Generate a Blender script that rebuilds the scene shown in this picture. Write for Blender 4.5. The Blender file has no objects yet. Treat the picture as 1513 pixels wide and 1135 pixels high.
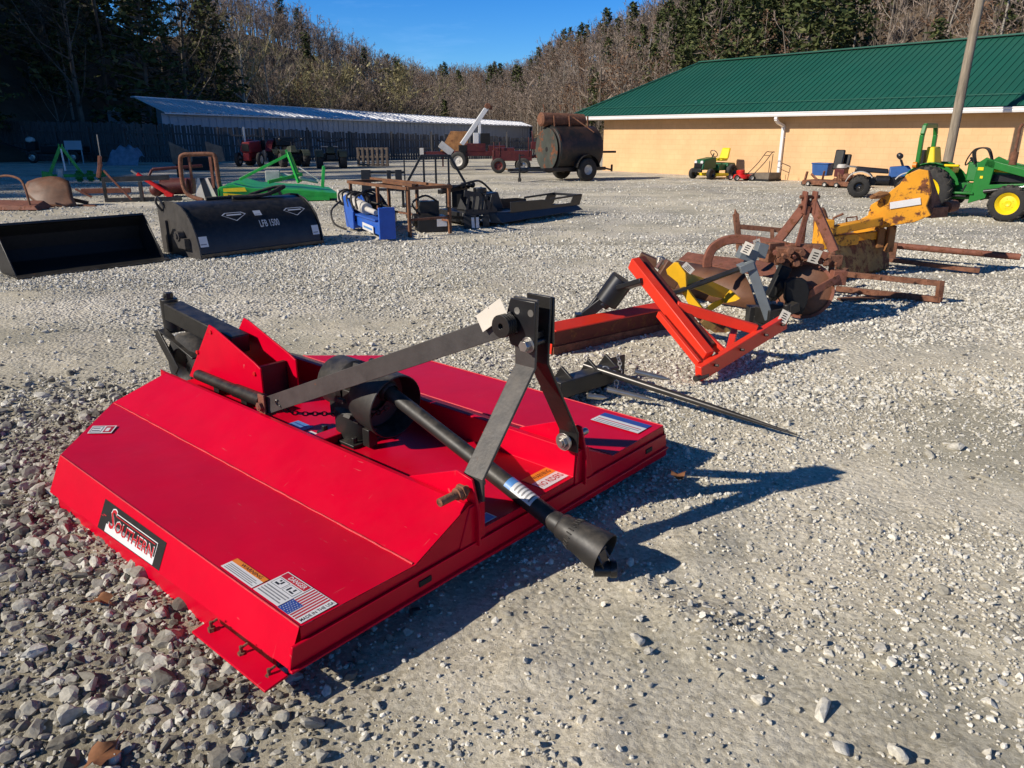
import bpy, bmesh, math, random
import numpy as np
from mathutils import Vector, Matrix, noise as mnoise
random.seed(7)
PI = math.pi
sc = bpy.context.scene
COL = sc.collection
V = Vector

# ------------------------------------------------------------------ camera
FPX, PW, PH, CAMH, HORIZON = 1092.0, 1513.0, 1135.0, 1.65, 197.0
PITCH = math.atan((PH / 2 - HORIZON) / FPX)
cam_d = bpy.data.cameras.new("camera")
cam = bpy.data.objects.new("camera", cam_d)
COL.objects.link(cam)
cam.location = (0, 0, CAMH)
cam.rotation_euler = (PI / 2 - PITCH, 0, 0)
cam_d.sensor_width = 36
cam_d.lens = 36 * FPX / PW
cam_d.clip_start = 0.05
cam_d.clip_end = 3000
sc.camera = cam


def ray(u, v):
    x = (u - PW / 2) / FPX
    y = (PH / 2 - v) / FPX
    c, s = math.cos(PITCH), math.sin(PITCH)
    return V((x, c + y * s, -s + y * c))


def G(u, v, z=0.0):          # a photo pixel at a known height -> a point of the yard
    d = ray(u, v)
    t = (z - CAMH) / d.z
    return V((d.x * t, d.y * t, z))


def Y(u, v, y):              # a photo pixel at a known depth -> a point of the yard
    d = ray(u, v)
    t = y / d.y
    return V((d.x * t, y, CAMH + d.z * t))


# ------------------------------------------------------------------ light and sky
SUN_AZ, SUN_EL = math.radians(24), math.radians(31.8)
trav = V((math.cos(SUN_AZ) * math.cos(SUN_EL), math.sin(SUN_AZ) * math.cos(SUN_EL), -math.sin(SUN_EL)))
sun_d = bpy.data.lights.new("sun", 'SUN')
sun_d.energy = 5.0
sun_d.angle = math.radians(0.5)
sun_d.color = (1.0, 0.92, 0.80)
sun = bpy.data.objects.new("sun", sun_d)
COL.objects.link(sun)
sun.rotation_euler = trav.to_track_quat('-Z', 'Y').to_euler()
sun.location = (-30, -15, 30)

world = bpy.data.worlds.new("World")
sc.world = world
world.use_nodes = True
wn, wl = world.node_tree.nodes, world.node_tree.links
bg = wn["Background"]
sky = wn.new("ShaderNodeTexSky")
sky.sky_type = 'NISHITA'
sky.sun_disc = False
sky.sun_elevation = SUN_EL
sky.sun_rotation = math.atan2(-trav.x, -trav.y)
sky.altitude = 200
sky.air_density = 1.0
sky.dust_density = 0.05
sky.ozone_density = 3.0
tc = wn.new("ShaderNodeTexCoord")
mp = wn.new("ShaderNodeMapping")
mp.inputs["Scale"].default_value = (1.2, 2.0, 7.0)
mp.inputs["Rotation"].default_value = (0.0, 0.35, 0.2)
cn = wn.new("ShaderNodeTexNoise")
cn.inputs["Scale"].default_value = 2.6
cn.inputs["Detail"].default_value = 7
cn.inputs["Roughness"].default_value = 0.62
cr = wn.new("ShaderNodeValToRGB")
cr.color_ramp.elements[0].position = 0.52
cr.color_ramp.elements[0].color = (0, 0, 0, 1)
cr.color_ramp.elements[1].position = 0.85
cr.color_ramp.elements[1].color = (0.5, 0.5, 0.5, 1)
hs = wn.new("ShaderNodeHueSaturation")
hs.inputs["Saturation"].default_value = 1.45
mx = wn.new("ShaderNodeMix")
mx.data_type = 'RGBA'
mx.inputs[7].default_value = (6.5, 7.2, 8.2, 1)
wl.new(tc.outputs["Generated"], mp.inputs["Vector"])
wl.new(mp.outputs[0], cn.inputs["Vector"])
wl.new(cn.outputs["Fac"], cr.inputs[0])
wl.new(sky.outputs[0], hs.inputs["Color"])
wl.new(hs.outputs[0], mx.inputs[6])
wl.new(cr.outputs[0], mx.inputs[0])
sep = wn.new("ShaderNodeSeparateXYZ")
wl.new(tc.outputs["Generated"], sep.inputs[0])
er = wn.new("ShaderNodeValToRGB")       # low sky brightened, zenith darkened to cut the ambient fill
er.color_ramp.elements[0].position = 0.30
er.color_ramp.elements[0].color = (0.50, 0.85, 1.30, 1)
er.color_ramp.elements[1].position = 0.75
er.color_ramp.elements[1].color = (0.32, 0.30, 0.28, 1)
wl.new(sep.outputs["Z"], er.inputs[0])
mm = wn.new("ShaderNodeMix")
mm.data_type = 'RGBA'
mm.blend_type = 'MULTIPLY'
mm.inputs[0].default_value = 1.0
wl.new(mx.outputs[2], mm.inputs[6])
wl.new(er.outputs[0], mm.inputs[7])
wl.new(mm.outputs[2], bg.inputs["Color"])
bg.inputs["Strength"].default_value = 0.11

sc.view_settings.view_transform = 'Standard'
sc.view_settings.look = 'None'
sc.view_settings.exposure = 0
sc.view_settings.gamma = 1
sc.cycles.max_bounces = 5
sc.cycles.diffuse_bounces = 3
sc.cycles.glossy_bounces = 3
sc.cycles.use_denoising = True

# ------------------------------------------------------------------ materials
M = {}


def nodes_of(name):
    m = bpy.data.materials.new(name)
    m.use_nodes = True
    return m, m.node_tree.nodes, m.node_tree.links, m.node_tree.nodes["Principled BSDF"]


def noise_node(n, l, scale, detail=4, rough=0.6, coord="Object", stretch=None):
    t = n.new("ShaderNodeTexCoord")
    x = n.new("ShaderNodeTexNoise")
    x.inputs["Scale"].default_value = scale
    x.inputs["Detail"].default_value = detail
    x.inputs["Roughness"].default_value = rough
    if stretch:
        q = n.new("ShaderNodeMapping")
        q.inputs["Scale"].default_value = stretch
        l.new(t.outputs[coord], q.inputs[0])
        l.new(q.outputs[0], x.inputs["Vector"])
    else:
        l.new(t.outputs[coord], x.inputs["Vector"])
    return x


def ramp(n, l, src, p0, c0, p1, c1):
    r = n.new("ShaderNodeValToRGB")
    e = r.color_ramp.elements
    e[0].position, e[1].position = p0, p1
    e[0].color = (*c0, 1) if len(c0) == 3 else c0
    e[1].color = (*c1, 1) if len(c1) == 3 else c1
    l.new(src, r.inputs[0])
    return r


def mixc(n, l, fac, a, b, blend='MIX'):
    m = n.new("ShaderNodeMix")
    m.data_type = 'RGBA'
    m.blend_type = blend
    for sock, val in ((m.inputs[0], fac), (m.inputs[6], a), (m.inputs[7], b)):
        if hasattr(val, "links"):
            l.new(val, sock)
        elif isinstance(val, (int, float)):
            sock.default_value = val
        else:
            sock.default_value = (*val, 1)
    return m.outputs[2]


RUST = (0.16, 0.055, 0.022)


def mat(name, col, rough=0.5, metal=0.0, var=0.2, scale=6.0, rust=0.0, bump=0.0, bscale=60, dust=0.0, coat=0.0, rustcol=RUST, stretch=None, spec=None, scratch=0.0):
    m, n, l, p = nodes_of(name)
    nz = noise_node(n, l, scale, 5, 0.65, stretch=stretch)
    dark = tuple(c * (1 - var) for c in col)
    lite = tuple(min(1, c * (1 + var)) for c in col)
    c = ramp(n, l, nz.outputs["Fac"], 0.3, dark, 0.7, lite).outputs[0]
    rgh = rough
    if rust > 0:
        rz = noise_node(n, l, scale * 1.7, 8, 0.72)
        th = 0.72 - 0.4 * rust
        f = ramp(n, l, rz.outputs["Fac"], th, (0, 0, 0), th + 0.06, (1, 1, 1)).outputs[0]
        r2 = noise_node(n, l, scale * 6, 4, 0.6)
        rc = ramp(n, l, r2.outputs["Fac"], 0.3, tuple(x * 0.45 for x in rustcol), 0.7, tuple(min(1, x * 1.5) for x in rustcol)).outputs[0]
        c = mixc(n, l, f, c, rc)
        rr = n.new("ShaderNodeMapRange")
        rr.inputs[3].default_value = rough
        rr.inputs[4].default_value = 0.9
        l.new(f, rr.inputs[0])
        l.new(rr.outputs[0], p.inputs["Roughness"])
    else:
        rz = noise_node(n, l, scale * 3, 6, 0.7)
        rr = n.new("ShaderNodeMapRange")
        rr.inputs[3].default_value = max(0.03, rough * 0.75)
        rr.inputs[4].default_value = min(1, rough * 1.3)
        l.new(rz.outputs["Fac"], rr.inputs[0])
        l.new(rr.outputs[0], p.inputs["Roughness"])
    if dust > 0:
        g = n.new("ShaderNodeNewGeometry")
        s = n.new("ShaderNodeSeparateXYZ")
        l.new(g.outputs["Normal"], s.inputs[0])
        dz = noise_node(n, l, scale * 2.3, 6, 0.7)
        mu = n.new("ShaderNodeMath")
        mu.operation = 'MULTIPLY'
        mu.use_clamp = True
        dr = ramp(n, l, dz.outputs["Fac"], 0.4, (0, 0, 0), 0.75, (dust, dust, dust))
        l.new(s.outputs["Z"], mu.inputs[0])
        l.new(dr.outputs[0], mu.inputs[1])
        c = mixc(n, l, mu.outputs[0], c, (0.30, 0.25, 0.19))
    if scratch > 0:      # fine rub marks and chips in the paint
        for st, seed in (((3, 60, 3), 2.0), ((45, 4, 4), 2.7), ((9, 9, 9), 5.0)):
            sz = noise_node(n, l, seed, 3, 0.5, stretch=st)
            lim = 0.73 if st[0] != 9 else 0.76
            sf = ramp(n, l, sz.outputs["Fac"], lim, (0, 0, 0), lim + 0.02, (scratch,) * 3).outputs[0]
            c = mixc(n, l, sf, c, (0.52, 0.16, 0.15))
    l.new(c, p.inputs["Base Color"])
    p.inputs["Metallic"].default_value = metal
    if coat:
        p.inputs["Coat Weight"].default_value = coat
        p.inputs["Coat Roughness"].default_value = 0.08
    if bump > 0:
        b = n.new("ShaderNodeBump")
        b.inputs["Strength"].default_value = bump
        b.inputs["Distance"].default_value = 0.01
        bz = noise_node(n, l, bscale, 4, 0.6)
        l.new(bz.outputs["Fac"], b.inputs["Height"])
        l.new(b.outputs[0], p.inputs["Normal"])
    if spec is not None:
        p.inputs["Specular IOR Level"].default_value = spec
    M[name] = m
    return m


mat("red_paint", (0.64, 0.0004, 0.022), 0.33, var=0.10, scale=2.2, dust=0.02, bump=0.06, bscale=7, spec=0.15, scratch=0.4)
mat("orange_red_paint", (0.80, 0.035, 0.012), 0.42, var=0.1, scale=4, dust=0.12)
mat("shaded_red", (0.30, 0.012, 0.012), 0.5, var=0.25, rust=0.2, dust=0.15)  # tractor red darkened: its shade is put into the colour
mat("maroon_shade_dirt", (0.10, 0.014, 0.010), 0.7, var=0.4, rust=0.45, dust=0.1)  # red darkened by dirt and by shade put into the colour
mat("dark_red_paint", (0.085, 0.010, 0.010), 0.5, var=0.3, rust=0.35, dust=0.2)
mat("bright_red", (0.6, 0.01, 0.01), 0.4, var=0.15)
mat("weld_red", (0.62, 0.03, 0.04), 0.5, bump=0.4, bscale=120)
mat("black_paint", (0.016, 0.015, 0.014), 0.42, var=0.45, scale=7, dust=0.25, bump=0.08, rust=0.10)
mat("grey_bar", (0.055, 0.05, 0.046), 0.48, var=0.3, scale=9, dust=0.35, rust=0.16, bump=0.1)
mat("satin_black", (0.012, 0.012, 0.014), 0.35, var=0.3, dust=0.12)
mat("navy_black", (0.013, 0.0135, 0.016), 0.38, var=0.35, dust=0.16, bump=0.05, bscale=8)
mat("void_black", (0.004, 0.004, 0.004), 0.7, var=0.3)
mat("plastic_black", (0.022, 0.020, 0.018), 0.5, var=0.35, dust=0.35, bump=0.06, bscale=30)
mat("rubber", (0.022, 0.021, 0.020), 0.85, var=0.35, dust=0.5, bump=0.2, bscale=40)
mat("steel", (0.42, 0.40, 0.37), 0.35, metal=0.8, var=0.25, rust=0.15)
mat("bright_steel", (0.6, 0.59, 0.57), 0.4, metal=0.6, var=0.2)
mat("dark_steel", (0.07, 0.065, 0.06), 0.33, metal=0.6, var=0.4, rust=0.22, scale=5)
mat("rust_metal", (0.20, 0.085, 0.046), 0.85, var=0.45, scale=9, rust=0.5, bump=0.5, dust=0.15, rustcol=(0.15, 0.055, 0.027))
mat("rust_red", (0.22, 0.078, 0.046), 0.75, var=0.35, scale=8, rust=0.45, bump=0.35, dust=0.12)
mat("rust_smooth", (0.145, 0.062, 0.030), 0.55, var=0.35, scale=4, rust=0.25, bump=0.15, dust=0.2)
mat("rust_orange", (0.33, 0.15, 0.05), 0.8, var=0.4, scale=3, rust=0.4, bump=0.3)
mat("yellow_paint", (0.80, 0.44, 0.01), 0.4, var=0.1, rust=0.06, dust=0.1)
mat("rust_brown", (0.17, 0.075, 0.034), 0.8, var=0.4, scale=5, rust=0.4, bump=0.3)
mat("old_yellow", (0.80, 0.34, 0.016), 0.55, var=0.15, scale=3.2, rust=0.47, bump=0.2, dust=0.1)
mat("old_yellow_dirty", (0.30, 0.18, 0.05), 0.7, var=0.4, scale=4, rust=0.6, bump=0.3, dust=0.3)
mat("grey_paint", (0.16, 0.18, 0.19), 0.5, var=0.15, dust=0.2, rust=0.08)
mat("green_paint", (0.012, 0.17, 0.022), 0.35, var=0.12, dust=0.12)
mat("bright_green", (0.02, 0.36, 0.05), 0.38, var=0.2, dust=0.15)
mat("mower_green", (0.008, 0.10, 0.035), 0.35, var=0.15)
mat("olive_green", (0.035, 0.045, 0.028), 0.6, var=0.4, dust=0.2)
mat("yellow_plastic", (0.85, 0.62, 0.01), 0.4, var=0.08)
mat("white_paint", (0.78, 0.77, 0.74), 0.45, var=0.06, dust=0.12)
mat("gutter_white", (0.82, 0.81, 0.79), 0.4, var=0.04, scale=1)
mat("dirty_white", (0.55, 0.52, 0.47), 0.6, var=0.25, dust=0.2)
mat("blue_paint", (0.02, 0.11, 0.5), 0.4, var=0.12, dust=0.12)
mat("blue_plastic", (0.025, 0.095, 0.29), 0.5, var=0.15)
mat("decal_white", (0.74, 0.73, 0.72), 0.4, var=0.05)
mat("decal_black", (0.012, 0.012, 0.013), 0.4, var=0.1)
mat("decal_grey", (0.25, 0.25, 0.26), 0.5, var=0.3, scale=90)
mat("decal_orange", (0.80, 0.24, 0.02), 0.4, var=0.06)
mat("decal_red", (0.5, 0.01, 0.02), 0.4, var=0.06)
mat("decal_blue", (0.03, 0.08, 0.33), 0.4, var=0.08)
mat("decal_sky", (0.10, 0.27, 0.60), 0.4, var=0.2, scale=40)
mat("paper_tag", (0.66, 0.60, 0.50), 0.8, var=0.07)
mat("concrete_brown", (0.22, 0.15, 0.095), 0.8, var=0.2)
mat("fence_wood", (0.085, 0.078, 0.074), 0.9, var=0.5, scale=2.5, bump=0.3, stretch=(5, 5, 0.5))
mat("old_wood", (0.16, 0.13, 0.10), 0.9, var=0.4, scale=3)
mat("pallet_wood", (0.22, 0.16, 0.11), 0.85, var=0.4, stretch=(4, 4, 1))
mat("pole_wood", (0.27, 0.22, 0.16), 0.9, var=0.4, scale=5, bump=0.6, bscale=25, stretch=(4, 4, 0.35))
mat("tarp_blue", (0.20, 0.25, 0.32), 0.6, var=0.35, scale=4)
mat("dry_leaf", (0.25, 0.105, 0.042), 0.8, var=0.4, scale=20)
mat("bark", (0.16, 0.13, 0.10), 0.9, var=0.4, scale=1.2)
mat("bark_pale", (0.40, 0.37, 0.31), 0.9, var=0.35, scale=0.9)
mat("shed_wall", (0.42, 0.46, 0.50), 0.5, var=0.12, scale=0.6, metal=0.1)
mat("shed_roof", (0.82, 0.82, 0.82), 0.42, metal=0.15, var=0.12, scale=0.5)
mat("roof_green", (0.014, 0.098, 0.068), 0.42, var=0.10, scale=0.35, dust=0.04)
mat("roof_rib_green", (0.015, 0.106, 0.074), 0.42, var=0.08, scale=0.4)


def island_mat(name, stops, rough=0.9, trans=0.0):
    m, n, l, p = nodes_of(name)
    g = n.new("ShaderNodeNewGeometry")
    r = n.new("ShaderNodeValToRGB")
    e = r.color_ramp.elements
    while len(e) < len(stops):
        e.new(0.5)
    for i, (pos, c) in enumerate(stops):
        e[i].position = pos
        e[i].color = (*c, 1)
    l.new(g.outputs["Random Per Island"], r.inputs[0])
    l.new(r.outputs[0], p.inputs["Base Color"])
    p.inputs["Roughness"].default_value = rough
    p.inputs["Specular IOR Level"].default_value = 0.2
    M[name] = m
    return m, n, l, p, r


island_mat("twig_brown", [(0, (0.19, 0.145, 0.11)), (0.35, (0.26, 0.20, 0.155)), (0.7, (0.34, 0.265, 0.21)), (1, (0.43, 0.35, 0.28))])
island_mat("twig_russet", [(0, (0.10, 0.055, 0.035)), (0.5, (0.20, 0.115, 0.07)), (1, (0.28, 0.18, 0.11))])
island_mat("twig_olive", [(0, (0.16, 0.135, 0.07)), (0.5, (0.30, 0.26, 0.13)), (1, (0.40, 0.36, 0.20))])
island_mat("needles", [(0, (0.03, 0.042, 0.016)), (0.4, (0.065, 0.085, 0.028)), (0.75, (0.10, 0.115, 0.04)), (1, (0.15, 0.15, 0.06))])
island_mat("twig_shaded", [(0, (0.025, 0.022, 0.017)), (0.6, (0.055, 0.048, 0.035)), (1, (0.085, 0.075, 0.05))])  # darker copy of the twigs: hill shade put into the colour
island_mat("trunk_mix", [(0, (0.10, 0.08, 0.06)), (0.5, (0.17, 0.14, 0.11)), (0.9, (0.24, 0.205, 0.165)), (1, (0.34, 0.31, 0.26))])


def stone_material(name, stops):
    m, n, l, p, r = island_mat(name, stops, 0.9)
    nz = noise_node(n, l, 55, 5, 0.7)
    f = ramp(n, l, nz.outputs["Fac"], 0.3, (0.62, 0.60, 0.56), 0.7, (1.12, 1.1, 1.06)).outputs[0]
    c = mixc(n, l, 1.0, r.outputs[0], f, 'MULTIPLY')
    l.new(c, p.inputs["Base Color"])
    b = n.new("ShaderNodeBump")
    b.inputs["Strength"].default_value = 0.35
    b.inputs["Distance"].default_value = 0.006
    l.new(nz.outputs["Fac"], b.inputs["Height"])
    l.new(b.outputs[0], p.inputs["Normal"])


stone_material("gravel_stone", [(0, (0.30, 0.285, 0.245)), (0.25, (0.58, 0.555, 0.485)), (0.65, (0.75, 0.725, 0.65)), (1, (0.90, 0.88, 0.81))])
stone_material("rubble_stone", [(0, (0.14, 0.132, 0.115)), (0.35, (0.33, 0.312, 0.27)), (0.75, (0.52, 0.50, 0.44)), (1, (0.76, 0.74, 0.67))])


def ground_material():
    m, n, l, p = nodes_of("gravel_ground")
    t = n.new("ShaderNodeTexCoord")
    big = noise_node(n, l, 0.35, 5, 0.6)
    mid = noise_node(n, l, 2.2, 6, 0.65)
    track = noise_node(n, l, 0.5, 4, 0.55, stretch=(0.12, 1.0, 1))
    fine = noise_node(n, l, 45, 6, 0.75)
    dirt = ramp(n, l, mid.outputs["Fac"], 0.3, (0.66, 0.58, 0.425), 0.7, (0.86, 0.785, 0.61)).outputs[0]

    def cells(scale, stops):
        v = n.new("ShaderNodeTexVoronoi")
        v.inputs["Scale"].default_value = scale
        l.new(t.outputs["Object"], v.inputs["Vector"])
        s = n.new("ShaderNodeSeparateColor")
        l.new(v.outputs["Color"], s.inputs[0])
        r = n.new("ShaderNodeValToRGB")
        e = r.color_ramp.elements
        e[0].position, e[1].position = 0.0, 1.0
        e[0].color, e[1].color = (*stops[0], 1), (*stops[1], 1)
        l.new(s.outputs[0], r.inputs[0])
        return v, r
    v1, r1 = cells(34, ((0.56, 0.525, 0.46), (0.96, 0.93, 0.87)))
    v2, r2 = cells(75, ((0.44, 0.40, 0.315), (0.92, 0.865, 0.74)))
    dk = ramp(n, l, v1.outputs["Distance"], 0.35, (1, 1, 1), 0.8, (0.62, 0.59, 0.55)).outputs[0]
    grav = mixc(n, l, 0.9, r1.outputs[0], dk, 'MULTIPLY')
    finec = mixc(n, l, 0.55, dirt, r2.outputs[0])
    mask = ramp(n, l, big.outputs["Fac"], 0.42, (0.15, 0.15, 0.15), 0.58, (0.92, 0.92, 0.92)).outputs[0]
    # the near apron is packed dirt, the yard beyond is loose gravel
    sx = n.new("ShaderNodeSeparateXYZ")
    l.new(t.outputs["Object"], sx.inputs[0])
    mr = n.new("ShaderNodeMapRange")
    mr.inputs[1].default_value = 3.5
    mr.inputs[2].default_value = 8.0
    l.new(sx.outputs["Y"], mr.inputs[0])
    ad = n.new("ShaderNodeMath")
    ad.operation = 'MULTIPLY'
    ad.use_clamp = True
    sc_ = n.new("ShaderNodeMapRange")
    sc_.inputs[3].default_value = 0.25
    sc_.inputs[4].default_value = 1.0
    l.new(mr.outputs[0], sc_.inputs[0])
    l.new(mask, ad.inputs[0])
    l.new(sc_.outputs[0], ad.inputs[1])
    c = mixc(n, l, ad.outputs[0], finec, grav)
    tr = ramp(n, l, track.outputs["Fac"], 0.36, (0.74, 0.735, 0.71), 0.60, (1.06, 1.055, 1.04)).outputs[0]
    c = mixc(n, l, 0.85, c, tr, 'MULTIPLY')
    fn = ramp(n, l, fine.outputs["Fac"], 0.3, (0.72, 0.71, 0.69), 0.7, (1.14, 1.13, 1.1)).outputs[0]
    c = mixc(n, l, 0.8, c, fn, 'MULTIPLY')
    pz = noise_node(n, l, 0.9, 5, 0.6)
    pf = ramp(n, l, pz.outputs["Fac"], 0.36, (0.70, 0.71, 0.70), 0.56, (1.04, 1.03, 1.02)).outputs[0]
    c = mixc(n, l, 0.9, c, pf, 'MULTIPLY')
    # the ground is darker within the coarse rubble patch
    rx_ = n.new("ShaderNodeMapRange")
    rx_.inputs[1].default_value = -0.9
    rx_.inputs[2].default_value = -0.2
    l.new(sx.outputs["X"], rx_.inputs[0])
    ry_ = n.new("ShaderNodeMapRange")
    ry_.inputs[1].default_value = 3.6
    ry_.inputs[2].default_value = 5.2
    l.new(sx.outputs["Y"], ry_.inputs[0])
    mxx = n.new("ShaderNodeMath")
    mxx.operation = 'MAXIMUM'
    l.new(rx_.outputs[0], mxx.inputs[0])
    l.new(ry_.outputs[0], mxx.inputs[1])
    rf = ramp(n, l, mxx.outputs[0], 0.0, (0.64, 0.63, 0.61), 1.0, (1, 1, 1)).outputs[0]
    c = mixc(n, l, 1.0, c, rf, 'MULTIPLY')
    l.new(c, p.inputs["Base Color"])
    p.inputs["Roughness"].default_value = 0.95
    p.inputs["Specular IOR Level"].default_value = 0.15
    hm = n.new("ShaderNodeMath")
    hm.operation = 'MULTIPLY'
    l.new(v1.outputs["Distance"], hm.inputs[0])
    l.new(ad.outputs[0], hm.inputs[1])
    b1 = n.new("ShaderNodeBump")
    b1.invert = True
    b1.inputs["Strength"].default_value = 0.9
    b1.inputs["Distance"].default_value = 0.03
    l.new(hm.outputs[0], b1.inputs["Height"])
    b2 = n.new("ShaderNodeBump")
    b2.inputs["Strength"].default_value = 0.55
    b2.inputs["Distance"].default_value = 0.02
    l.new(fine.outputs["Fac"], b2.inputs["Height"])
    l.new(b1.outputs[0], b2.inputs["Normal"])
    l.new(b2.outputs[0], p.inputs["Normal"])
    M["gravel_ground"] = m


ground_material()


def litter_material():
    m, n, l, p = nodes_of("leaf_litter")
    a = noise_node(n, l, 0.25, 8, 0.7)
    c = ramp(n, l, a.outputs["Fac"], 0.3, (0.07, 0.05, 0.035), 0.7, (0.17, 0.125, 0.085)).outputs[0]
    l.new(c, p.inputs["Base Color"])
    p.inputs["Roughness"].default_value = 1.0
    p.inputs["Specular IOR Level"].default_value = 0.05
    M["leaf_litter"] = m


litter_material()


def block_wall_material():
    m, n, l, p = nodes_of("tan_block")
    t = n.new("ShaderNodeTexCoord")
    q = n.new("ShaderNodeMapping")
    q.inputs["Rotation"].default_value = (PI / 2, 0, 0)
    br = n.new("ShaderNodeTexBrick")
    br.inputs["Scale"].default_value = 1.0
    br.inputs["Brick Width"].default_value = 0.4
    br.inputs["Row Height"].default_value = 0.2
    br.inputs["Mortar Size"].default_value = 0.006
    br.inputs["Color1"].default_value = (0.80, 0.51, 0.265, 1)
    br.inputs["Color2"].default_value = (0.775, 0.49, 0.25, 1)
    br.inputs["Mortar"].default_value = (0.71, 0.42, 0.205, 1)
    l.new(t.outputs["Object"], q.inputs[0])
    l.new(q.outputs[0], br.inputs["Vector"])
    nz = noise_node(n, l, 0.8, 7, 0.7)
    f = ramp(n, l, nz.outputs["Fac"], 0.3, (0.84, 0.825, 0.80), 0.7, (1.05, 1.05, 1.04)).outputs[0]
    c = mixc(n, l, 1.0, br.outputs["Color"], f, 'MULTIPLY')
    l.new(c, p.inputs["Base Color"])
    p.inputs["Roughness"].default_value = 0.85
    M["tan_block"] = m


block_wall_material()


def tank_material():
    m, n, l, p = nodes_of("tank_black")
    a = noise_node(n, l, 1.5, 7, 0.7)
    c = ramp(n, l, a.outputs["Fac"], 0.45, (0.012, 0.011, 0.011), 0.75, (0.11, 0.05, 0.03)).outputs[0]
    l.new(c, p.inputs["Base Color"])
    p.inputs["Roughness"].default_value = 0.55
    M["tank_black"] = m


tank_material()
mat("tank_rusty", (0.05, 0.055, 0.045), 0.7, var=0.4, scale=1.5, rust=0.45)

# ------------------------------------------------------------------ objects and parts
OFF = {}


def tag(o, label=None, cat=None, group=None, kind=None):
    if label:
        o["label"] = label
    if cat:
        o["category"] = cat
    if group:
        o["group"] = group
    if kind:
        o["kind"] = kind
    return o


def thing(name, label, cat, loc=(0, 0, 0), rotz=0.0, group=None, world=False):
    o = bpy.data.objects.new(name, None)
    o.empty_display_size = 0.2
    COL.objects.link(o)
    o.location = loc
    o.rotation_euler = (0, 0, rotz)
    tag(o, label, cat, group)
    if world:
        OFF[o] = V(loc)
    return o


def copy_tree(o, parent=None):
    c = o.copy()
    COL.objects.link(c)
    c.parent = parent
    for ch in list(o.children):
        copy_tree(ch, c)
    return c


def frame_of(d):
    d = d.normalized()
    up = V((0, 0, 1)) if abs(d.z) < 0.95 else V((1, 0, 0))
    x = d.cross(up).normalized()
    y = x.cross(d).normalized()
    return x, y


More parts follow.
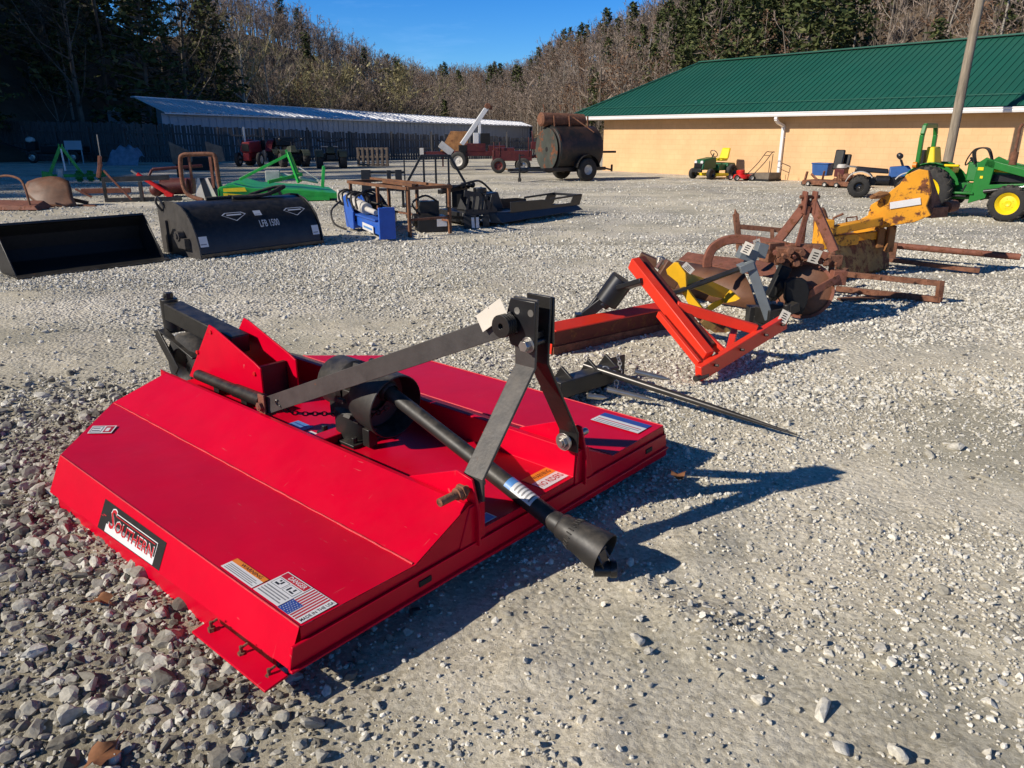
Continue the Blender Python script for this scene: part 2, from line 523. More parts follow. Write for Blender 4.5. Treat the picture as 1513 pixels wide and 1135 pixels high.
class B:
    """collects shapes and links them as ONE mesh object"""

    def __init__(self):
        self.v, self.f, self.m, self.mi = [], [], [], 0

    def add(self, vs, fs):
        o = len(self.v)
        self.v += [V(a) for a in vs]
        self.f += [[i + o for i in f] for f in fs]
        self.m += [self.mi] * len(fs)
        return self

    def hexa(self, p):      # 8 points: bottom loop of four, then the top loop
        return self.add(p, [(0, 3, 2, 1), (4, 5, 6, 7), (0, 1, 5, 4), (1, 2, 6, 5), (2, 3, 7, 6), (3, 0, 4, 7)])

    def box(self, c, s, rz=0.0, ry=0.0, rx=0.0):
        R = Matrix.Rotation(rz, 3, 'Z') @ Matrix.Rotation(ry, 3, 'Y') @ Matrix.Rotation(rx, 3, 'X')
        c = V(c)
        a, b, d = s[0] / 2, s[1] / 2, s[2] / 2
        return self.hexa([c + R @ V(q) for q in ((-a, -b, -d), (a, -b, -d), (a, b, -d), (-a, b, -d), (-a, -b, d), (a, -b, d), (a, b, d), (-a, b, d))])

    def bar(self, p, q, w, h, side=None):   # beam of section w (sideways) by h
        p, q = V(p), V(q)
        d = (q - p)
        if side is None:
            x, y = frame_of(d)
        else:
            d_ = d.normalized()
            x = V(side)
            x = (x - d_ * x.dot(d_)).normalized()
            y = x.cross(d_).normalized()
        x, y = x * w / 2, y * h / 2
        return self.hexa([p - x - y, p + x - y, p + x + y, p - x + y, q - x - y, q + x - y, q + x + y, q - x + y])

    def tube(self, pts, r, n=10, caps=True, closed=False):
        pts = [V(a) for a in pts]
        k = len(pts)
        rs = r if isinstance(r, (list, tuple)) else [r] * k
        vs, fs = [], []
        x = None
        for i, a in enumerate(pts):
            if closed:
                d = pts[(i + 1) % k] - pts[i - 1]
            else:
                d = pts[min(i + 1, k - 1)] - pts[max(i - 1, 0)]
            d.normalize()
            if x is None:
                x, _ = frame_of(d)
            x = (x - d * x.dot(d)).normalized()
            y = d.cross(x)
            for j in range(n):
                t = 2 * PI * j / n
                vs.append(a + (x * math.cos(t) + y * math.sin(t)) * rs[i])
        for i in range(k if closed else k - 1):
            for j in range(n):
                a, b = i * n + j, i * n + (j + 1) % n
                c, e = ((i + 1) % k) * n + (j + 1) % n, ((i + 1) % k) * n + j
                fs.append((a, b, c, e))
        if caps and not closed:
            fs.append(tuple(range(n - 1, -1, -1)))
            fs.append(tuple((k - 1) * n + j for j in range(n)))
        return self.add(vs, fs)

    def cyl(self, p, q, r, r2=None, n=16):
        return self.tube([p, q], [r, r if r2 is None else r2], n)

    def lathe(self, prof, o, axis, n=24):   # prof: (radius, distance along axis)
        o, axis = V(o), V(axis).normalized()
        x, y = frame_of(axis)
        vs, fs = [], []
        for r, t in prof:
            for j in range(n):
                a = 2 * PI * j / n
                vs.append(o + axis * t + (x * math.cos(a) + y * math.sin(a)) * max(r, 1e-4))
        for i in range(len(prof) - 1):
            for j in range(n):
                fs.append((i * n + j, i * n + (j + 1) % n, (i + 1) * n + (j + 1) % n, (i + 1) * n + j))
        return self.add(vs, fs)

    def slab(self, pts, n):        # planar outline thickened by the vector n
        pts = [V(a) for a in pts]
        n = V(n)
        k = len(pts)
        vs = [a - n / 2 for a in pts] + [a + n / 2 for a in pts]
        fs = [tuple(range(k - 1, -1, -1)), tuple(range(k, 2 * k))]
        fs += [(i, (i + 1) % k, k + (i + 1) % k, k + i) for i in range(k)]
        return self.add(vs, fs)

    def sheet(self, pts, t=0.006):  # planar outline thickened along its own normal
        pts = [V(a) for a in pts]
        n = V((0, 0, 0))
        for i in range(len(pts)):
            n += (pts[i] - pts[0]).cross(pts[(i + 1) % len(pts)] - pts[0])
        return self.slab(pts, n.normalized() * t)

    def loft(self, a, b, caps=True):   # two equal outlines joined
        k = len(a)
        fs = [(i, (i + 1) % k, k + (i + 1) % k, k + i) for i in range(k)]
        if caps:
            fs += [tuple(range(k - 1, -1, -1)), tuple(range(k, 2 * k))]
        return self.add(list(a) + list(b), fs)

    def ball(self, c, r, n=10, sc_=(1, 1, 1)):
        c = V(c)
        prof = [(math.sin(PI * i / n), -math.cos(PI * i / n)) for i in range(n + 1)]
        vs, fs = [], []
        k = 12
        for s, t in prof:
            for j in range(k):
                a = 2 * PI * j / k
                vs.append(c + V((s * math.cos(a) * r * sc_[0], s * math.sin(a) * r * sc_[1], t * r * sc_[2])))
        for i in range(n):
            for j in range(k):
                fs.append((i * k + j, i * k + (j + 1) % k, (i + 1) * k + (j + 1) % k, (i + 1) * k + j))
        return self.add(vs, fs)

    def sweep(self, path, w, h, side):
        path = [V(a) for a in path]
        rings = []
        for i, a in enumerate(path):
            d = (path[min(i + 1, len(path) - 1)] - path[max(i - 1, 0)]).normalized()
            x = V(side)
            x = (x - d * x.dot(d)).normalized()
            y = x.cross(d).normalized()
            rings.append([a - x * w / 2 - y * h / 2, a + x * w / 2 - y * h / 2, a + x * w / 2 + y * h / 2, a - x * w / 2 + y * h / 2])
        vs = [q for r in rings for q in r]
        fs = [(3, 2, 1, 0), tuple(len(vs) - 4 + k for k in range(4))]
        for i in range(len(rings) - 1):
            for j in range(4):
                fs.append((i * 4 + j, i * 4 + (j + 1) % 4, i * 4 + 4 + (j + 1) % 4, i * 4 + 4 + j))
        return self.add(vs, fs)

    def build(self, name, mats, parent=None, bevel=0.003, smooth=35, kind=None):
        off = V((0, 0, 0))
        r = parent
        while r is not None:
            if r in OFF:
                off = OFF[r]
            r = r.parent
        bm = bmesh.new()
        vv = [bm.verts.new(a - off) for a in self.v]
        for f, mi in zip(self.f, self.m):
            try:
                fc = bm.faces.new([vv[i] for i in f])
                fc.material_index = mi
            except ValueError:
                pass
        bmesh.ops.remove_doubles(bm, verts=bm.verts, dist=1e-5) if len(self.v) < 4000 else None
        bmesh.ops.recalc_face_normals(bm, faces=bm.faces)
        me = bpy.data.meshes.new(name)
        bm.to_mesh(me)
        bm.free()
        for k in (mats if isinstance(mats, (list, tuple)) else [mats]):
            me.materials.append(M[k])
        if smooth:
            me.polygons.foreach_set("use_smooth", [True] * len(me.polygons))
            me.set_sharp_from_angle(angle=math.radians(smooth))
        o = bpy.data.objects.new(name, me)
        COL.objects.link(o)
        o.parent = parent
        if bevel:
            b = o.modifiers.new("edge", 'BEVEL')
            b.width = bevel
            b.segments = 2
            b.limit_method = 'ANGLE'
            b.angle_limit = math.radians(40)
            b.harden_normals = False
        if kind:
            o["kind"] = kind
        return o


def arc(c, r, a0, a1, n, ux, uy):
    c, ux, uy = V(c), V(ux), V(uy)
    return [c + ux * (r * math.cos(a0 + (a1 - a0) * i / n)) + uy * (r * math.sin(a0 + (a1 - a0) * i / n)) for i in range(n + 1)]


def catmull(pts, n=6):
    pts = [V(a) for a in pts]
    out = []
    for i in range(len(pts) - 1):
        p0, p1, p2, p3 = pts[max(i - 1, 0)], pts[i], pts[i + 1], pts[min(i + 2, len(pts) - 1)]
        for k in range(n):
            t = k / n
            out.append(0.5 * ((2 * p1) + (p2 - p0) * t + (2 * p0 - 5 * p1 + 4 * p2 - p3) * t * t + (3 * p1 - p0 - 3 * p2 + p3) * t ** 3))
    out.append(pts[-1])
    return out


# lettering and stickers -----------------------------------------------------
def text_mesh(s):
    cu = bpy.data.curves.new("lettering", 'FONT')
    cu.body = s
    cu.resolution_u = 2
    cu.offset = 0.012
    o = bpy.data.objects.new("lettering", cu)
    COL.objects.link(o)
    dg = bpy.context.evaluated_depsgraph_get()
    dg.update()
    me = bpy.data.meshes.new_from_object(o.evaluated_get(dg))
    bpy.data.objects.remove(o)
    return me


def lettering(s, quad, rect, m, parent, lift=0.0018, name="lettering", bold=0.0):
    """text fitted to rect=(x0,y0,x1,y1) (0..1) of the quad bl,br,tr,tl"""
    me = text_mesh(s)
    q = [V(a) for a in quad]
    n = (q[1] - q[0]).cross(q[3] - q[0]).normalized()
    xs = [w.co.x for w in me.vertices]
    ys = [w.co.y for w in me.vertices]
    ax, bx, ay, by = min(xs), max(xs), min(ys), max(ys)
    off = V((0, 0, 0))
    r = parent
    while r is not None:
        if r in OFF:
            off = OFF[r]
        r = r.parent
    for w in me.vertices:
        a = rect[0] + (rect[2] - rect[0]) * (w.co.x - ax) / (bx - ax)
        b = rect[1] + (rect[3] - rect[1]) * (w.co.y - ay) / max(1e-6, by - ay)
        p = (q[0] * (1 - a) + q[1] * a) * (1 - b) + (q[3] * (1 - a) + q[2] * a) * b
        w.co = p + n * lift - off
    me.materials.clear()
    me.materials.append(M[m])
    o = bpy.data.objects.new(name, me)
    COL.objects.link(o)
    o.parent = parent
    return o


def on_quad(quad, x, y, lift):
    q = [V(a) for a in quad]
    n = (q[1] - q[0]).cross(q[3] - q[0]).normalized()
    return (q[0] * (1 - x) + q[1] * x) * (1 - y) + (q[3] * (1 - x) + q[2] * x) * y + n * lift


def sticker(quad, parent, base, rects=(), name="decal", lift=0.001, label=None):
    """a flat sticker: base colour plus printed rectangles (x0,y0,x1,y1,material)"""
    b = B()
    mats = [base]
    b.add([on_quad(quad, x, y, lift) for x, y in ((0, 0), (1, 0), (1, 1), (0, 1))], [(0, 1, 2, 3)])
    for i, (x0, y0, x1, y1, mm) in enumerate(rects):
        if mm not in mats:
            mats.append(mm)
        b.mi = mats.index(mm)
        h = lift + 0.0005 + 0.00003 * i
        b.add([on_quad(quad, x, y, h) for x, y in ((x0, y0), (x1, y0), (x1, y1), (x0, y1))], [(0, 1, 2, 3)])
    o = b.build(name, mats, parent, bevel=0, smooth=0)
    if label:
        o["label"] = label
    return o


def wheel(parent, c, axis, R, w, rim, name="wheel", lugs=0, rimr=0.55, n=28):
    c, axis = V(c), V(axis).normalized()
    b = B()
    ri = R * rimr
    h = w / 2
    prof = [(ri, -h * 0.8), (ri * 1.08, -h), (R * 0.86, -h), (R * 0.96, -h * 0.78), (R, -h * 0.4), (R, h * 0.4), (R * 0.96, h * 0.78), (R * 0.86, h), (ri * 1.08, h), (ri, h * 0.8)]
    b.lathe(prof + [prof[0]], c, axis, n)
    if lugs:
        x, y = frame_of(axis)
        for i in range(lugs):
            for sgn in (-1, 1):
                a = 2 * PI * (i + (0.5 if sgn > 0 else 0)) / lugs
                rad = x * math.cos(a) + y * math.sin(a)
                a2 = a + 0.16
                rad2 = x * math.cos(a2) + y * math.sin(a2)
                b.bar(c + rad * R * 0.99 + axis * sgn * h * 0.08, c + rad2 * R * 0.95 + axis * sgn * h * 0.95, R * 0.09, R * 0.11, side=axis.cross(rad))
    t = b.build(name, "rubber", parent, bevel=0, smooth=50)
    b = B()
    for sgn in (1, -1):
        b.lathe([(0.001, h * 0.35 * sgn), (ri * 0.25, h * 0.45 * sgn), (ri * 0.3, h * 0.3 * sgn), (ri * 0.7, h * 0.18 * sgn), (ri * 0.85, h * 0.55 * sgn), (ri * 1.02, h * 0.85 * sgn)], c, axis, n)
    x, y = frame_of(axis)
    for i in range(5):
        a = 2 * PI * i / 5
        for sgn in (1, -1):
            q = c + (x * math.cos(a) + y * math.sin(a)) * ri * 0.45 + axis * sgn * h * 0.22
            b.cyl(q, q + axis * sgn * h * 0.12, ri * 0.06, n=6)
    b.build("rim", rim, t, bevel=0, smooth=40)
    return t
# ================================================================== SETTING
rng = np.random.default_rng(11)


def raw_mesh(name, verts, faces, mats, parent=None, midx=None, smooth=False, nper=3):
    me = bpy.data.meshes.new(name)
    verts = np.asarray(verts, dtype=np.float32)
    faces = np.asarray(faces, dtype=np.int32)
    me.vertices.add(len(verts))
    me.vertices.foreach_set("co", verts.ravel())
    me.loops.add(faces.size)
    me.loops.foreach_set("vertex_index", faces.ravel())
    me.polygons.add(len(faces))
    me.polygons.foreach_set("loop_start", np.arange(len(faces), dtype=np.int32) * nper)
    if midx is not None:
        me.polygons.foreach_set("material_index", np.asarray(midx, dtype=np.int32))
    me.polygons.foreach_set("use_smooth", np.full(len(faces), smooth))
    for k in (mats if isinstance(mats, (list, tuple)) else [mats]):
        me.materials.append(M[k])
    me.update(calc_edges=True)
    o = bpy.data.objects.new(name, me)
    COL.objects.link(o)
    o.parent = parent
    return o


def vnoise(x, y, seed=0):
    """smooth value noise 0..1 on arrays"""
    x = np.asarray(x, float)
    y = np.asarray(y, float)
    xi, yi = np.floor(x).astype(np.int64), np.floor(y).astype(np.int64)
    fx, fy = x - xi, y - yi
    fx, fy = fx * fx * (3 - 2 * fx), fy * fy * (3 - 2 * fy)

    def h(a, b):
        k = (a * 374761393 + b * 668265263 + seed * 144665) & 0x7fffffff
        k = ((k ^ (k >> 13)) * 1274126177) & 0x7fffffff
        return ((k ^ (k >> 16)) & 0xffff) / 65535.0
    return (h(xi, yi) * (1 - fx) + h(xi + 1, yi) * fx) * (1 - fy) + (h(xi, yi + 1) * (1 - fx) + h(xi + 1, yi + 1) * fx) * fy


def fbm(x, y, seed=0, o=4):
    s, a, t = 0, 0.5, 0
    for i in range(o):
        s = s + a * vnoise(x * 2 ** i, y * 2 ** i, seed + i)
        t += a
        a *= 0.55
    return s / t


TREADS = [(G(u, v_), s, hgt) for u, v_, s, hgt in ((846, 902, .035, .022), (868, 912, .022, .016), (893, 898, .030, .024), (924, 900, .026, .020), (905, 925, .03, .014), (830, 880, .03, .016),
                                                  (812, 908, .03, .014), (955, 905, .02, .018), (880, 940, .05, .012), (985, 930, .05, .012), (790, 940, .06, .014), (760, 900, .04, .014))]


def relief(x, y):
    near = np.clip((9 - np.hypot(x - 0.5, y - 3.5)) / 4, 0, 1)
    h = (fbm(x * 1.3, y * 1.3, 3, 3) - 0.5) * 0.035 + (fbm(x * 7, y * 7, 9, 3) - 0.5) * 0.022
    clod = np.clip(fbm(x * 4, y * 4, 21, 4) - 0.55, 0, 1) * 0.16 * np.clip(1.5 - np.hypot(x - 0.7, (y - 1.9)) / 0.9, 0, 1)
    for p, s, hgt in TREADS:      # clods and tyre lug prints in the packed dirt
        dx, dy = (x - p.x), (y - p.y)
        a_ = dx * 0.5 + dy * 0.87
        b__ = dx * 0.87 - dy * 0.5
        h = h + hgt * np.exp(-(a_ / (s * 1.6)) ** 2 - (b__ / (s * 0.55)) ** 2) - 0.7 * hgt * np.exp(-(a_ / (s * 1.5)) ** 2 - ((b__ - s * 1.1) / (s * 0.6)) ** 2)
    return (h + clod) * near - 0.012 * near


xs = np.concatenate([[-900, -500, -250, -120, -60, -30, -16, -11], np.arange(-8, 7.01, 0.045), [9, 12, 18, 30, 60, 120, 250, 500, 900]])
ys = np.concatenate([[-400, -150, -60, -25, -10, -4, -1], np.arange(0.3, 10.0, 0.045), [11, 13, 16, 20, 26, 34, 45, 60, 90, 140, 250, 500, 1200]])
gx, gy = np.meshgrid(xs, ys)
gz = relief(gx, gy)
vv = np.stack([gx.ravel(), gy.ravel(), gz.ravel()], 1)
nx = len(xs)
ii, jj = np.meshgrid(np.arange(nx - 1), np.arange(len(ys) - 1))
a = (jj * nx + ii).ravel()
ground = raw_mesh("ground", vv, np.stack([a, a + 1, a + nx + 1, a + nx], 1), "gravel_ground", smooth=True, nper=4)
tag(ground, kind="structure")

# ---- loose stones -----------------------------------------------------------
PHI = (1 + 5 ** 0.5) / 2
ICO_V = np.array([(-1, PHI, 0), (1, PHI, 0), (-1, -PHI, 0), (1, -PHI, 0), (0, -1, PHI), (0, 1, PHI), (0, -1, -PHI), (0, 1, -PHI), (PHI, 0, -1), (PHI, 0, 1), (-PHI, 0, -1), (-PHI, 0, 1)]) / math.hypot(1, PHI)
ICO_F = np.array([(0, 11, 5), (0, 5, 1), (0, 1, 7), (0, 7, 10), (0, 10, 11), (1, 5, 9), (5, 11, 4), (11, 10, 2), (10, 7, 6), (7, 1, 8), (3, 9, 4), (3, 4, 2), (3, 2, 6), (3, 6, 8), (3, 8, 9), (4, 9, 5), (2, 4, 11), (6, 2, 10), (8, 6, 7), (9, 8, 1)])


def subdiv(v, f):
    v = [tuple(a) for a in v]
    cache = {}

    def mid(a, b):
        k = (min(a, b), max(a, b))
        if k not in cache:
            p = (np.array(v[a]) + np.array(v[b])) / 2
            v.append(tuple(p / np.linalg.norm(p)))
            cache[k] = len(v) - 1
        return cache[k]
    nf = []
    for a, b, c in f:
        x, y, z = mid(a, b), mid(b, c), mid(c, a)
        nf += [(a, x, z), (b, y, x), (c, z, y), (x, y, z)]
    return np.array(v), np.array(nf)


ICO2_V, ICO2_F = subdiv(ICO_V, ICO_F)
ICO3_V, ICO3_F = subdiv(ICO2_V, ICO2_F)


def stones_geo(px, py, r, base_v, base_f, sink=0.35, rough=0.25):
    n, k = len(px), len(base_v)
    # facet each stone with a few random cutting planes: crushed rock, not pebbles
    v = np.repeat(base_v[None], n, 0)
    for _ in range(9 if k > 20 else 4):
        d = rng.normal(size=(n, 3))
        d /= np.linalg.norm(d, axis=1, keepdims=True)
        lim = rng.uniform(0.36, 0.80, size=(n, 1))
        pr = np.einsum('nki,ni->nk', v, d)
        ex = np.clip(pr - lim, 0, None)
        v = v - ex[:, :, None] * d[:, None, :]
    v = v * (1 + rng.normal(size=(n, k, 1)) * rough * (0.25 if k > 20 else 0.5))
    v = v * rng.uniform([0.75, 0.75, 0.45], [1.35, 1.1, 0.85], size=(n, 3))[:, None, :]
    # random tilt and heading
    a = rng.uniform(0, 2 * PI, n)
    t = rng.normal(size=n) * 0.35
    ca, sa, ct, st = np.cos(a), np.sin(a), np.cos(t), np.sin(t)
    x = v[..., 0] * ct[:, None] + v[..., 2] * st[:, None]
    z = -v[..., 0] * st[:, None] + v[..., 2] * ct[:, None]
    y = v[..., 1]
    X = (x * ca[:, None] - y * sa[:, None]) * r[:, None] + px[:, None]
    Yy = (x * sa[:, None] + y * ca[:, None]) * r[:, None] + py[:, None]
    Z = z * r[:, None] + (relief(px, py) + r * (0.55 - sink))[:, None]
    V_ = np.stack([X, Yy, Z], -1).reshape(-1, 3)
    F_ = (base_f[None] + (np.arange(n) * k)[:, None, None]).reshape(-1, 3)
    return V_, F_


def scatter(n, x0, x1, y0, y1, dens, wedge=1.05):
    x = rng.uniform(x0, x1, n)
    y = np.sqrt(rng.uniform(y0 * y0, y1 * y1, n)) if wedge else rng.uniform(y0, y1, n)
    if wedge:
        x = rng.uniform(-1, 1, n) * (wedge * y + 0.4)
    keep = rng.uniform(0, 1, n) < dens(x, y)
    keep &= (x > x0) & (x < x1)
    return x[keep], y[keep]


def leftness(x, y):      # 1 in the coarse rubble at the lower left, 0 on the packed dirt
    return np.clip((-0.35 + 0.10 * (y - 1.2) - x) / 0.55 + 0.25 * (fbm(x * 2, y * 2, 5) - 0.5), 0, 1) * np.clip((5.2 - y) / 1.5, 0, 1)


def looseness(x, y):     # how much loose gravel lies on the yard
    f = fbm(x * 0.55 + 3, y * 0.9, 31)
    far = np.clip((y - 4.2 + 0.4 * x) / 3.0, 0, 1)
    return np.clip((f - 0.46) * 5 * (1 - far) + far * np.clip((f - 0.34) * 3.4, 0.14, 1) + 0.08, 0.06, 1)


parts_v, parts_f, base = [], [], 0


def put(px, py, r, bv, bf, **k):
    global base
    v, f = stones_geo(px, py, r, bv, bf, **k)
    parts_v.append(v)
    parts_f.append(f + base)
    base += len(v)


# coarse rubble, lower left
x, y = scatter(22000, -4.2, 0.4, 1.0, 5.2, lambda x, y: leftness(x, y) ** 1.3)
put(x, y, rng.gamma(3.2, 0.0046, len(x)) + 0.006, ICO2_V, ICO2_F)
x, y = scatter(1100, -4.2, 0.2, 1.0, 5.0, lambda x, y: leftness(x, y))
put(x, y, rng.uniform(0.022, 0.050, len(x)), ICO2_V, ICO2_F, sink=0.3)
x, y = scatter(78000, -4.2, 0.6, 1.0, 5.2, lambda x, y: np.clip(leftness(x, y) * 1.2, 0, 1))
put(x, y, rng.uniform(0.004, 0.012, len(x)), ICO_V, ICO_F, sink=0.2)
rubble = raw_mesh("rubble", np.concatenate(parts_v), np.concatenate(parts_f), "rubble_stone")
tag(rubble, kind="stuff")
parts_v, parts_f, base = [], [], 0
# fine crumbs and scattered stones on the packed dirt
x, y = scatter(130000, -3.0, 6.0, 1.1, 5.5, lambda x, y: (1 - leftness(x, y)) * np.clip(looseness(x, y) + 0.25 * fbm(x * 5, y * 5, 77), 0, 1))
put(x, y, rng.gamma(2.0, 0.0019, len(x)) + 0.002, ICO_V, ICO_F, sink=0.2)
x, y = scatter(7000, -3.0, 6.0, 1.1, 5.5, lambda x, y: (1 - leftness(x, y)) * np.clip(looseness(x, y), 0, 1))
put(x, y, rng.gamma(2.6, 0.0032, len(x)) + 0.005, ICO2_V, ICO2_F, sink=0.35)
# loose gravel over the middle of the yard
x, y = scatter(165000, -12, 12, 4.4, 11.5, looseness)
put(x, y, rng.gamma(3.6, 0.0025, len(x)) + 0.0035, ICO_V, ICO_F, sink=0.3)
x, y = scatter(110000, -30, 30, 10.5, 31, lambda x, y: looseness(x, y) * np.clip((31 - y) / 17, 0, 1))
put(x, y, rng.gamma(4.5, 0.0030, len(x)) + 0.006, ICO_V, ICO_F, sink=0.3)
stones = raw_mesh("gravel", np.concatenate(parts_v), np.concatenate(parts_f), "gravel_stone")
tag(stones, kind="stuff")
del parts_v, parts_f

# single rocks one can point at
ROCKS = [(940, 946, 0.040, "pale fist sized rock casting a shadow on the dirt below the drive shaft bell"),
         (1122, 1032, 0.026, "small light grey rock alone on the packed dirt, right of the middle at the bottom"),
         (1240, 1106, 0.027, "grey rock with a dark shaded side near the bottom edge of the dirt"),
         (1327, 1113, 0.034, "larger flat grey rock nearest the bottom right corner"),
         (982, 858, 0.022, "small white rock just right of the shadow of the drive shaft bell"),
         (1215, 1050, 0.036, "half buried tan rock between two smaller rocks on the dirt")]
for u, v_, r, lab in ROCKS:
    p = G(u, v_)
    vs, fs = stones_geo(np.array([0.0]), np.array([0.0]), np.array([r]), ICO3_V, ICO3_F, sink=0.1, rough=0.08)
    vs[:, 2] += relief(np.array([p.x]), np.array([p.y]))[0] - relief(np.array([0.0]), np.array([0.0]))[0]
    o = raw_mesh("rock", vs, fs, "gravel_stone")
    o.location = (p.x, p.y, 0)
    tag(o, lab, "rock", "single rocks on the packed dirt")


def leaf(u, v_, s, lab, rot):
    p = G(u, v_)
    b = B()
    out = []
    for i in range(18):
        a = 2 * PI * i / 18
        r = s * (1.0 if i % 4 == 0 else (0.78 if i % 2 else 0.66)) * random.uniform(0.8, 1.15)
        out.append(V((r * math.cos(a) * 1.3, r * math.sin(a), 0.012 + 0.34 * s * math.sin(2 * a) + random.uniform(0, 0.010))))
    c = V((0, 0, 0.016))
    b.add([c] + out, [(0, i + 1, (i + 1) % 18 + 1) for i in range(18)])
    b.tube([V((s * 1.2, 0, 0.02)), V((s * 2.0, 0.3 * s, 0.016))], 0.0015, 5)
    o = b.build("dry_leaf", "dry_leaf", None, bevel=0, smooth=60)
    o.location = (p.x, p.y, relief(np.array([p.x]), np.array([p.y]))[0] + 0.022)
    o.rotation_euler = (0, 0, rot)
    tag(o, lab, "leaf", "dry leaves on the gravel")


leaf(148, 893, 0.040, "brown curled oak leaf among the rubble left of the red deck", 0.5)
leaf(150, 1126, 0.046, "large orange brown leaf at the bottom edge of the picture", 1.2)
leaf(1000, 709, 0.045, "reddish dead leaf lying at the edge of the red cutter's shadow", 2.2)

# ---- wooded hills -----------------------------------------------------------
# azimuth (deg from straight ahead), foot distance, crest distance, height of the tree tops at the crest
HILL = [(-180, 70, 120, 12), (-130, 60, 95, 18), (-108, 50, 80, 28), (-100, 46, 80, 42), (-90, 44, 80, 52), (-75, 48, 84, 53), (-60, 52, 92, 44),
        (-48, 54, 88, 30), (-36, 54, 84, 25), (-28, 58, 88, 22.0), (-24.8, 64, 94, 19.5), (-22.5, 78, 130, 23.5), (-18.5, 90, 150, 26.0), (-14.5, 96, 170, 25.6),
        (-11.3, 104, 190, 22.2), (-8.2, 116, 220, 21.0), (-5.6, 130, 262, 21.6), (-0.9, 118, 270, 22.6), (1.8, 100, 240, 23.2), (2.4, 92, 208, 24.4),
        (6.5, 72, 188, 26.5), (8.6, 66, 182, 27.6), (10.6, 62, 172, 28.3), (12.6, 60, 158, 30.3), (15.5, 57, 148, 33.0), (23, 50, 134, 40.0),
        (34, 46, 122, 42.0), (45, 50, 115, 38.0), (70, 70, 120, 30), (110, 70, 120, 20), (180, 70, 120, 12)]
HA = np.array(HILL, float)
TREE_H = 8.0


def hill_h(x, y):
    a = np.degrees(np.arctan2(x, y))
    d = np.hypot(x, y)
    f = np.interp(a, HA[:, 0], HA[:, 1])
    c = np.interp(a, HA[:, 0], HA[:, 2])
    top = np.interp(a, HA[:, 0], HA[:, 3]) - TREE_H
    t = np.clip((d - f) / (c - f), 0, 1)
    h = top * (t * t * (3 - 2 * t) * 0.55 + 0.45 * t) + np.clip(d - c, 0, 80) * np.interp(a, [-75, -60, -24.8, -22.5], [0.03, -0.22, -0.22, 0.03])
    h = h + (fbm(x * 0.06, y * 0.06, 4) - 0.5) * 2.2 * np.clip(t * 3, 0, 1)
    return np.where(d < f, -0.25 - 0.02 * np.clip(f - d, 0, 10), h)


na, nd = 300, 46
aa = np.radians(np.linspace(-180, 180, na))
td = np.linspace(0, 1, nd)
AA, TT = np.meshgrid(aa, td)
FF = np.interp(np.degrees(AA), HA[:, 0], HA[:, 1]) - 4
DD = FF + (330 - FF) * TT ** 1.5
hx, hy = DD * np.sin(AA), DD * np.cos(AA)
hz = hill_h(hx, hy)
a = (np.arange(nd - 1)[:, None] * na + np.arange(na - 1)[None]).ravel()
hills = raw_mesh("hills", np.stack([hx.ravel(), hy.ravel(), hz.ravel()], 1), np.stack([a, a + 1, a + na + 1, a + na], 1), "leaf_litter", smooth=True, nper=4)
tag(hills, kind="structure")


class TG:
    """triangle soup of one tree: trunk / limbs (index 0) and crown (index 1)"""

    def __init__(self, seed):
        self.r = np.random.default_rng(seed)
        self.v, self.f, self.m, self.n = [], [], [], 0

    def tris(self, v, f, m):
        self.v.append(np.asarray(v, float))
        self.f.append(np.asarray(f) + self.n)
        self.m.append(np.full(len(f), m))
        self.n += len(v)

    def limb(self, pts, r0, r1, k, m):
        pts = np.asarray(pts, float)
        L = len(pts)
        d = pts[-1] - pts[0]
        d /= np.linalg.norm(d) + 1e-9
        up = np.array((0, 0, 1.0)) if abs(d[2]) < 0.9 else np.array((1.0, 0, 0))
        x = np.cross(d, up)
        x /= np.linalg.norm(x)
        y = np.cross(d, x)
        ang = np.arange(k) * 2 * PI / k
        ring = np.cos(ang)[:, None] * x + np.sin(ang)[:, None] * y
        rr = np.linspace(r0, r1, L)
        v = (pts[:, None, :] + ring[None] * rr[:, None, None]).reshape(-1, 3)
        f = []
        for i in range(L - 1):
            for j in range(k):
                a, b = i * k + j, i * k + (j + 1) % k
                f += [(a, b, b + k), (a, b + k, a + k)]
        self.tris(v, f, m)

    def slivers(self, p, d, w, m):
        n = len(p)
        s = np.cross(d, self.r.normal(size=(n, 3)))
        s /= np.linalg.norm(s, axis=1, keepdims=True) + 1e-9
        w = np.asarray(w).reshape(-1, 1) if np.ndim(w) else w
        v = np.stack([p - s * w, p + s * w, p + d], 1).reshape(-1, 3)
        self.tris(v, np.arange(3 * n).reshape(-1, 3), m)

    def cards(self, p, size, m, flat=0.0, aspect=1.6):
        n = len(p)
        a = self.r.normal(size=(n, 3))
        b = self.r.normal(size=(n, 3))
        a[:, 2] *= 1 - flat
        b[:, 2] *= 1 - flat
        a /= np.linalg.norm(a, axis=1, keepdims=True)
        b = np.cross(np.cross(a, b), a)
        b /= np.linalg.norm(b, axis=1, keepdims=True) + 1e-9
        s = size * self.r.uniform(0.6, 1.3, (n, 1))
        v = np.stack([p - a * s * aspect / 2, p + b * s / 2, p + a * s * aspect / 2, p - b * s / 2], 1).reshape(-1, 3)
        f = (np.arange(n)[:, None] * 4 + np.array([[0, 1, 2, 0, 2, 3]])).reshape(-1, 3)
        self.tris(v, f, m)

    def done(self):
        return np.concatenate(self.v), np.concatenate(self.f), np.concatenate(self.m)


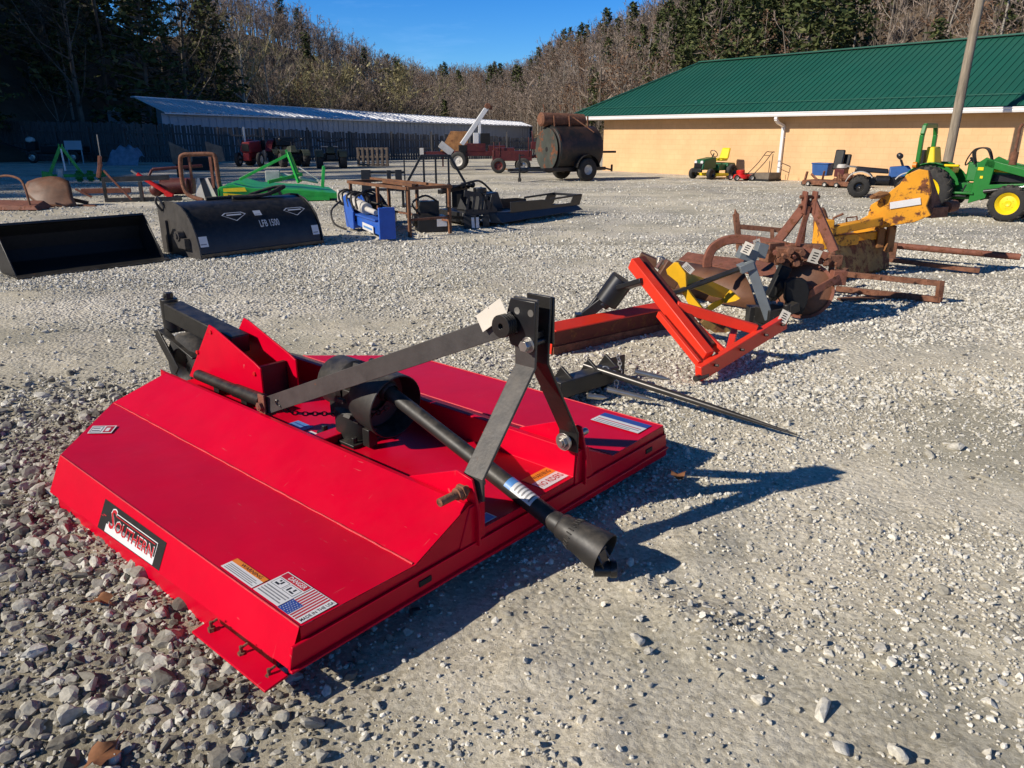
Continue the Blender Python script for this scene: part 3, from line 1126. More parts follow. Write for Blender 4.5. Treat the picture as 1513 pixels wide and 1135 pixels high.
def bare_tree(seed, H, detail=1.0, spread=0.36, leaf=0.0, leafsize=0.28, low=0.3, twigw=0.022):
    t = TG(seed)
    r = t.r
    lean = r.normal(size=2) * 0.04 * H
    hz_ = np.linspace(0, 1, 6)
    bend = r.normal(size=2) * 0.02 * H
    tr = np.stack([lean[0] * hz_ + bend[0] * np.sin(hz_ * 5), lean[1] * hz_ + bend[1] * np.sin(hz_ * 4), hz_ * H * 0.94], 1)
    t.limb(tr, 0.016 * H, 0.003 * H, 6 if detail >= 1 else 5, 0)
    nl = int(r.integers(11, 16) * (1.0 if detail >= 1 else 0.8))
    tw_p, tw_d, lf = [], [], []
    for i in range(nl):
        fr = low + (0.95 - low) * (i + r.uniform(0, 1)) / nl
        p0 = np.array([np.interp(fr, hz_, tr[:, k]) for k in range(3)])
        az = r.uniform(0, 2 * PI)
        el = math.radians(r.uniform(25, 60))
        L = H * spread * (1.1 - fr) * r.uniform(0.7, 1.2) + 0.06 * H
        d = np.array([math.cos(az) * math.cos(el), math.sin(az) * math.cos(el), math.sin(el)])
        p1 = p0 + d * L * 0.55
        p2 = p1 + (d + np.array([0, 0, 0.45])) * L * 0.5
        t.limb([p0, p1, p2], 0.0062 * H * (1.15 - fr), 0.0014 * H, 4 if detail >= 1 else 3, 0)
        for s in range(int(4 * detail) + 1):
            fq = r.uniform(0.3, 1)
            q0 = p0 + (p1 - p0) * min(1, fq * 1.8) + (p2 - p1) * max(0, fq * 1.8 - 1) / 0.8
            dd = d * 0.7 + r.normal(size=3) * 0.55 + np.array([0, 0, 0.35])
            dd /= np.linalg.norm(dd)
            l2 = L * r.uniform(0.3, 0.6)
            q1 = q0 + dd * l2
            t.limb([q0, q1], 0.0022 * H, 0.0007 * H, 3, 1)
            k = int(9 * detail)
            f2 = r.uniform(0.15, 1, (k, 1))
            tw_p.append(q0 + (q1 - q0) * f2)
            e = dd + r.normal(size=(k, 3)) * 0.6 + np.array([0, 0, 0.25])
            e /= np.linalg.norm(e, axis=1, keepdims=True)
            tw_d.append(e * l2 * r.uniform(0.35, 0.8, (k, 1)))
            if leaf > 0:
                kk = int(leaf * 10)
                lf.append(q0 + (q1 - q0) * r.uniform(0.2, 1.1, (kk, 1)) + r.normal(size=(kk, 3)) * 0.03 * H)
    t.slivers(np.concatenate(tw_p), np.concatenate(tw_d), twigw, 1)
    if lf:
        t.cards(np.concatenate(lf), leafsize, 1)
    return t.done()


def pine_tree(seed, H, dens=1.0, width=0.24, start=0.22, card=0.040):
    t = TG(seed)
    r = t.r
    lean = r.normal(size=2) * 0.02 * H
    hz_ = np.linspace(0, 1, 5)
    tr = np.stack([lean[0] * hz_, lean[1] * hz_, hz_ * H * 0.97], 1)
    t.limb(tr, 0.014 * H, 0.002 * H, 6, 0)
    P = []
    n = int(46 * dens)
    for i in range(n):
        fr = start + (1 - start) * ((i + r.uniform(0, 1)) / n) ** 0.9
        p0 = np.array([lean[0] * fr, lean[1] * fr, fr * H * 0.97])
        az = r.uniform(0, 2 * PI)
        L = H * width * (1.03 - fr) ** 0.75 * r.uniform(0.45, 1.15) + 0.02 * H
        d = np.array([math.cos(az), math.sin(az), r.uniform(-0.1, 0.35)])
        p1 = p0 + d * L
        t.limb([p0, p1], 0.0035 * H, 0.001 * H, 3, 0)
        k = int(15 * (0.35 + L / (H * width)))
        f2 = r.uniform(0.3, 1.08, (k, 1))
        P.append(p0 + (p1 - p0) * f2 + r.normal(size=(k, 3)) * np.array([0.016, 0.016, 0.011]) * H)
    t.cards(np.concatenate(P), card * H, 1, flat=0.45, aspect=2.2)
    return t.done()


BARE = [bare_tree(100 + i, 1.0 * 12, 0.75, low=0.22, twigw=0.045) for i in range(9)]
LEAFY = [bare_tree(300 + i, 12, 0.7, leaf=1.0, leafsize=0.20, low=0.3, twigw=0.03) for i in range(4)]
PINES = [pine_tree(500 + i, 12, 2.0, card=0.024) for i in range(5)]
THICKET = [bare_tree(700 + i, 7, 0.8, spread=0.62, low=0.05, twigw=0.03) for i in range(4)]


def hill_mix(a):
    """share of pines and russet trees by azimuth"""
    pine = np.interp(a, [-60, -30, -24, -20, -6, 0, 9, 12, 15, 22, 30], [0.40, 0.38, 0.28, 0.02, 0.02, 0.03, 0.10, 0.32, 0.45, 0.30, 0.20])
    rus = np.interp(a, [-60, -22, -10, 0, 4, 10, 20, 26, 34], [0.0, 0.02, 0.06, 0.08, 0.12, 0.06, 0.08, 0.18, 0.28])
    return pine, rus


def plant(name, lo, hi, step, mats, dark=False, depth=16):
    """one wooded slope, read as one mass"""
    vs, fs, ms, base = [], [], [], 0
    pts = []
    for x in np.arange(-200, 150, step):
        for y in np.arange(-60, 310, step):
            xx, yy = x + rng.uniform(-0.5, 0.5) * step, y + rng.uniform(-0.5, 0.5) * step
            a = math.degrees(math.atan2(xx, yy))
            d = math.hypot(xx, yy)
            if not (lo <= a < hi):
                continue
            f = np.interp(a, HA[:, 0], HA[:, 1])
            c = np.interp(a, HA[:, 0], HA[:, 2])
            if d < f + 1 or d > c + depth:
                continue
            pts.append((xx, yy, a, d))
    for xx, yy, a, d in pts:
        z = float(hill_h(np.array([xx]), np.array([yy]))[0]) - 0.2
        pine, rus = hill_mix(a)
        u = rng.uniform()
        if u < pine:
            g = PINES[rng.integers(len(PINES))]
            mo, s = 2, rng.uniform(0.55, 0.9)
        elif u < pine + rus:
            g = LEAFY[rng.integers(len(LEAFY))]
            mo, s = 4, rng.uniform(0.45, 0.75)
        elif u < 0.86:
            g = BARE[rng.integers(len(BARE))]
            mo, s = 0, rng.uniform(0.45, 0.82)
        else:
            g = THICKET[rng.integers(len(THICKET))]
            mo, s = 0, rng.uniform(0.5, 0.85)
        v, f, m = g
        an = rng.uniform(0, 2 * PI)
        ca, sa = math.cos(an), math.sin(an)
        w = np.stack([(v[:, 0] * ca - v[:, 1] * sa) * s + xx, (v[:, 0] * sa + v[:, 1] * ca) * s + yy, v[:, 2] * s + z], 1)
        vs.append(w.astype(np.float32))
        fs.append(f + base)
        ms.append(m + mo)
        base += len(v)
    o = raw_mesh(name, np.concatenate(vs), np.concatenate(fs), mats, midx=np.concatenate(ms))
    tag(o, kind="stuff")
    return len(pts)


MIX = ["trunk_mix", "twig_brown", "trunk_mix", "needles", "trunk_mix", "twig_russet"]
n1 = plant("bare_woods", -21, 3, 2.8, MIX)
n2 = plant("mixed_woods", 3, 42, 2.8, MIX)
n3 = plant("shaded_woods", -112, -21, 4.2, ["trunk_mix", "twig_shaded", "trunk_mix", "needles", "trunk_mix", "twig_shaded"])
print("trees", n1, n2, n3)


def tree_thing(name, u, v_top, D, geo, geoH, label, group, mats=("bark", "twig_brown"), crown="crown", wide=1.0, sink=0.3):
    """a single tree whose top shows at photo height v_top"""
    d = ray(u, v_top)
    k = D / math.hypot(d.x, d.y)
    top = V((d.x * k, d.y * k, CAMH + d.z * k))
    z0 = max(0.0, float(hill_h(np.array([top.x]), np.array([top.y]))[0])) - sink
    s = (top.z - z0) / geoH
    v, f, m = geo
    root = thing(name, label, "tree", (top.x, top.y, z0), random.uniform(0, 6.28), group)
    for idx, (pn, mt) in enumerate((("trunk", mats[0]), (crown, mats[1]))):
        sel = f[m == idx]
        used, inv = np.unique(sel, return_inverse=True)
        raw_mesh(pn, v[used] * np.array([s * wide, s * wide, s]), inv.reshape(-1, 3), mt, parent=root)
    return root


G1 = "trees standing out from the wooded hills"
tree_thing("pine_tree", 912, 52, 150, pine_tree(900, 12, 6.0, 0.20, 0.1, 0.014), 12, "dark pointed pine standing alone on the skyline left of the bare tree", G1, ("bark", "needles"))
tree_thing("bare_tree", 976, 2, 165, bare_tree(901, 12, 1.2, 0.45, twigw=0.02), 12, "thin leafless tree against the sky between two pines on the right ridge", G1, ("bark", "twig_brown"))
for k, (u, v, D, lab) in enumerate([(1040, -8, 140, "bushy green pine, leftmost of the pines above the green roof"), (1085, -30, 128, "tall dark pine above the left slope of the green roof"),
                                    (1130, -35, 132, "broad pine rising out of frame above the green roof ridge"), (1015, 30, 148, "short full pine at the left end of the ridge pines"),
                                    (1290, -30, 112, "yellow green pine among bare trees above the roof ridge")]):
    tree_thing("pine_tree", u, v, D, pine_tree(910 + k, 12, 8.5, 0.30, 0.06, 0.0125), 12, lab, G1, ("bark", "needles"))
tree_thing("bare_tree", 393, 60, 92, bare_tree(930, 12, 1.3, 0.40, twigw=0.02), 12, "pale barked bare tree behind the left end of the long shed", G1, ("bark_pale", "twig_olive"))
tree_thing("bare_tree", 352, 22, 86, bare_tree(931, 12, 1.3, 0.42, leaf=0.25, leafsize=0.22), 12, "olive tinged tree lit by the sun at the edge of the dark woods", G1, ("bark_pale", "twig_olive"))
for k, (u, v, D, w, lab) in enumerate([(582, 106, 118, 1.25, "round olive brown tree behind the middle of the long shed"), (492, 95, 112, 1.15, "yellowish rounded tree left of the olive one behind the shed"),
                                       (445, 112, 100, 1.2, "low spreading tawny tree just above the shed roof")]):
    tree_thing("bare_tree", u, v, D, bare_tree(940 + k, 8, 1.5, 0.62, leaf=0.45, leafsize=0.2, low=0.1, twigw=0.02), 8, lab, G1, ("bark", "twig_olive"), wide=w)
tree_thing("pine_tree", 797, 108, 140, pine_tree(950, 10, 3, 0.17, 0.05, 0.022), 10, "small narrow cedar on the bare hillside above the tank", G1, ("bark", "needles"))
tree_thing("pine_tree", 680, 128, 175, pine_tree(951, 10, 3, 0.2, 0.05, 0.022), 10, "small dark cedar low on the far hillside above the shed", G1, ("bark", "needles"))
for k, (u, v, D, lab) in enumerate([(1420, -40, 92, "rust leaved oak behind the top of the leaning pole"), (1480, -30, 90, "rust leaved oak at the right edge above the roof ridge"),
                                    (1370, -30, 96, "russet tree just left of the leaning pole above the roof")]):
    tree_thing("oak_tree", u, v, D, bare_tree(960 + k, 12, 1.2, 0.45, leaf=2.2, leafsize=0.15, twigw=0.02), 12, lab, G1, ("bark_pale", "twig_russet"))
for k, (u, v, D, lab) in enumerate([(1172, 10, 92, "slender grey bare tree above the left part of the roof ridge"), (1245, -20, 94, "bare tree with forked limbs above the middle of the roof ridge"),
                                    (1330, 0, 92, "grey leafless tree left of the russet trees above the roof")]):
    tree_thing("bare_tree", u, v, D, bare_tree(970 + k, 12, 1.2, 0.42, twigw=0.02), 12, lab, G1, ("bark_pale", "twig_brown"))
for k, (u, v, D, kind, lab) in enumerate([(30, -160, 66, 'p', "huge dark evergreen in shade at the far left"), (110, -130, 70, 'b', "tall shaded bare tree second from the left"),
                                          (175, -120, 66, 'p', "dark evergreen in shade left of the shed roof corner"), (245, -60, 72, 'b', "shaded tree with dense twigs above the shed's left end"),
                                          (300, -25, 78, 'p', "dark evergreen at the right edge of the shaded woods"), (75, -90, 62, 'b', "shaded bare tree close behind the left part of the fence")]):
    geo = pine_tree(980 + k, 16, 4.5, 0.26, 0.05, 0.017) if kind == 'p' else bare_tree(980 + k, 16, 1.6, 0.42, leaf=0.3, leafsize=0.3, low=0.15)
    tree_thing("evergreen_tree" if kind == 'p' else "bare_tree", u, v, D, geo, 16, lab, "dark trees behind the fence", ("bark", "needles" if kind == 'p' else "twig_shaded"))

# ---- green-roofed building --------------------------------------------------
W0 = G(890, 252)
e = V((0.6294, -0.7771, 0))
nin = V((0.7771, 0.6294, 0))
yaw_w = math.atan2(e.y, e.x)
bld = thing("store_building", "long tan block building with a green ribbed metal hip roof and white gutter", "building", (W0.x, W0.y, 0), yaw_w)
# local axes: x along the front wall to the right, y into the building
LEN, DEP, EAVE, OV = 46.0, 7.3, 2.24, 0.55
b = B()
b.hexa([(0, 0, -0.2), (LEN, 0, -0.2), (LEN, DEP, -0.2), (0, DEP, -0.2), (0, 0, EAVE - 0.02), (LEN, 0, EAVE - 0.02), (LEN, DEP, EAVE - 0.02), (0, DEP, EAVE - 0.02)])
b.build("wall", "tan_block", bld, bevel=0, smooth=0)
WW, RZ = 4.17, 4.68
x0, x1, y0, y1 = -1.8, LEN + 0.6, -OV, 2 * WW - OV
zE = EAVE + 0.16
rl, rr = (x0 + WW, y0 + WW, RZ), (x1 - WW, y0 + WW, RZ)
A_, B_, C_, D_ = (x0, y0, zE), (x1, y0, zE), (x1, y1, zE), (x0, y1, zE)
b = B()
b.add([A_, B_, C_, D_, rl, rr], [(0, 1, 5, 4), (1, 2, 5), (2, 3, 4, 5), (3, 0, 4)])
b.mi = 1
k = x0 + 0.15
slope = V((0, WW, RZ - zE)).normalized()
up = V((0, -slope.z, slope.y)) * 0.012
while k < x1 - 0.1:
    dist = min(1.0, (k - x0) / WW, (x1 - k) / WW)
    p0 = V((k, y0 + 0.01, zE)) + up
    p1 = V((k, y0 + WW * dist, zE + (RZ - zE) * dist)) + up
    if (p1 - p0).length > 0.1:
        b.bar(p0, p1, 0.03, 0.028, side=(1, 0, 0))
    k += 0.2286
k = y0 + 0.15
while k < y1 - 0.1:
    dist = min(1.0, (k - y0) / WW, (y1 - k) / WW)
    b.bar((x0 + 0.01, k, zE + 0.014), (x0 + WW * dist, k, zE + (RZ - zE) * dist + 0.014), 0.035, 0.03, side=(0, 1, 0))
    k += 0.2286
b.mi = 0
b.bar(V(rl) + V((0, 0, 0.03)), V(rr) + V((0, 0, 0.03)), 0.30, 0.05)
b.bar(V(A_) + V((0, 0, 0.03)), V(rl) + V((0, 0, 0.03)), 0.22, 0.05)
b.bar((x0 + 0.35, y0 + 0.52, zE + 0.35), (x1, y0 + 0.52, zE + 0.35), 0.02, 0.02)
b.build("roof", ["roof_green", "roof_rib_green"], bld, bevel=0, smooth=0)
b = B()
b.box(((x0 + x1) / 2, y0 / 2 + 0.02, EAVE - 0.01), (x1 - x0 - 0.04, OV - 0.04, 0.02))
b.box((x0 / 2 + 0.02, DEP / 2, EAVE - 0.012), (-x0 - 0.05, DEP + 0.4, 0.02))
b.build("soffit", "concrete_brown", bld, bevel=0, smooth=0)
g = B()
prof = [(0, 0), (-0.10, 0.0), (-0.125, 0.06), (-0.115, 0.09), (-0.14, 0.13), (-0.13, 0.15), (0, 0.15)]
g.loft([V((x0, y0 + a, EAVE - 0.02 + c)) for a, c in prof], [V((x1, y0 + a, EAVE - 0.02 + c)) for a, c in prof])
g.box((x0 - 0.02, (y0 + y1) / 2, EAVE + 0.055), (0.04, y1 - y0, 0.15))
g.build("gutter", "gutter_white", bld, bevel=0.004)
spout_x = 9.22
for sx, lab in ((spout_x, None), (26.0, None)):
    d = B()
    pts = [(sx, y0 - 0.06, EAVE - 0.03), (sx, y0 - 0.06, EAVE - 0.12), (sx, y0 + 0.12, EAVE - 0.24), (sx, -0.06, EAVE - 0.34), (sx, -0.06, 0.16), (sx, -0.2, 0.06)]
    for p, q in zip(pts[:-1], pts[1:]):
        d.bar(p, q, 0.11, 0.085, side=(1, 0, 0))
    for z in (0.5, 1.5):
        d.box((sx, -0.012, z), (0.17, 0.02, 0.03))
    d.build("downspout", "gutter_white", bld, bevel=0.006)

# ---- utility pole -----------------------------------------------------------
pb = G(1390, 287)
pole = thing("utility_pole", "weathered leaning wooden utility pole in front of the tan wall by the tractor", "utility pole", (pb.x, pb.y, 0))
b = B()
lean = V((0.022, 0.0, 1)).normalized()
pts = [lean * (10.5 * i / 12) + V((0.01 * math.sin(i * 1.3), 0.01 * math.cos(i), 0)) for i in range(13)]
pts[0] = V((0, 0, -0.3))
b.tube(pts, [0.130 - 0.004 * i for i in range(13)], 16)
b.build("shaft", "pole_wood", pole, bevel=0, smooth=60)
b = B()
b.tube([V((0.09, -0.10, 0)), V((0.14, -0.09, 3)), V((0.20, -0.07, 7))], 0.012, 6)
b.build("ground_wire", "dark_steel", pole, bevel=0)
b = B()
for z in (8.6, 9.6):
    c = lean * z
    b.bar(c + V((-1.1, -0.15, 0)), c + V((1.1, -0.15, 0)), 0.1, 0.12)
    for q in (-1.0, -0.5, 0.5, 1.0):
        b.lathe([(0.02, 0), (0.05, 0.02), (0.03, 0.07), (0.05, 0.09), (0.03, 0.14)], c + V((q, -0.15, 0.06)), (0, 0, 1), 10)
b.build("crossarm", "pole_wood", pole, bevel=0.004)

# ---- shed and fence ---------------------------------------------------------
def rd(u, v, D):
    d = ray(u, v)
    k = D / d.y
    return V((d.x * k, D, CAMH + d.z * k))


shed = thing("long_shed", "long low corrugated metal shed with a pale shining roof behind the fence", "shed", (0, 0, 0), 0, world=True)
FL, FR = rd(243, 166, 50), rd(787, 186.5, 92)      # front eave
TL, TR = rd(196, 143, 53.5), rd(770, 180.5, 95.5)      # high back edge
bk = V((TL.x - FL.x, TL.y - FL.y, 0))
FLg, FRg = V((FL.x, FL.y, -0.3)), V((FR.x, FR.y, -0.3))
axis = (FR - FL).normalized()
b = B()
n_r = int((FR - FL).length / 0.3)
inw = V((-axis.y, axis.x, 0)).normalized()
for i in range(n_r):
    p, q = FL + (FR - FL) * (i / n_r), FL + (FR - FL) * ((i + 1) / n_r)
    j = 0.03 if i % 2 else 0.0
    p0, q0 = p + inw * (0.35 + j), q + inw * (0.35 + j)
    b.add([(p0.x, p0.y, -0.3), (q0.x, q0.y, -0.3), (q0.x, q0.y, q.z - 0.02), (p0.x, p0.y, p.z - 0.02)], [(0, 1, 2, 3)])
eg = FL + inw * 0.35 + axis * 0.5
gl = TL + axis * 1.6
b.add([(eg.x, eg.y, -0.3), (gl.x, gl.y, -0.3), (gl.x, gl.y, TL.z - 0.06), (eg.x, eg.y, FL.z - 0.02)], [(0, 1, 2, 3)])
b.add([(gl.x, gl.y, -0.3), (TR.x, TR.y, -0.3), (TR.x, TR.y, TR.z - 0.06), (gl.x, gl.y, TL.z - 0.06)], [(0, 1, 2, 3)])
b.add([(FR.x, FR.y, -0.3), (TR.x, TR.y, -0.3), (TR.x, TR.y, TR.z - 0.06), (FR.x, FR.y, FR.z - 0.06)], [(0, 1, 2, 3)])
b.build("wall", "shed_wall", shed, bevel=0, smooth=0)
b = B()
n_r = int((FR - FL).length / 0.45)
for i in range(n_r):
    p, q = FL + (FR - FL) * (i / n_r), FL + (FR - FL) * ((i + 1) / n_r)
    s, t_ = TL + (TR - TL) * (i / n_r), TL + (TR - TL) * ((i + 1) / n_r)
    j = V((0, 0, 0.03)) if i % 2 else V((0, 0, 0))
    b.add([p + j, q + j, t_ + j, s + j], [(0, 1, 2, 3)])
    b.bar(p + V((0, 0, 0.025)), s + V((0, 0, 0.025)), 0.07, 0.05)
b.bar(FL - V((0, 0, 0.05)), FR - V((0, 0, 0.05)), 0.06, 0.09)
b.bar(TL, TR, 0.5, 0.08)
b.build("roof", "shed_roof", shed, bevel=0, smooth=0)

small = thing("small_shed", "tiny pale blue grey shed peeking over the fence left of the long shed", "shed", tuple(rd(199, 240, 60))[:2] + (0,), 0)
b = B()
b.box((0, 0, 1.55), (1.7, 2.5, 3.3))
b.build("wall", "shed_wall", small, bevel=0)
b = B()
b.loft([V((-1.0, -1.4, 3.2)), V((1.0, -1.4, 3.2)), V((0, -1.4, 3.5))], [V((-1.0, 1.4, 3.2)), V((1.0, 1.4, 3.2)), V((0, 1.4, 3.5))])
b.build("roof", "shed_roof", small, bevel=0)

fence = thing("board_fence", "tall weathered grey board fence along the back of the yard", "fence", (0, 0, 0), 0, world=True)
b = B()
FP = [rd(-250, 237, 53), rd(0, 237.5, 49.5), rd(190, 240, 46.2), rd(520, 240.5, 49.5), rd(800, 239, 54)]
hts = [2.5, 2.42, 2.25, 1.72, 1.36]
FP = [V((p.x, p.y, 0)) for p in FP]
for s in range(4):
    p, q = FP[s], FP[s + 1]
    n = int((q - p).length / 0.165)
    d = (q - p).normalized()
    for i in range(n):
        c = p + (q - p) * ((i + 0.5) / n)
        h = hts[s] + (hts[s + 1] - hts[s]) * i / n + random.uniform(-0.07, 0.05)
        tl = d * random.uniform(-0.03, 0.03) + V((-d.y, d.x, 0)) * random.uniform(-0.02, 0.02)
        b.bar(c + V((0, 0, -0.1)) + V((-d.y, d.x, 0)) * random.uniform(-0.015, 0.015), c + tl + V((0, 0, h)), random.uniform(0.13, 0.158), 0.02, side=d)
b.build("boards", "fence_wood", fence, bevel=0, smooth=0)
b = B()
for s in range(4):
    p, q = FP[s], FP[s + 1]
    nrm = V((-(q - p).y, (q - p).x, 0)).normalized()
    if nrm.y > 0:
        nrm = -nrm
    for fz in (0.35, 1.15, 1.9):
        b.bar(p + V((0, 0, fz * hts[s] / 2.5)) + nrm * 0.05, q + V((0, 0, fz * hts[s + 1] / 2.5)) + nrm * 0.05, 0.045, 0.09)
b.build("rail", "fence_wood", fence, bevel=0, smooth=0)
for s in range(4):
    p, q = FP[s], FP[s + 1]
    n = int((q - p).length / 2.6)
    nrm = V((-(q - p).y, (q - p).x, 0)).normalized()
    if nrm.y > 0:
        nrm = -nrm
    for i in range(n):
        c = p + (q - p) * (i / n) + nrm * 0.13
        b = B()
        b.box((c.x, c.y, 1.0), (0.1, 0.1, 2.2 * hts[s] / 2.5))
        b.build("post", "fence_wood", fence, bevel=0, smooth=0)
# ================================================================== RED ROTARY CUTTER
CUT_YAW = math.radians(49)
CUT_T = V((-0.65, 1.90, 0))
cut = thing("rotary_cutter", "large glossy red rotary cutter with black three point A-frame, closest machine in the yard", "rotary cutter", CUT_T, CUT_YAW)
Wd = 2.18
PROF = [(0, .22), (.47, .212), (.742, .338), (.766, .336), (.778, .212), (1.402, .212), (1.414, .336), (1.438, .338), (1.71, .212), (2.18, .22)]


def vback(u):
    return float(np.interp(u, [0, .47, .742, .778, 1.402, 1.438, 1.71, 2.18], [1.95, 2.53, 2.44, 2.60, 2.60, 2.44, 2.53, 1.95]))


b = B()
ft = [V((u, 0, z)) for u, z in PROF]
md = [V((u, 1.9, z)) for u, z in PROF]
bkp = [V((u, vback(u), z)) for u, z in PROF]
th = V((0, 0, -0.012))
for r0, r1 in ((ft, md), (md, bkp)):
    for i in range(len(PROF) - 1):
        p = [r0[i], r0[i + 1], r1[i + 1], r1[i]]
        b.add(p, [(0, 1, 2, 3)])
# left and right side panels, slightly flared
for s in (0, 1):
    X = (lambda q: q) if s == 0 else (lambda q: Wd - q)
    b.add([(X(0), 0, .22), (X(0), 1.95, .22), (X(-.074), 1.95, .055), (X(-.054), 0, .10)], [(0, 1, 2, 3)])
    b.add([(X(0.02), 0, .20), (X(0.02), 1.95, .20), (X(-.044), 1.95, .058), (X(-.024), 0, .104)], [(0, 1, 2, 3)])
    b.add([(X(0), 1.95, .22), (X(.47), 2.53, .212), (X(.45), 2.56, .06), (X(-.074), 1.95, .055)], [(0, 1, 2, 3)])
    b.add([(X(.47), 2.53, .212), (X(.742), 2.44, .338), (X(.742), 2.46, .06), (X(.45), 2.56, .06)], [(0, 1, 2, 3)])
b.add([(.742, 2.44, .338), (.766, 2.46, .336), (.778, 2.60, .212), (.778, 2.6, .06), (.742, 2.46, .06)], [(0, 1, 2, 3, 4)])
b.add([(Wd - .742, 2.44, .338), (Wd - .766, 2.46, .336), (Wd - .778, 2.60, .212), (Wd - .778, 2.6, .06), (Wd - .742, 2.46, .06)], [(0, 1, 2, 3, 4)])
b.add([(.778, 2.6, .212), (1.402, 2.6, .212), (1.402, 2.6, .06), (.778, 2.6, .06)], [(0, 1, 2, 3)])
# front closing face and the turned lip
b.add([(u, -0.003, z) for u, z in PROF] + [(2.18, -0.003, .115), (0, -0.003, .115)], [tuple(range(12))])
deck = b.build("deck", "red_paint", cut, bevel=0.003, smooth=0)

b = B()     # folded lip along the front edge
b.hexa([(-.058, -.016, .098), (2.20, -.016, .098), (2.20, -.005, .098), (-.058, -.005, .098), (-.040, -.016, .176), (2.19, -.016, .176), (2.19, -.005, .176), (-.040, -.005, .176)])
b.hexa([(-.058, -.016, .098), (2.20, -.016, .098), (2.20, -.030, .094), (-.058, -.030, .094), (-.058, -.016, .106), (2.20, -.016, .106), (2.20, -.030, .102), (-.058, -.030, .102)])
b.mi = 1
for u, v_ in ((.50, 0), (2.02, 0)):
    b.box((u, -.018, .140), (.06, .006, .024))
b.build("front_lip", ["red_paint", "void_black"], cut, bevel=0.003)

b = B()     # weld beads
for u, z in ((.47, .214), (1.71, .214)):
    b.tube([V((u + random.uniform(-.0015, .0015), 0.01 + 2.5 * i / 60, z)) for i in range(61)], [0.0035 + random.uniform(0, .0015) for _ in range(61)], 6)
for x in (0.0, 2.18):
    b.tube([V((x, 1.94 * i / 40, .2205)) for i in range(41)], [0.0028 + random.uniform(0, .001) for _ in range(41)], 6)
b.build("weld_bead", "weld_red", cut, bevel=0)

for s in (0,):                     # skid shoe with bolts
    X = (lambda q: q) if s == 0 else (lambda q: Wd - q)
    b = B()
    b.hexa([(X(-.066), -.02, .088), (X(-.146), -.02, .080), (X(-.142), .44, .060), (X(-.062), .44, .070),
            (X(-.066), -.02, .096), (X(-.146), -.02, .088), (X(-.142), .44, .068), (X(-.062), .44, .078)])
    b.hexa([(X(-.034), .10, -.02), (X(-.044), .10, -.02), (X(-.060), 1.9, -.02), (X(-.050), 1.9, -.02),
            (X(-.034), .10, .11), (X(-.044), .10, .11), (X(-.060), 1.9, .07), (X(-.050), 1.9, .07)])
    shoe = b.build("skid_shoe", "red_paint", cut, bevel=0.002)
    for v_ in (.03, .19, .38):
        b = B()
        b.cyl((X(-.100), v_, .06), (X(-.100), v_, .112), .006, n=8)
        b.cyl((X(-.100), v_, .070), (X(-.100), v_, .090), .013, n=6)
        b.cyl((X(-.105), v_, .104), (X(-.078), v_ - .004, .112), .0045, n=6)
        b.build("bolt", "rust_metal", shoe, bevel=0)

# lower hitch lugs on the two ridges
for s, u0 in ((0, .775), (1, 1.452)):
    b = B()
    for du in (.0,) if s == 0 else (.012,):
        b.slab([(u0 + du, -.028, .16), (u0 + du, -.028, .30), (u0 + du, .005, .43), (u0 + du, .085, .445), (u0 + du, .36, .335), (u0 + du, .36, .21)], (.012, 0, 0))
    b.slab([(u0 - .10 if s == 0 else u0 - .05, -.004, .15), (u0 + .05 if s == 0 else u0 + .10, -.004, .15), (u0 + .05, -.004, .33), (u0 - .03, -.004, .33)], (0, .008, 0))
    lug = b.build("hitch_lug", "red_paint", cut, bevel=0.003)
    b = B()
    if s == 0:
        b.cyl((u0 - .15, .03, .385), (u0 + .08, .03, .385), .016, n=14)
        b.cyl((u0 - .045, .03, .385), (u0 - .03, .03, .385), .032, n=6)
        b.cyl((u0 - .065, .03, .385), (u0 - .046, .03, .385), .024, n=14)
        b.build("hitch_pin", "rust_metal", lug, bevel=0.001)
    else:
        b.cyl((u0 - .115, .03, .385), (u0 + .08, .03, .385), .016, n=12)
        b.cyl((u0 - .090, .03, .385), (u0 - .082, .03, .385), .040, n=20)
        b.cyl((u0 - .106, .03, .385), (u0 - .09, .03, .385), .027, n=6)
        b.build("hitch_bolt", "steel", lug, bevel=0.001)

# A-frame: two bent flat bars
UC = 1.14
for s in (-1, 1):
    u_lo = .805 if s < 0 else 1.400
    u_hi = UC - .035 if s < 0 else UC + .045
    b = B()
    ctr = [(u_lo, .335), (u_lo, .425), (u_hi, .79), (u_hi, 1.06)]
    t_ = .0065
    lft = []
    for k, (u, z) in enumerate(ctr):
        if k in (0, 3):
            n = V((1, 0, 0))
        else:
            d0 = (V((ctr[k][0] - ctr[k - 1][0], 0, ctr[k][1] - ctr[k - 1][1]))).normalized()
            d1 = (V((ctr[k + 1][0] - ctr[k][0], 0, ctr[k + 1][1] - ctr[k][1]))).normalized()
            d = (d0 + d1).normalized()
            n = V((d.z, 0, -d.x))
        lft.append(n * t_)
    v0, v1 = -.022, .078
    for k in range(3):
        (ua, za), (ub, zb) = ctr[k], ctr[k + 1]
        na_, nb_ = lft[k], lft[k + 1]
        w0 = .010 if k == 2 else 0
        b.hexa([V((ua, v0, za)) - na_, V((ua, v0, za)) + na_, V((ua, v1, za)) + na_, V((ua, v1, za)) - na_,
                V((ub, v0 - w0, zb)) - nb_, V((ub, v0 - w0, zb)) + nb_, V((ub, v1 + w0, zb)) + nb_, V((ub, v1 + w0, zb)) - nb_])
    b.build("hitch_arm", "grey_bar" if s < 0 else "black_paint", cut, bevel=0.003)  # lighter bar on the sunlit arm: light put into the colour
b = B()     # top link block: side plates, spacer, bolts
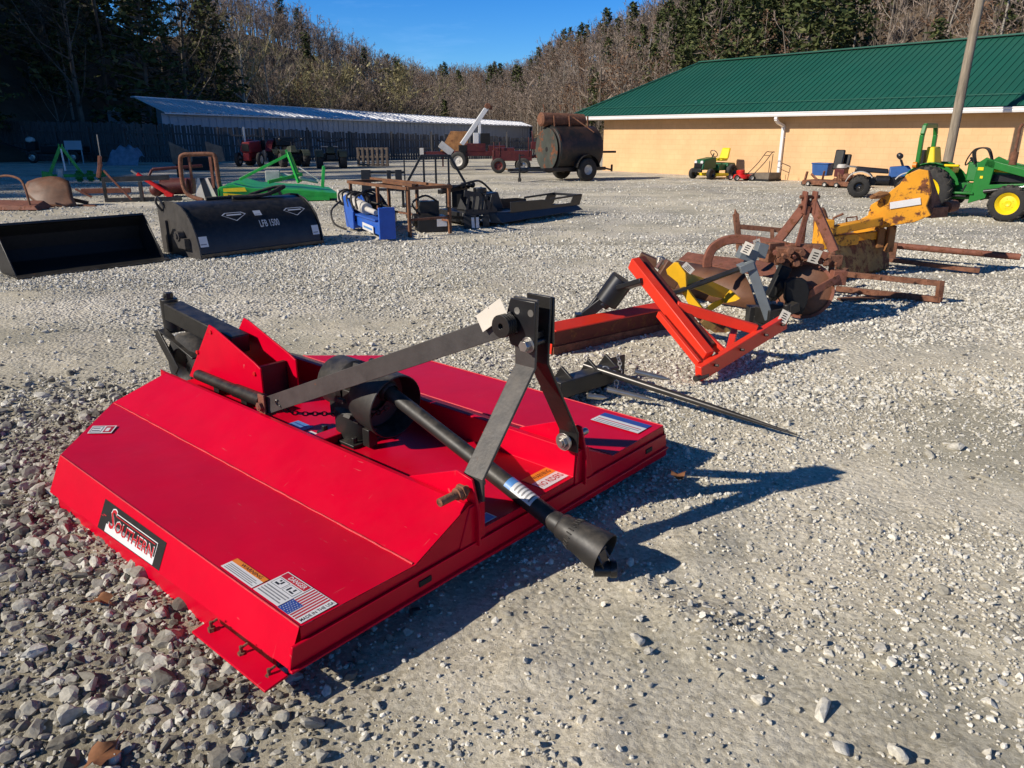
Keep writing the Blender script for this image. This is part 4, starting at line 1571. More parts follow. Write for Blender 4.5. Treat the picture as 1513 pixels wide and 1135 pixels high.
for u in (UC - .050, UC + .060):
    b.slab([(u, -.034, .87), (u, -.034, 1.055), (u, .09, 1.055), (u, .12, .96), (u, .09, .87)], (.012, 0, 0))
b.box((UC + .005, .03, .90), (.08, .06, .05))
b.cyl((UC - .075, .0, .885), (UC + .085, .0, .885), .014, n=12)
b.cyl((UC - .075, .08, .965), (UC + .085, .08, .965), .017, n=12)
tb = b.build("top_link_block", "satin_black", cut, bevel=0.003)
b = B()
b.cyl((UC - .088, .0, .885), (UC - .057, .0, .885), .022, n=6)
b.cyl((UC - .060, .0, .885), (UC - .0565, .0, .885), .032, n=16)
b.build("bolt", "steel", tb, bevel=0.001)
b = B()
for v_, z in ((-.012, 1.01), (.055, 1.01)):
    b.cyl((UC - .0575, v_, z), (UC - .0562, v_, z), .014, n=14)
b.cyl((UC + .0665, .03, 1.02), (UC + .0678, .03, 1.02), .012, n=14)
b.build("pin_hole", "steel", tb, bevel=0)
b = B()     # stack of spring washers where the brace meets the block
for i in range(4):
    b.lathe([(.012, 0), (.045, 0), (.045, .010), (.012, .010), (.012, 0)], (UC - .07 - .013 * i, .085, .955), (-1, 0, 0), 18)
b.build("washer", "black_paint", tb, bevel=0.001)

# rear brace: one long flat bar with a turned edge
pa, pbb = V((1.07, .09, .955)), V((.792, 1.45, .365))
d = (pbb - pa).normalized()
b = B()
b.bar(pa - d * .03, pbb + d * .03, .012, .085, side=(1, 0, 0))
b.bar(pa + V((.028, 0, -.034)), pbb + V((.028, 0, -.034)), .05, .010, side=(1, 0, 0))
brace = b.build("rear_brace", "grey_bar", cut, bevel=0.002)
b = B()
b.box((.772, 1.45, .36), (.010, .055, .14))
b.box((.80, 1.45, .325), (.06, .05, .02))
b.cyl((.745, 1.45, .37), (.81, 1.45, .37), .014, n=8)
b.cyl((.748, 1.45, .37), (.765, 1.45, .37), .024, n=6)
b.build("brace_bracket", "rust_red", brace, bevel=0.002)

# cross rib on the centre panel
b = B()
b.bar((.80, 1.14, .235), (1.395, 1.14, .235), .09, .045)
b.build("cross_rib", "red_paint", cut, bevel=0.006)

# gearbox with its shield
gc = V((1.10, 1.06, .455))
ax = V((0.0, -1, -.12)).normalized()      # towards the tractor
b = B()
b.lathe([(.05, -.02), (.115, -.02), (.125, .02), (.125, .15), (.10, .17), (.10, .2)], V((1.10, 1.10, .215)), (0, 0, 1), 22)
b.box((1.10, 1.10, .40), (.20, .22, .16))
b.lathe([(.001, 0), (.115, 0), (.125, .02), (.125, .16), (.11, .18)], V((1.10, 1.28, .47)), (0, -1, 0), 26)
gb = b.build("gearbox", "plastic_black", cut, bevel=0.004)
b = B()
b.lathe([(.085, -.06), (.135, -.05), (.15, 0), (.158, .14), (.152, .145), (.143, .02), (.07, .0)], gc + ax * .10, ax, 30)
for i in range(10):
    a = 2 * PI * i / 10
    q = gc + ax * .03 + V((.155 * math.cos(a), 0, .155 * math.sin(a)))
    b.box(q, (.02, .05, .02), ry=a)
b.build("input_shield", "plastic_black", gb, bevel=0.002)
b = B()
b.slab([(.95, .97, .222), (1.25, .97, .222), (1.25, 1.27, .222), (.95, 1.27, .222)], (0, 0, .018))
for uu in (.98, 1.22):
    for vv_ in (1.0, 1.24):
        b.cyl((uu, vv_, .23), (uu, vv_, .26), .016, n=6)
b.box((1.02, .93, .27), (.05, .05, .09))
b.build("mounting_plate", "black_paint", gb, bevel=0.003)

# PTO drive shaft
s0, s1 = V((1.09, .86, .500)), V((1.078, -.09, .205))
sd = (s1 - s0).normalized()
b = B()
b.lathe([(.046, -.10), (.050, -.03), (.052, .0), (.046, .015), (.042, .02)], s0, sd, 22)
for i in range(3):
    b.lathe([(.046, .0), (.056, .004), (.056, .014), (.046, .018)], s0 - sd * (.02 + .025 * i), sd, 20)
b.cyl(s0, s0 + sd * .62, .034, n=24)
b.cyl(s0 + sd * .60, s1 + sd * .08, .039, n=24)
shaft = b.build("drive_shaft", "plastic_black", cut, bevel=0.001)
b = B()
bd0 = V((.02, -.225, -.062)).normalized()
be0 = s1 + sd * .07
b.lathe([(.036, -.03), (.042, -.02), (.044, .02), (.052, .03), (.055, .07), (.064, .10), (.078, .19), (.081, .235), (.077, .235), (.072, .19), (.055, .1), (.036, .07)], be0, bd0, 32)
for i in range(24):
    a = 2 * PI * i / 24
    x_, y_ = frame_of(bd0)
    rr_ = x_ * math.cos(a) + y_ * math.sin(a)
    b.bar(be0 + bd0 * .075 + rr_ * .058, be0 + bd0 * .10 + rr_ * .066, .004, .004)
b.build("shaft_bell", "plastic_black", shaft, bevel=0.001)
b = B()
x_, y_ = frame_of(bd0)
yk = be0 + bd0 * .20
dn = (bd0 * .5 + V((0, 0, -1))).normalized()
b.cyl(be0 + bd0 * .05, yk, .022, n=14)
for q in (-1, 1):
    b.bar(yk - bd0 * .02 + x_ * .026 * q, yk + dn * .055 + x_ * .028 * q, .012, .04, side=x_)
b.cyl(yk + dn * .01 - x_ * .042, yk + dn * .01 + x_ * .042, .012, n=12)
b.bar(yk + dn * .01, yk + dn * .075, .05, .03, side=x_)
hx_ = V((.656, -.755, 0))
yb = yk + dn * .085
yb.z = max(yb.z, .030)
b.cyl(yb - hx_ * .042, yb + hx_ * .042, .029, n=20)
b.cyl(yb + hx_ * .02, yb + hx_ * .046, .033, n=20)
b.build("yoke", "satin_black", shaft, bevel=0.002)
# sticker wrapped on the shaft tube
b = B()
x_, y_ = frame_of(sd)
vs, fs = [], []
m0 = s0 + sd * .80
for j in range(13):
    a = math.radians(20 + 140 * j / 12)
    for t_ in (0, .15):
        vs.append(m0 + sd * t_ + (x_ * math.cos(a) + y_ * math.sin(a)) * .0394)
b.add(vs, [(2 * j, 2 * j + 1, 2 * j + 3, 2 * j + 2) for j in range(12)])
vs = []
for j in range(13):
    a = math.radians(20 + 140 * j / 12)
    for t_ in (0.0, .035):
        vs.append(m0 + sd * t_ + (x_ * math.cos(a) + y_ * math.sin(a)) * .0399)
b.mi = 1
b.add(vs, [(2 * j, 2 * j + 1, 2 * j + 3, 2 * j + 2) for j in range(12)])
b.mi = 2
for k in range(5):
    vs = []
    for j in range(13):
        a = math.radians(35 + 110 * j / 12)
        for t_ in (0.05 + .02 * k, .058 + .02 * k):
            vs.append(m0 + sd * t_ + (x_ * math.cos(a) + y_ * math.sin(a)) * .0399)
    b.add(vs, [(2 * j, 2 * j + 1, 2 * j + 3, 2 * j + 2) for j in range(12)])
b.build("decal", ["decal_white", "decal_sky", "decal_grey"], shaft, bevel=0, smooth=60)


def chain(pts, link, parent, m="steel", wire=.0035):
    b = B()
    path = catmull(pts, 10)
    L = [0]
    for p, q in zip(path[:-1], path[1:]):
        L.append(L[-1] + (q - p).length)
    n = int(L[-1] / (link * 0.72))
    for i in range(n):
        s = (i + .5) * L[-1] / n
        k = max(j for j in range(len(L)) if L[j] <= s)
        k = min(k, len(path) - 2)
        c = path[k].lerp(path[k + 1], (s - L[k]) / max(1e-6, L[k + 1] - L[k]))
        d_ = (path[k + 1] - path[k]).normalized()
        x1_, y1_ = frame_of(d_)
        sd_ = x1_ if i % 2 else y1_
        ring = []
        for j in range(10):
            a = 2 * PI * j / 10
            ring.append(c + d_ * math.cos(a) * link * .5 + sd_ * math.sin(a) * link * .30)
        b.tube(ring, wire, 5, closed=True)
    return b.build("chain", m, parent, bevel=0, smooth=60)


chain([(.80, 1.36, .41), (.83, 1.33, .36), (.90, 1.30, .33), (.98, 1.16, .34), (1.0, 1.02, .345), (1.03, .88, .40), (1.05, .82, .44)], .034, cut, "dark_steel")

# tail wheel assembly
b = B()
for u in (.985, 1.205):
    b.slab([(u, 2.66, .215), (u, 2.32, .60), (u, 2.26, .59), (u, 1.86, .465), (u, 1.80, .44), (u, 1.80, .215)], (.010, 0, 0))
tbk = b.build("tail_bracket", "red_paint", cut, bevel=0.003)
b = B()
b.box((1.095, 1.90, .32), (.20, .03, .2))
b.build("bracket_web", "black_paint", tbk, bevel=0.002)
b = B()
for v_, z in ((1.86, .40), (2.30, .56), (2.50, .40)):
    b.cyl((.972, v_, z), (.99, v_, z), .013, n=6)
b.build("bolt", "bright_red", tbk, bevel=0.001)
b = B()
b.cyl((.93, 2.43, .285), (.93, 1.98, .285), .032, n=18)
b.cyl((.93, 2.0, .285), (.93, 1.72, .29), .038, n=18)
b.box((.94, 2.2, .243), (.05, .06, .05))
b.box((.94, 1.9, .243), (.05, .06, .05))
b.build("pivot_pin", "black_paint", cut, bevel=0.003)
b = B()
b.bar((1.10, 2.20, .48), (1.10, 3.02, .56), .12, .11)
arm = b.build("tail_arm", "black_paint", cut, bevel=0.008)
b = B()
b.cyl((1.10, 3.06, .42), (1.10, 3.06, .63), .055, n=18)
b.cyl((1.10, 3.06, .63), (1.10, 3.06, .67), .03, n=8)
b.cyl((1.07, 3.06, .65), (1.13, 3.06, .65), .015, n=8)
for u in (1.0, 1.20):
    b.bar((u, 3.08, .42), (u, 2.86, .20), .012, .08, side=(1, 0, 0))
b.box((1.10, 3.06, .42), (.21, .10, .02))
b.bar((1.02, 3.05, .44), (1.02, 2.62, .33), .05, .012)
b.build("wheel_fork", "black_paint", arm, bevel=0.003)
wheel(cut, (1.10, 2.84, .215), (1, 0, 0), .225, .15, "black_paint", "tail_wheel", n=26)

# stickers on the deck
z = .2205


def Q(*p):
    return [V((a, c, z)) for a, c in p]


wq = Q((.020, .497), (.016, .292), (.080, .298), (.080, .486))
wq = [V((.014, .497, z)), V((.014, .295, z)), V((.078, .295, z)), V((.078, .497, z))]
st = sticker(wq, cut, "decal_white", [(.0, .66, 1, 1, "decal_orange")] + [(.05, .10 + .12 * i, .95 - .07 * (i % 2), .15 + .12 * i, "decal_grey") for i in range(4)], label="orange and white warning sticker")
lettering("WARNING", wq, (.24, .72, .88, .94), "decal_black", st)
wq = [V((.014, .287, z)), V((.014, .142, z)), V((.148, .142, z)), V((.148, .287, z))]
st = sticker(wq, cut, "decal_white", [(.03, .76, .97, .97, "decal_red"), (.06, .44, .48, .73, "decal_grey"), (.52, .44, .94, .73, "decal_grey"), (.08, .46, .46, .71, "decal_white"), (.54, .46, .92, .71, "decal_white")]
             + [(.06, .08 + .085 * i, .94 - .1 * (i % 3 == 1), .115 + .085 * i, "decal_grey") for i in range(4)]
             + [(.14, .50, .30, .56, "decal_black"), (.28, .56, .34, .68, "decal_black"), (.18, .62, .24, .68, "decal_black"), (.60, .50, .66, .66, "decal_black"), (.70, .50, .86, .55, "decal_black"), (.76, .58, .82, .68, "decal_black")], label="white danger sticker with two small pictograms")
lettering("DANGER", wq, (.26, .80, .90, .94), "decal_white", st)
fq = [V((.012, .010, z)), V((.148, .010, z)), V((.148, .138, z)), V((.012, .138, z))]
st = sticker(fq, cut, "decal_white", [(.02, .24 + .107 * i, .98, .295 + .107 * i, "decal_red") for i in range(7)] + [(.0, .55, .42, 1.0, "decal_blue")], label="sticker of a striped flag")
b = B()
for i in range(5):
    for j in range(6 if i % 2 == 0 else 5):
        cx, cy = .04 + .066 * j + (.033 if i % 2 else 0), .60 + .085 * i
        c = on_quad(fq, cx, cy, .0022)
        ring = [c + V((math.cos(a) * r, math.sin(a) * r, 0)) for a, r in ((PI / 2 + k * PI / 5, .0028 if k % 2 == 0 else .0012) for k in range(10))]
        b.add(ring, [tuple(range(10))])
b.build("stars", "decal_white", st, bevel=0, smooth=0)
lettering("MADE IN THE USA", fq, (.05, .05, .97, .17), "decal_black", st)
sq = [V((.186, 2.13, z)), V((.268, 2.045, z)), V((.330, 2.125, z)), V((.246, 2.215, z))]
sticker([sq[0], sq[1], sq[2], sq[3]], cut, "decal_white", [(.04, .1, .52, .9, "decal_grey"), (.08, .2, .48, .8, "decal_white"), (.6, .1, .94, .9, "decal_red"), (.1, .3, .44, .4, "decal_black"), (.1, .6, .4, .7, "decal_black"), (.66, .25, .82, .7, "decal_white")], label="small sticker near the rear corner")
z = .2130
bq = [V((.865, 1.50, z)), V((.865, 1.36, z)), V((.995, 1.36, z)), V((.995, 1.50, z))]
sticker(bq, cut, "decal_sky", [(.08, .15 + .2 * i, .85, .22 + .2 * i, "decal_blue") for i in range(4)], label="blue printed sticker")
bq = [V((.865, 1.325, z)), V((.865, 1.215, z)), V((.955, 1.215, z)), V((.955, 1.325, z))]
sticker(bq, cut, "decal_white", [(.1, .15 + .17 * i, .88, .21 + .17 * i, "decal_grey") for i in range(3)] + [(.25, .72, .75, .84, "decal_blue")])
bq = [V((1.07, 1.05, z)), V((1.07, .97, z)), V((1.16, .97, z)), V((1.16, 1.05, z))]
sticker(bq, cut, "decal_white", [(.1, .2, .9, .3, "decal_grey"), (.1, .5, .9, .6, "decal_grey")])
nq = [V((1.225, .022, z)), V((1.398, .022, z)), V((1.398, .150, z)), V((1.225, .150, z))]
st = sticker(nq, cut, "decal_white", [(0, .55, 1, 1, "decal_orange")], label="orange and white sticker reading NO RIDERS")
lettering("WARNING", nq, (.25, .66, .92, .88), "decal_black", st)
lettering("NO RIDERS", nq, (.06, .14, .96, .42), "decal_red", st)
dq = [V((.815, .012, z)), V((.915, .012, z)), V((.915, .070, z)), V((.815, .070, z))]
sticker(dq, cut, "decal_white", [(.06, .1, .94, .9, "decal_sky")])
z = .2215
rq = [V((1.985, .035, z)), V((2.115, .035, z)), V((2.135, .325, z)), V((2.085, .325, z))]
rq = [V((2.00, .330, z)), V((2.00, .04, z)), V((2.135, .04, z)), V((2.135, .330, z))]
sticker(rq, cut, "decal_white", [(.0, .62, 1, 1, "decal_blue"), (.05, .36, .95, .42, "decal_red"), (.05, .2, .95, .26, "decal_grey"), (.05, .06, .8, .12, "decal_grey")], label="blue and white sticker at the far front corner")
rq = [V((2.06, 2.0 - .1, z)), V((2.12, 1.80, z)), V((2.15, 1.82, z)), V((2.15, 1.93, z))]
sticker([V((2.05, 1.92, z)), V((2.05, 1.82, z)), V((2.13, 1.82, z)), V((2.13, 1.92, z))], cut, "decal_white", [(.15, .2, .85, .5, "decal_blue")])

# maker's plate on the left side panel


def side(v_, zz):
    t_ = (.22 - zz) / (.165 - .045 * (1 - v_ / 1.95))
    return V((-(.22 - zz) * .45 - .0008, v_, zz))


mq = [side(1.415, .066), side(.845, .082), side(.845, .185), side(1.415, .176)]
mq = [side(1.405, .070), side(.850, .088), side(.850, .188), side(1.405, .184)]
st = sticker(mq, cut, "decal_black", [(.12, .03, .90, .30, "decal_white"), (.14, .30, .88, .40, "decal_grey"), (.22, .78, .90, .81, "decal_white"), (.895, .28, .90, .81, "decal_white"), (.24, .70, .87, .73, "decal_red"), (.04, .50, .09, .53, "decal_red"), (.01, .45, .05, .47, "decal_red")], label="black and white plate with red lettering")
lettering("S", mq, (.155, .18, .255, .93), "decal_white", st, lift=.0022)
lettering("S", mq, (.163, .22, .247, .89), "decal_red", st, lift=.0027)
lettering("OUTHERN", mq, (.262, .19, .875, .64), "decal_white", st, lift=.0022)
lettering("OUTHERN", mq, (.266, .22, .871, .61), "decal_red", st, lift=.0027)


def price_tag(p, size, ry, lab, lean=(0.2, 0.3), s=0.0):
    """paper tag: p is its middle; it faces the viewer's side"""
    root = thing("price_tag", lab, "tag", p, ry, "paper price tags wired to the implements")
    b = B()
    w, h = size
    b.hexa([(-w / 2, 0, -h / 2), (w / 2, 0, -h / 2), (w / 2, .0015, -h / 2), (-w / 2, .0015, -h / 2), (-w / 2, lean[0] * .03, h / 2), (w / 2, lean[0] * .03, h / 2), (w / 2, lean[0] * .03 + .0015, h / 2), (-w / 2, lean[0] * .03 + .0015, h / 2)])
    for k in range(4):
        if "blank" in lab:
            break
        b.mi = 1
        x0 = -w * .30 + random.uniform(0, .1) * w
        zz = h * (.28 - .19 * k)
        y_ = lean[0] * .03 * (zz / h + .5) - .0012
        b.add([(x0, y_, zz), (w * random.uniform(.1, .35), y_, zz), (w * .3, y_, zz - h * .08), (x0, y_, zz - h * .09)], [(0, 1, 2, 3)])
    o = b.build("card", ["paper_tag", "decal_black"], root, bevel=0, smooth=0)
    o.rotation_euler = (lean[1], s, 0)
    b = B()
    b.tube([V((0, 0.004, h * .4)), V((.01, .02, h * .62)), V((.02, .05, h * .7))], .0015, 5)
    t_ = b.build("wire", "steel", root, bevel=0)
    t_.rotation_euler = (lean[1], s, 0)
    return root


def cutw(u, v_, zz):
    c, s = math.cos(CUT_YAW), math.sin(CUT_YAW)
    return V((CUT_T.x + u * c - v_ * s, CUT_T.y + u * s + v_ * c, zz))


price_tag(cutw(1.045, .155, .985), (.13, .075), math.radians(-20), "blank manila tag tied to the brace of the red cutter", s=math.radians(-38), lean=(.2, -.35))
# ================================================================== ROW OF IMPLEMENTS ON THE RIGHT
def wthing(name, label, cat, at, group=None):
    return thing(name, label, cat, (at[0], at[1], 0), 0, group, world=True)


# ---- bale spear -------------------------------------------------------------
sp = wthing("bale_spear", "black bale spear frame with one long tapered steel spike and short pins on the gravel", "bale spear", G(870, 590))
tip = V((1.63, 3.86, .03))
rt = Y(893, 549, 4.62)
b = B()
b.tube([rt - (tip - rt) * .12, rt, rt.lerp(tip, .3), rt.lerp(tip, .65), rt.lerp(tip, .93), tip], [.021, .024, .023, .017, .008, .002], 16)
b.build("spike", "dark_steel", sp, bevel=0, smooth=60)
fx = V((.755, .655, 0))
bx_ = rt + V((-.02, .06, -.03))
b = B()
b.bar(bx_ - fx * .42 + V((0, 0, -.02)), bx_ + fx * .12 + V((0, 0, -.02)), .11, .11)
b.bar(bx_ - fx * .36 + V((-.1, .1, -.10)), bx_ + fx * .34 + V((-.1, .1, -.10)), .10, .08)
b.bar(bx_ - fx * .30 + V((-.02, .02, -.19)), bx_ + fx * .05 + V((-.02, .02, -.19)), .14, .07)
for q in (-.30, -.05, .12):
    b.bar(bx_ + fx * q + V((.0, .0, .06)), bx_ + fx * q + V((-.14, .14, -.24)), .02, .14)
b.slab([bx_ + fx * .22 + V((-.1, .1, -.25)), bx_ + fx * .42 + V((-.1, .1, -.25)), bx_ + fx * .42 + V((-.1, .1, .02)), bx_ + fx * .25 + V((-.1, .1, .02))], (.01, -.01, 0))
b.build("frame", "black_paint", sp, bevel=0.005)
for (u0, v0, u1, v1, z0, z1) in ((938, 549, 990, 561, .17, .12), (897, 575, 968, 592, .10, .04), (868, 585, 897, 588, .07, .05)):
    p, q = G(u0, v0, z0), G(u1, v1, z1)
    b = B()
    b.tube([p, p.lerp(q, .75), q], [.018, .017, .004], 12)
    b.build("short_pin", "steel", sp, bevel=0, smooth=60)
chain([bx_ + fx * .02 + V((0, -.05, .05)), bx_ + fx * .10 + V((.02, -.09, .0)), bx_ + fx * .11 + V((.02, -.09, -.1)), bx_ + fx * .06 + V((.02, -.10, -.17))], .045, sp, "bright_steel", .0045)
chain([bx_ + fx * .30 + V((-.08, .05, .05)), bx_ + fx * .33 + V((-.08, .05, -.02)), bx_ + fx * .34 + V((-.08, .05, -.12))], .04, sp, "bright_steel", .004)

# ---- orange-red grader blade ------------------------------------------------
gr = wthing("grader_blade", "bright orange red rear blade tipped over with its triangular hitch frame on the gravel", "grader blade", G(1000, 520))
C1, C2 = V((1.315, 4.90, .075)), V((2.09, 5.56, .265))
cd = (C2 - C1).normalized()
b = B()
b.bar(C1 - cd * .03, C2 + cd * .02, .055, .11)
b.build("cross_bar", "orange_red_paint", gr, bevel=0.006)
for t_ in (.12, .42, .72, .94):
    b = B()
    q = C1.lerp(C2, t_) + V((.015, -.025, .01))
    b.cyl(q, q + V((.02, -.022, .004)), .010, n=6)
    b.build("bolt", "dark_steel", gr, bevel=0)
b = B()
b.cyl(C1 + V((-.05, -.06, -.03)), C1 + V((.05, .03, -.03)), .022, n=10)
b.build("hitch_pin", "dark_steel", gr, bevel=0)
BT = Y(936, 388, 5.80)
BB = C1.lerp(C2, .12) + V((-.02, .04, .05))
sidev = cd
b = B()
b.bar(BT, BB, .075, .10, side=sidev)
b.build("main_beam", "orange_red_paint", gr, bevel=0.006)
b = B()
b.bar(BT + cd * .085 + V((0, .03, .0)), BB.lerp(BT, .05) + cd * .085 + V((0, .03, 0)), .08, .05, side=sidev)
b.build("beam_channel", "maroon_shade_dirt", gr, bevel=0.004)  # dark bar: the channel's shaded side put into the colour
mid_ = BT.lerp(BB, .52)
b = B()
b.bar(mid_ + V((-.09, -.02, -.03)), C1 + V((-.01, .03, .05)), .028, .05)
b.bar(mid_ + V((.07, .05, -.02)), C1.lerp(C2, .25) + V((.02, .06, .02)), .03, .07)
b.bar(mid_ + V((.05, .02, .02)), C1.lerp(C2, .66) + V((0, .03, .06)), .05, .075)
b.bar(C1.lerp(C2, .34) + V((0, .04, .0)), C1.lerp(C2, .52) + V((0, .3, .03)), .05, .05)
b.build("brace", "orange_red_paint", gr, bevel=0.004)
L0, L1 = V((.30, 5.62, 0)), V((1.50, 6.53, 0))
bd = (L1 - L0).normalized()
bn = V((bd.y, -bd.x, 0))
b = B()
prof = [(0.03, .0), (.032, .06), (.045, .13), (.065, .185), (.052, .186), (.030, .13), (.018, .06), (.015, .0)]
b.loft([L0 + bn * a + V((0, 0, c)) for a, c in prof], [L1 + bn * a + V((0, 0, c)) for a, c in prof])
b.build("moldboard", "maroon_shade_dirt", gr, bevel=0.002, smooth=25)  # face darker than the flange: shade and dirt in one colour
b = B()
prof = [(.070, .186), (.068, .196), (-.035, .240), (-.042, .230), (.050, .188)]
b.loft([L0 + bn * a + V((0, 0, c)) for a, c in prof], [L1 + bn * a + V((0, 0, c)) for a, c in prof])
b.sheet([L0 + bn * a + V((0, 0, c)) - bd * .010 for a, c in [(.03, .0), (.045, .13), (.068, .19), (-.035, .24), (-.05, .1), (-.03, .0)]], .008)
b.build("top_flange", "orange_red_paint", gr, bevel=0.002)
b = B()
b.hexa([L0 + bn * .034 + V((0, 0, -.01)), L1 + bn * .034 + V((0, 0, -.01)), L1 + bn * .044 + V((0, 0, -.01)), L0 + bn * .044 + V((0, 0, -.01)),
        L0 + bn * .036 + V((0, 0, .06)), L1 + bn * .036 + V((0, 0, .06)), L1 + bn * .046 + V((0, 0, .06)), L0 + bn * .046 + V((0, 0, .06))])
b.build("cutting_edge", "rust_metal", gr, bevel=0.002)
hb = Y(905, 430, 6.0)
b = B()
b.cyl(hb + V((-.05, .02, -.10)), hb + V((.08, .0, .10)), .10, n=20)
b.cyl(hb + V((-.08, .02, -.13)), hb + V((-.05, .02, -.10)), .05, n=14)
b.bar(hb + V((-.22, .05, -.22)), hb + V((.10, 0, .06)), .10, .08)
b.bar(hb + V((-.22, .05, -.22)), hb + V((-.08, .05, -.03)), .05, .05)
b.box(hb + V((-.24, .05, -.24)), (.12, .10, .08))
b.bar(hb + V((.05, 0, .02)), BT.lerp(BB, .2), .14, .04)
b.build("pivot", "satin_black", gr, bevel=0.006)
b = B()
q = BT.lerp(BB, .18) + V((.09, .02, .08))
b.cyl(q, q + V((.03, -.05, .08)), .018, n=8)
b.box(q + V((.02, .02, .05)), (.05, .04, .06))
b.build("latch", "steel", gr, bevel=0.002)
price_tag(C2 + V((-.01, -.05, .06)), (.07, .10), math.radians(-15), "white tag at the raised end of the orange red cross bar", s=math.radians(25), lean=(.2, -.5))

# ---- yellow subframe ----------------------------------------------------------
ye = wthing("yellow_hitch_frame", "yellow quick hitch frame with a cut out web behind the orange red beam", "hitch frame", G(1050, 480))
yy = 6.25
pts = [(985, 398), (997, 387), (1003, 388), (1014, 403), (1015, 424), (1023, 436), (1041, 458), (1038, 466), (1023, 458), (1011, 436), (1002, 417), (987, 405)]
b = B()
b.slab([Y(u, v, yy + .10 - (u - 985) * .0030) for u, v in pts], (.02, .035, .0))
b.build("side_plate", "yellow_paint", ye, bevel=0.004)
b = B()
P1, P2, P3, P4, P5, P6, P7 = Y(1012, 402, yy + .1), Y(1049, 415, yy + .30), Y(1079, 429, yy + .40), Y(1068, 441, yy + .24), Y(1053, 438, yy + .16), Y(1030, 428, yy + .10), Y(1016, 424, yy + .06)
b.sheet([P1, P2, P3, P4, P5, P6, P7], .012)
b.sheet([P4, Y(1070, 447, yy + .22), Y(1044, 464, yy + .0), Y(1040, 457, yy + .0), Y(1055, 446, yy + .12)], .012)
b.build("web_plate", "yellow_paint", ye, bevel=0.003)
b = B()
b.slab([Y(1068, 441, yy + .22), Y(1079, 428, yy + .28), Y(1094, 441, yy + .10), Y(1087, 445, yy + .12), Y(1071, 448, yy + .18)], (.015, .02, 0))
b.build("end_plate", "yellow_paint", ye, bevel=0.003)
b = B()
b.bar(Y(1040, 470, yy + .05), Y(1075, 495, yy + .05) * 1.0, .05, .10)
b.bar(Y(1018, 450, yy + .1), Y(1052, 490, yy + .2), .04, .05)
b.build("leg", "old_yellow_dirty", ye, bevel=0.003)
price_tag(Y(1017, 396, yy + .02), (.10, .06), math.radians(-20), "white tag on the yellow hitch frame", s=math.radians(40), lean=(.2, -.5))

# ---- grey hitch with long rod -------------------------------------------------
gy_ = wthing("boom_hitch", "grey painted hitch post with a long dark rod lying across the yellow frame", "hitch", G(1130, 470))
yg = 6.35
p0, p1 = Y(1106, 384, yg), Y(1136, 470, yg - .05)
b = B()
b.bar(p0, p1, .13, .08)
b.build("post", "grey_paint", gy_, bevel=0.006)
b = B()
b.box(Y(1104, 376, yg), (.15, .12, .10), ry=.3)
b.box(Y(1124, 370, yg + .08), (.09, .10, .12), ry=.2)
b.bar(Y(1092, 398, yg - .03), Y(1112, 390, yg - .03), .12, .07)
b.build("head", "grey_paint", gy_, bevel=0.005)
b = B()
b.tube([Y(1096, 396, yg - .02), Y(1050, 413, yg + .0), Y(1010, 428, yg - .1), Y(985, 437, yg - .15)], .024, 14)
b.build("rod", "dark_steel", gy_, bevel=0, smooth=60)
b = B()
b.box(Y(1140, 465, yg), (.22, .2, .13), rz=.4)
b.box(Y(1112, 470, yg + .1), (.10, .12, .22))
b.bar(Y(1142, 468, yg - .05), Y(1176, 452, yg + .05), .09, .08)
b.cyl(Y(1163, 462, yg - .1), Y(1163, 450, yg - .1), .03, n=10)
b.bar(Y(1112, 470, yg + .1), Y(1145, 478, yg - .05), .10, .07)
b.build("base", "black_paint", gy_, bevel=0.005)
price_tag(Y(1104, 367, yg - .1), (.08, .10), math.radians(-25), "white tag on the head of the grey hitch post", s=math.radians(20), lean=(.2, -.3))

# ---- rusty blade lying behind ---------------------------------------------------
rb = wthing("rusty_scraper", "long curved rust brown scraper blade behind the yellow frame", "scraper blade", G(1050, 450))
rows = [[G(992, 431, .02), G(1050, 446, .02), G(1118, 458, .02)], [Y(980, 416, 8.05), Y(1045, 428, 7.55), Y(1112, 436, 7.05)], [Y(976, 402, 8.1), Y(1040, 410, 7.65), Y(1106, 418, 7.15)], [Y(1000, 385, 8.2), Y(1048, 393, 7.8), Y(1100, 404, 7.3)]]
b = B()
vs = [q for r_ in rows for q in r_]
b.add(vs, [(i * 3 + j, i * 3 + j + 1, i * 3 + 4 + j, i * 3 + 3 + j) for i in range(3) for j in range(2)])
o = b.build("moldboard", "rust_smooth", rb, bevel=0, smooth=60)
sm0 = o.modifiers.new("thick", 'SOLIDIFY')
sm0.thickness = .014
b = B()
b.sheet([Y(1003, 384, 8.35), Y(1016, 373, 8.5), Y(1095, 386, 8.0), Y(1145, 386, 7.6), Y(1150, 412, 7.25), Y(1104, 404, 7.5)], .014)
b.build("upper_plate", "rust_red", rb, bevel=0.002)
b = B()
b.bar(Y(945, 378, 7.5), Y(1000, 402, 7.4), .11, .08)
b.box(Y(990, 405, 7.4), (.22, .12, .22), ry=.5)
b.build("beam", "rust_smooth", rb, bevel=0.01)

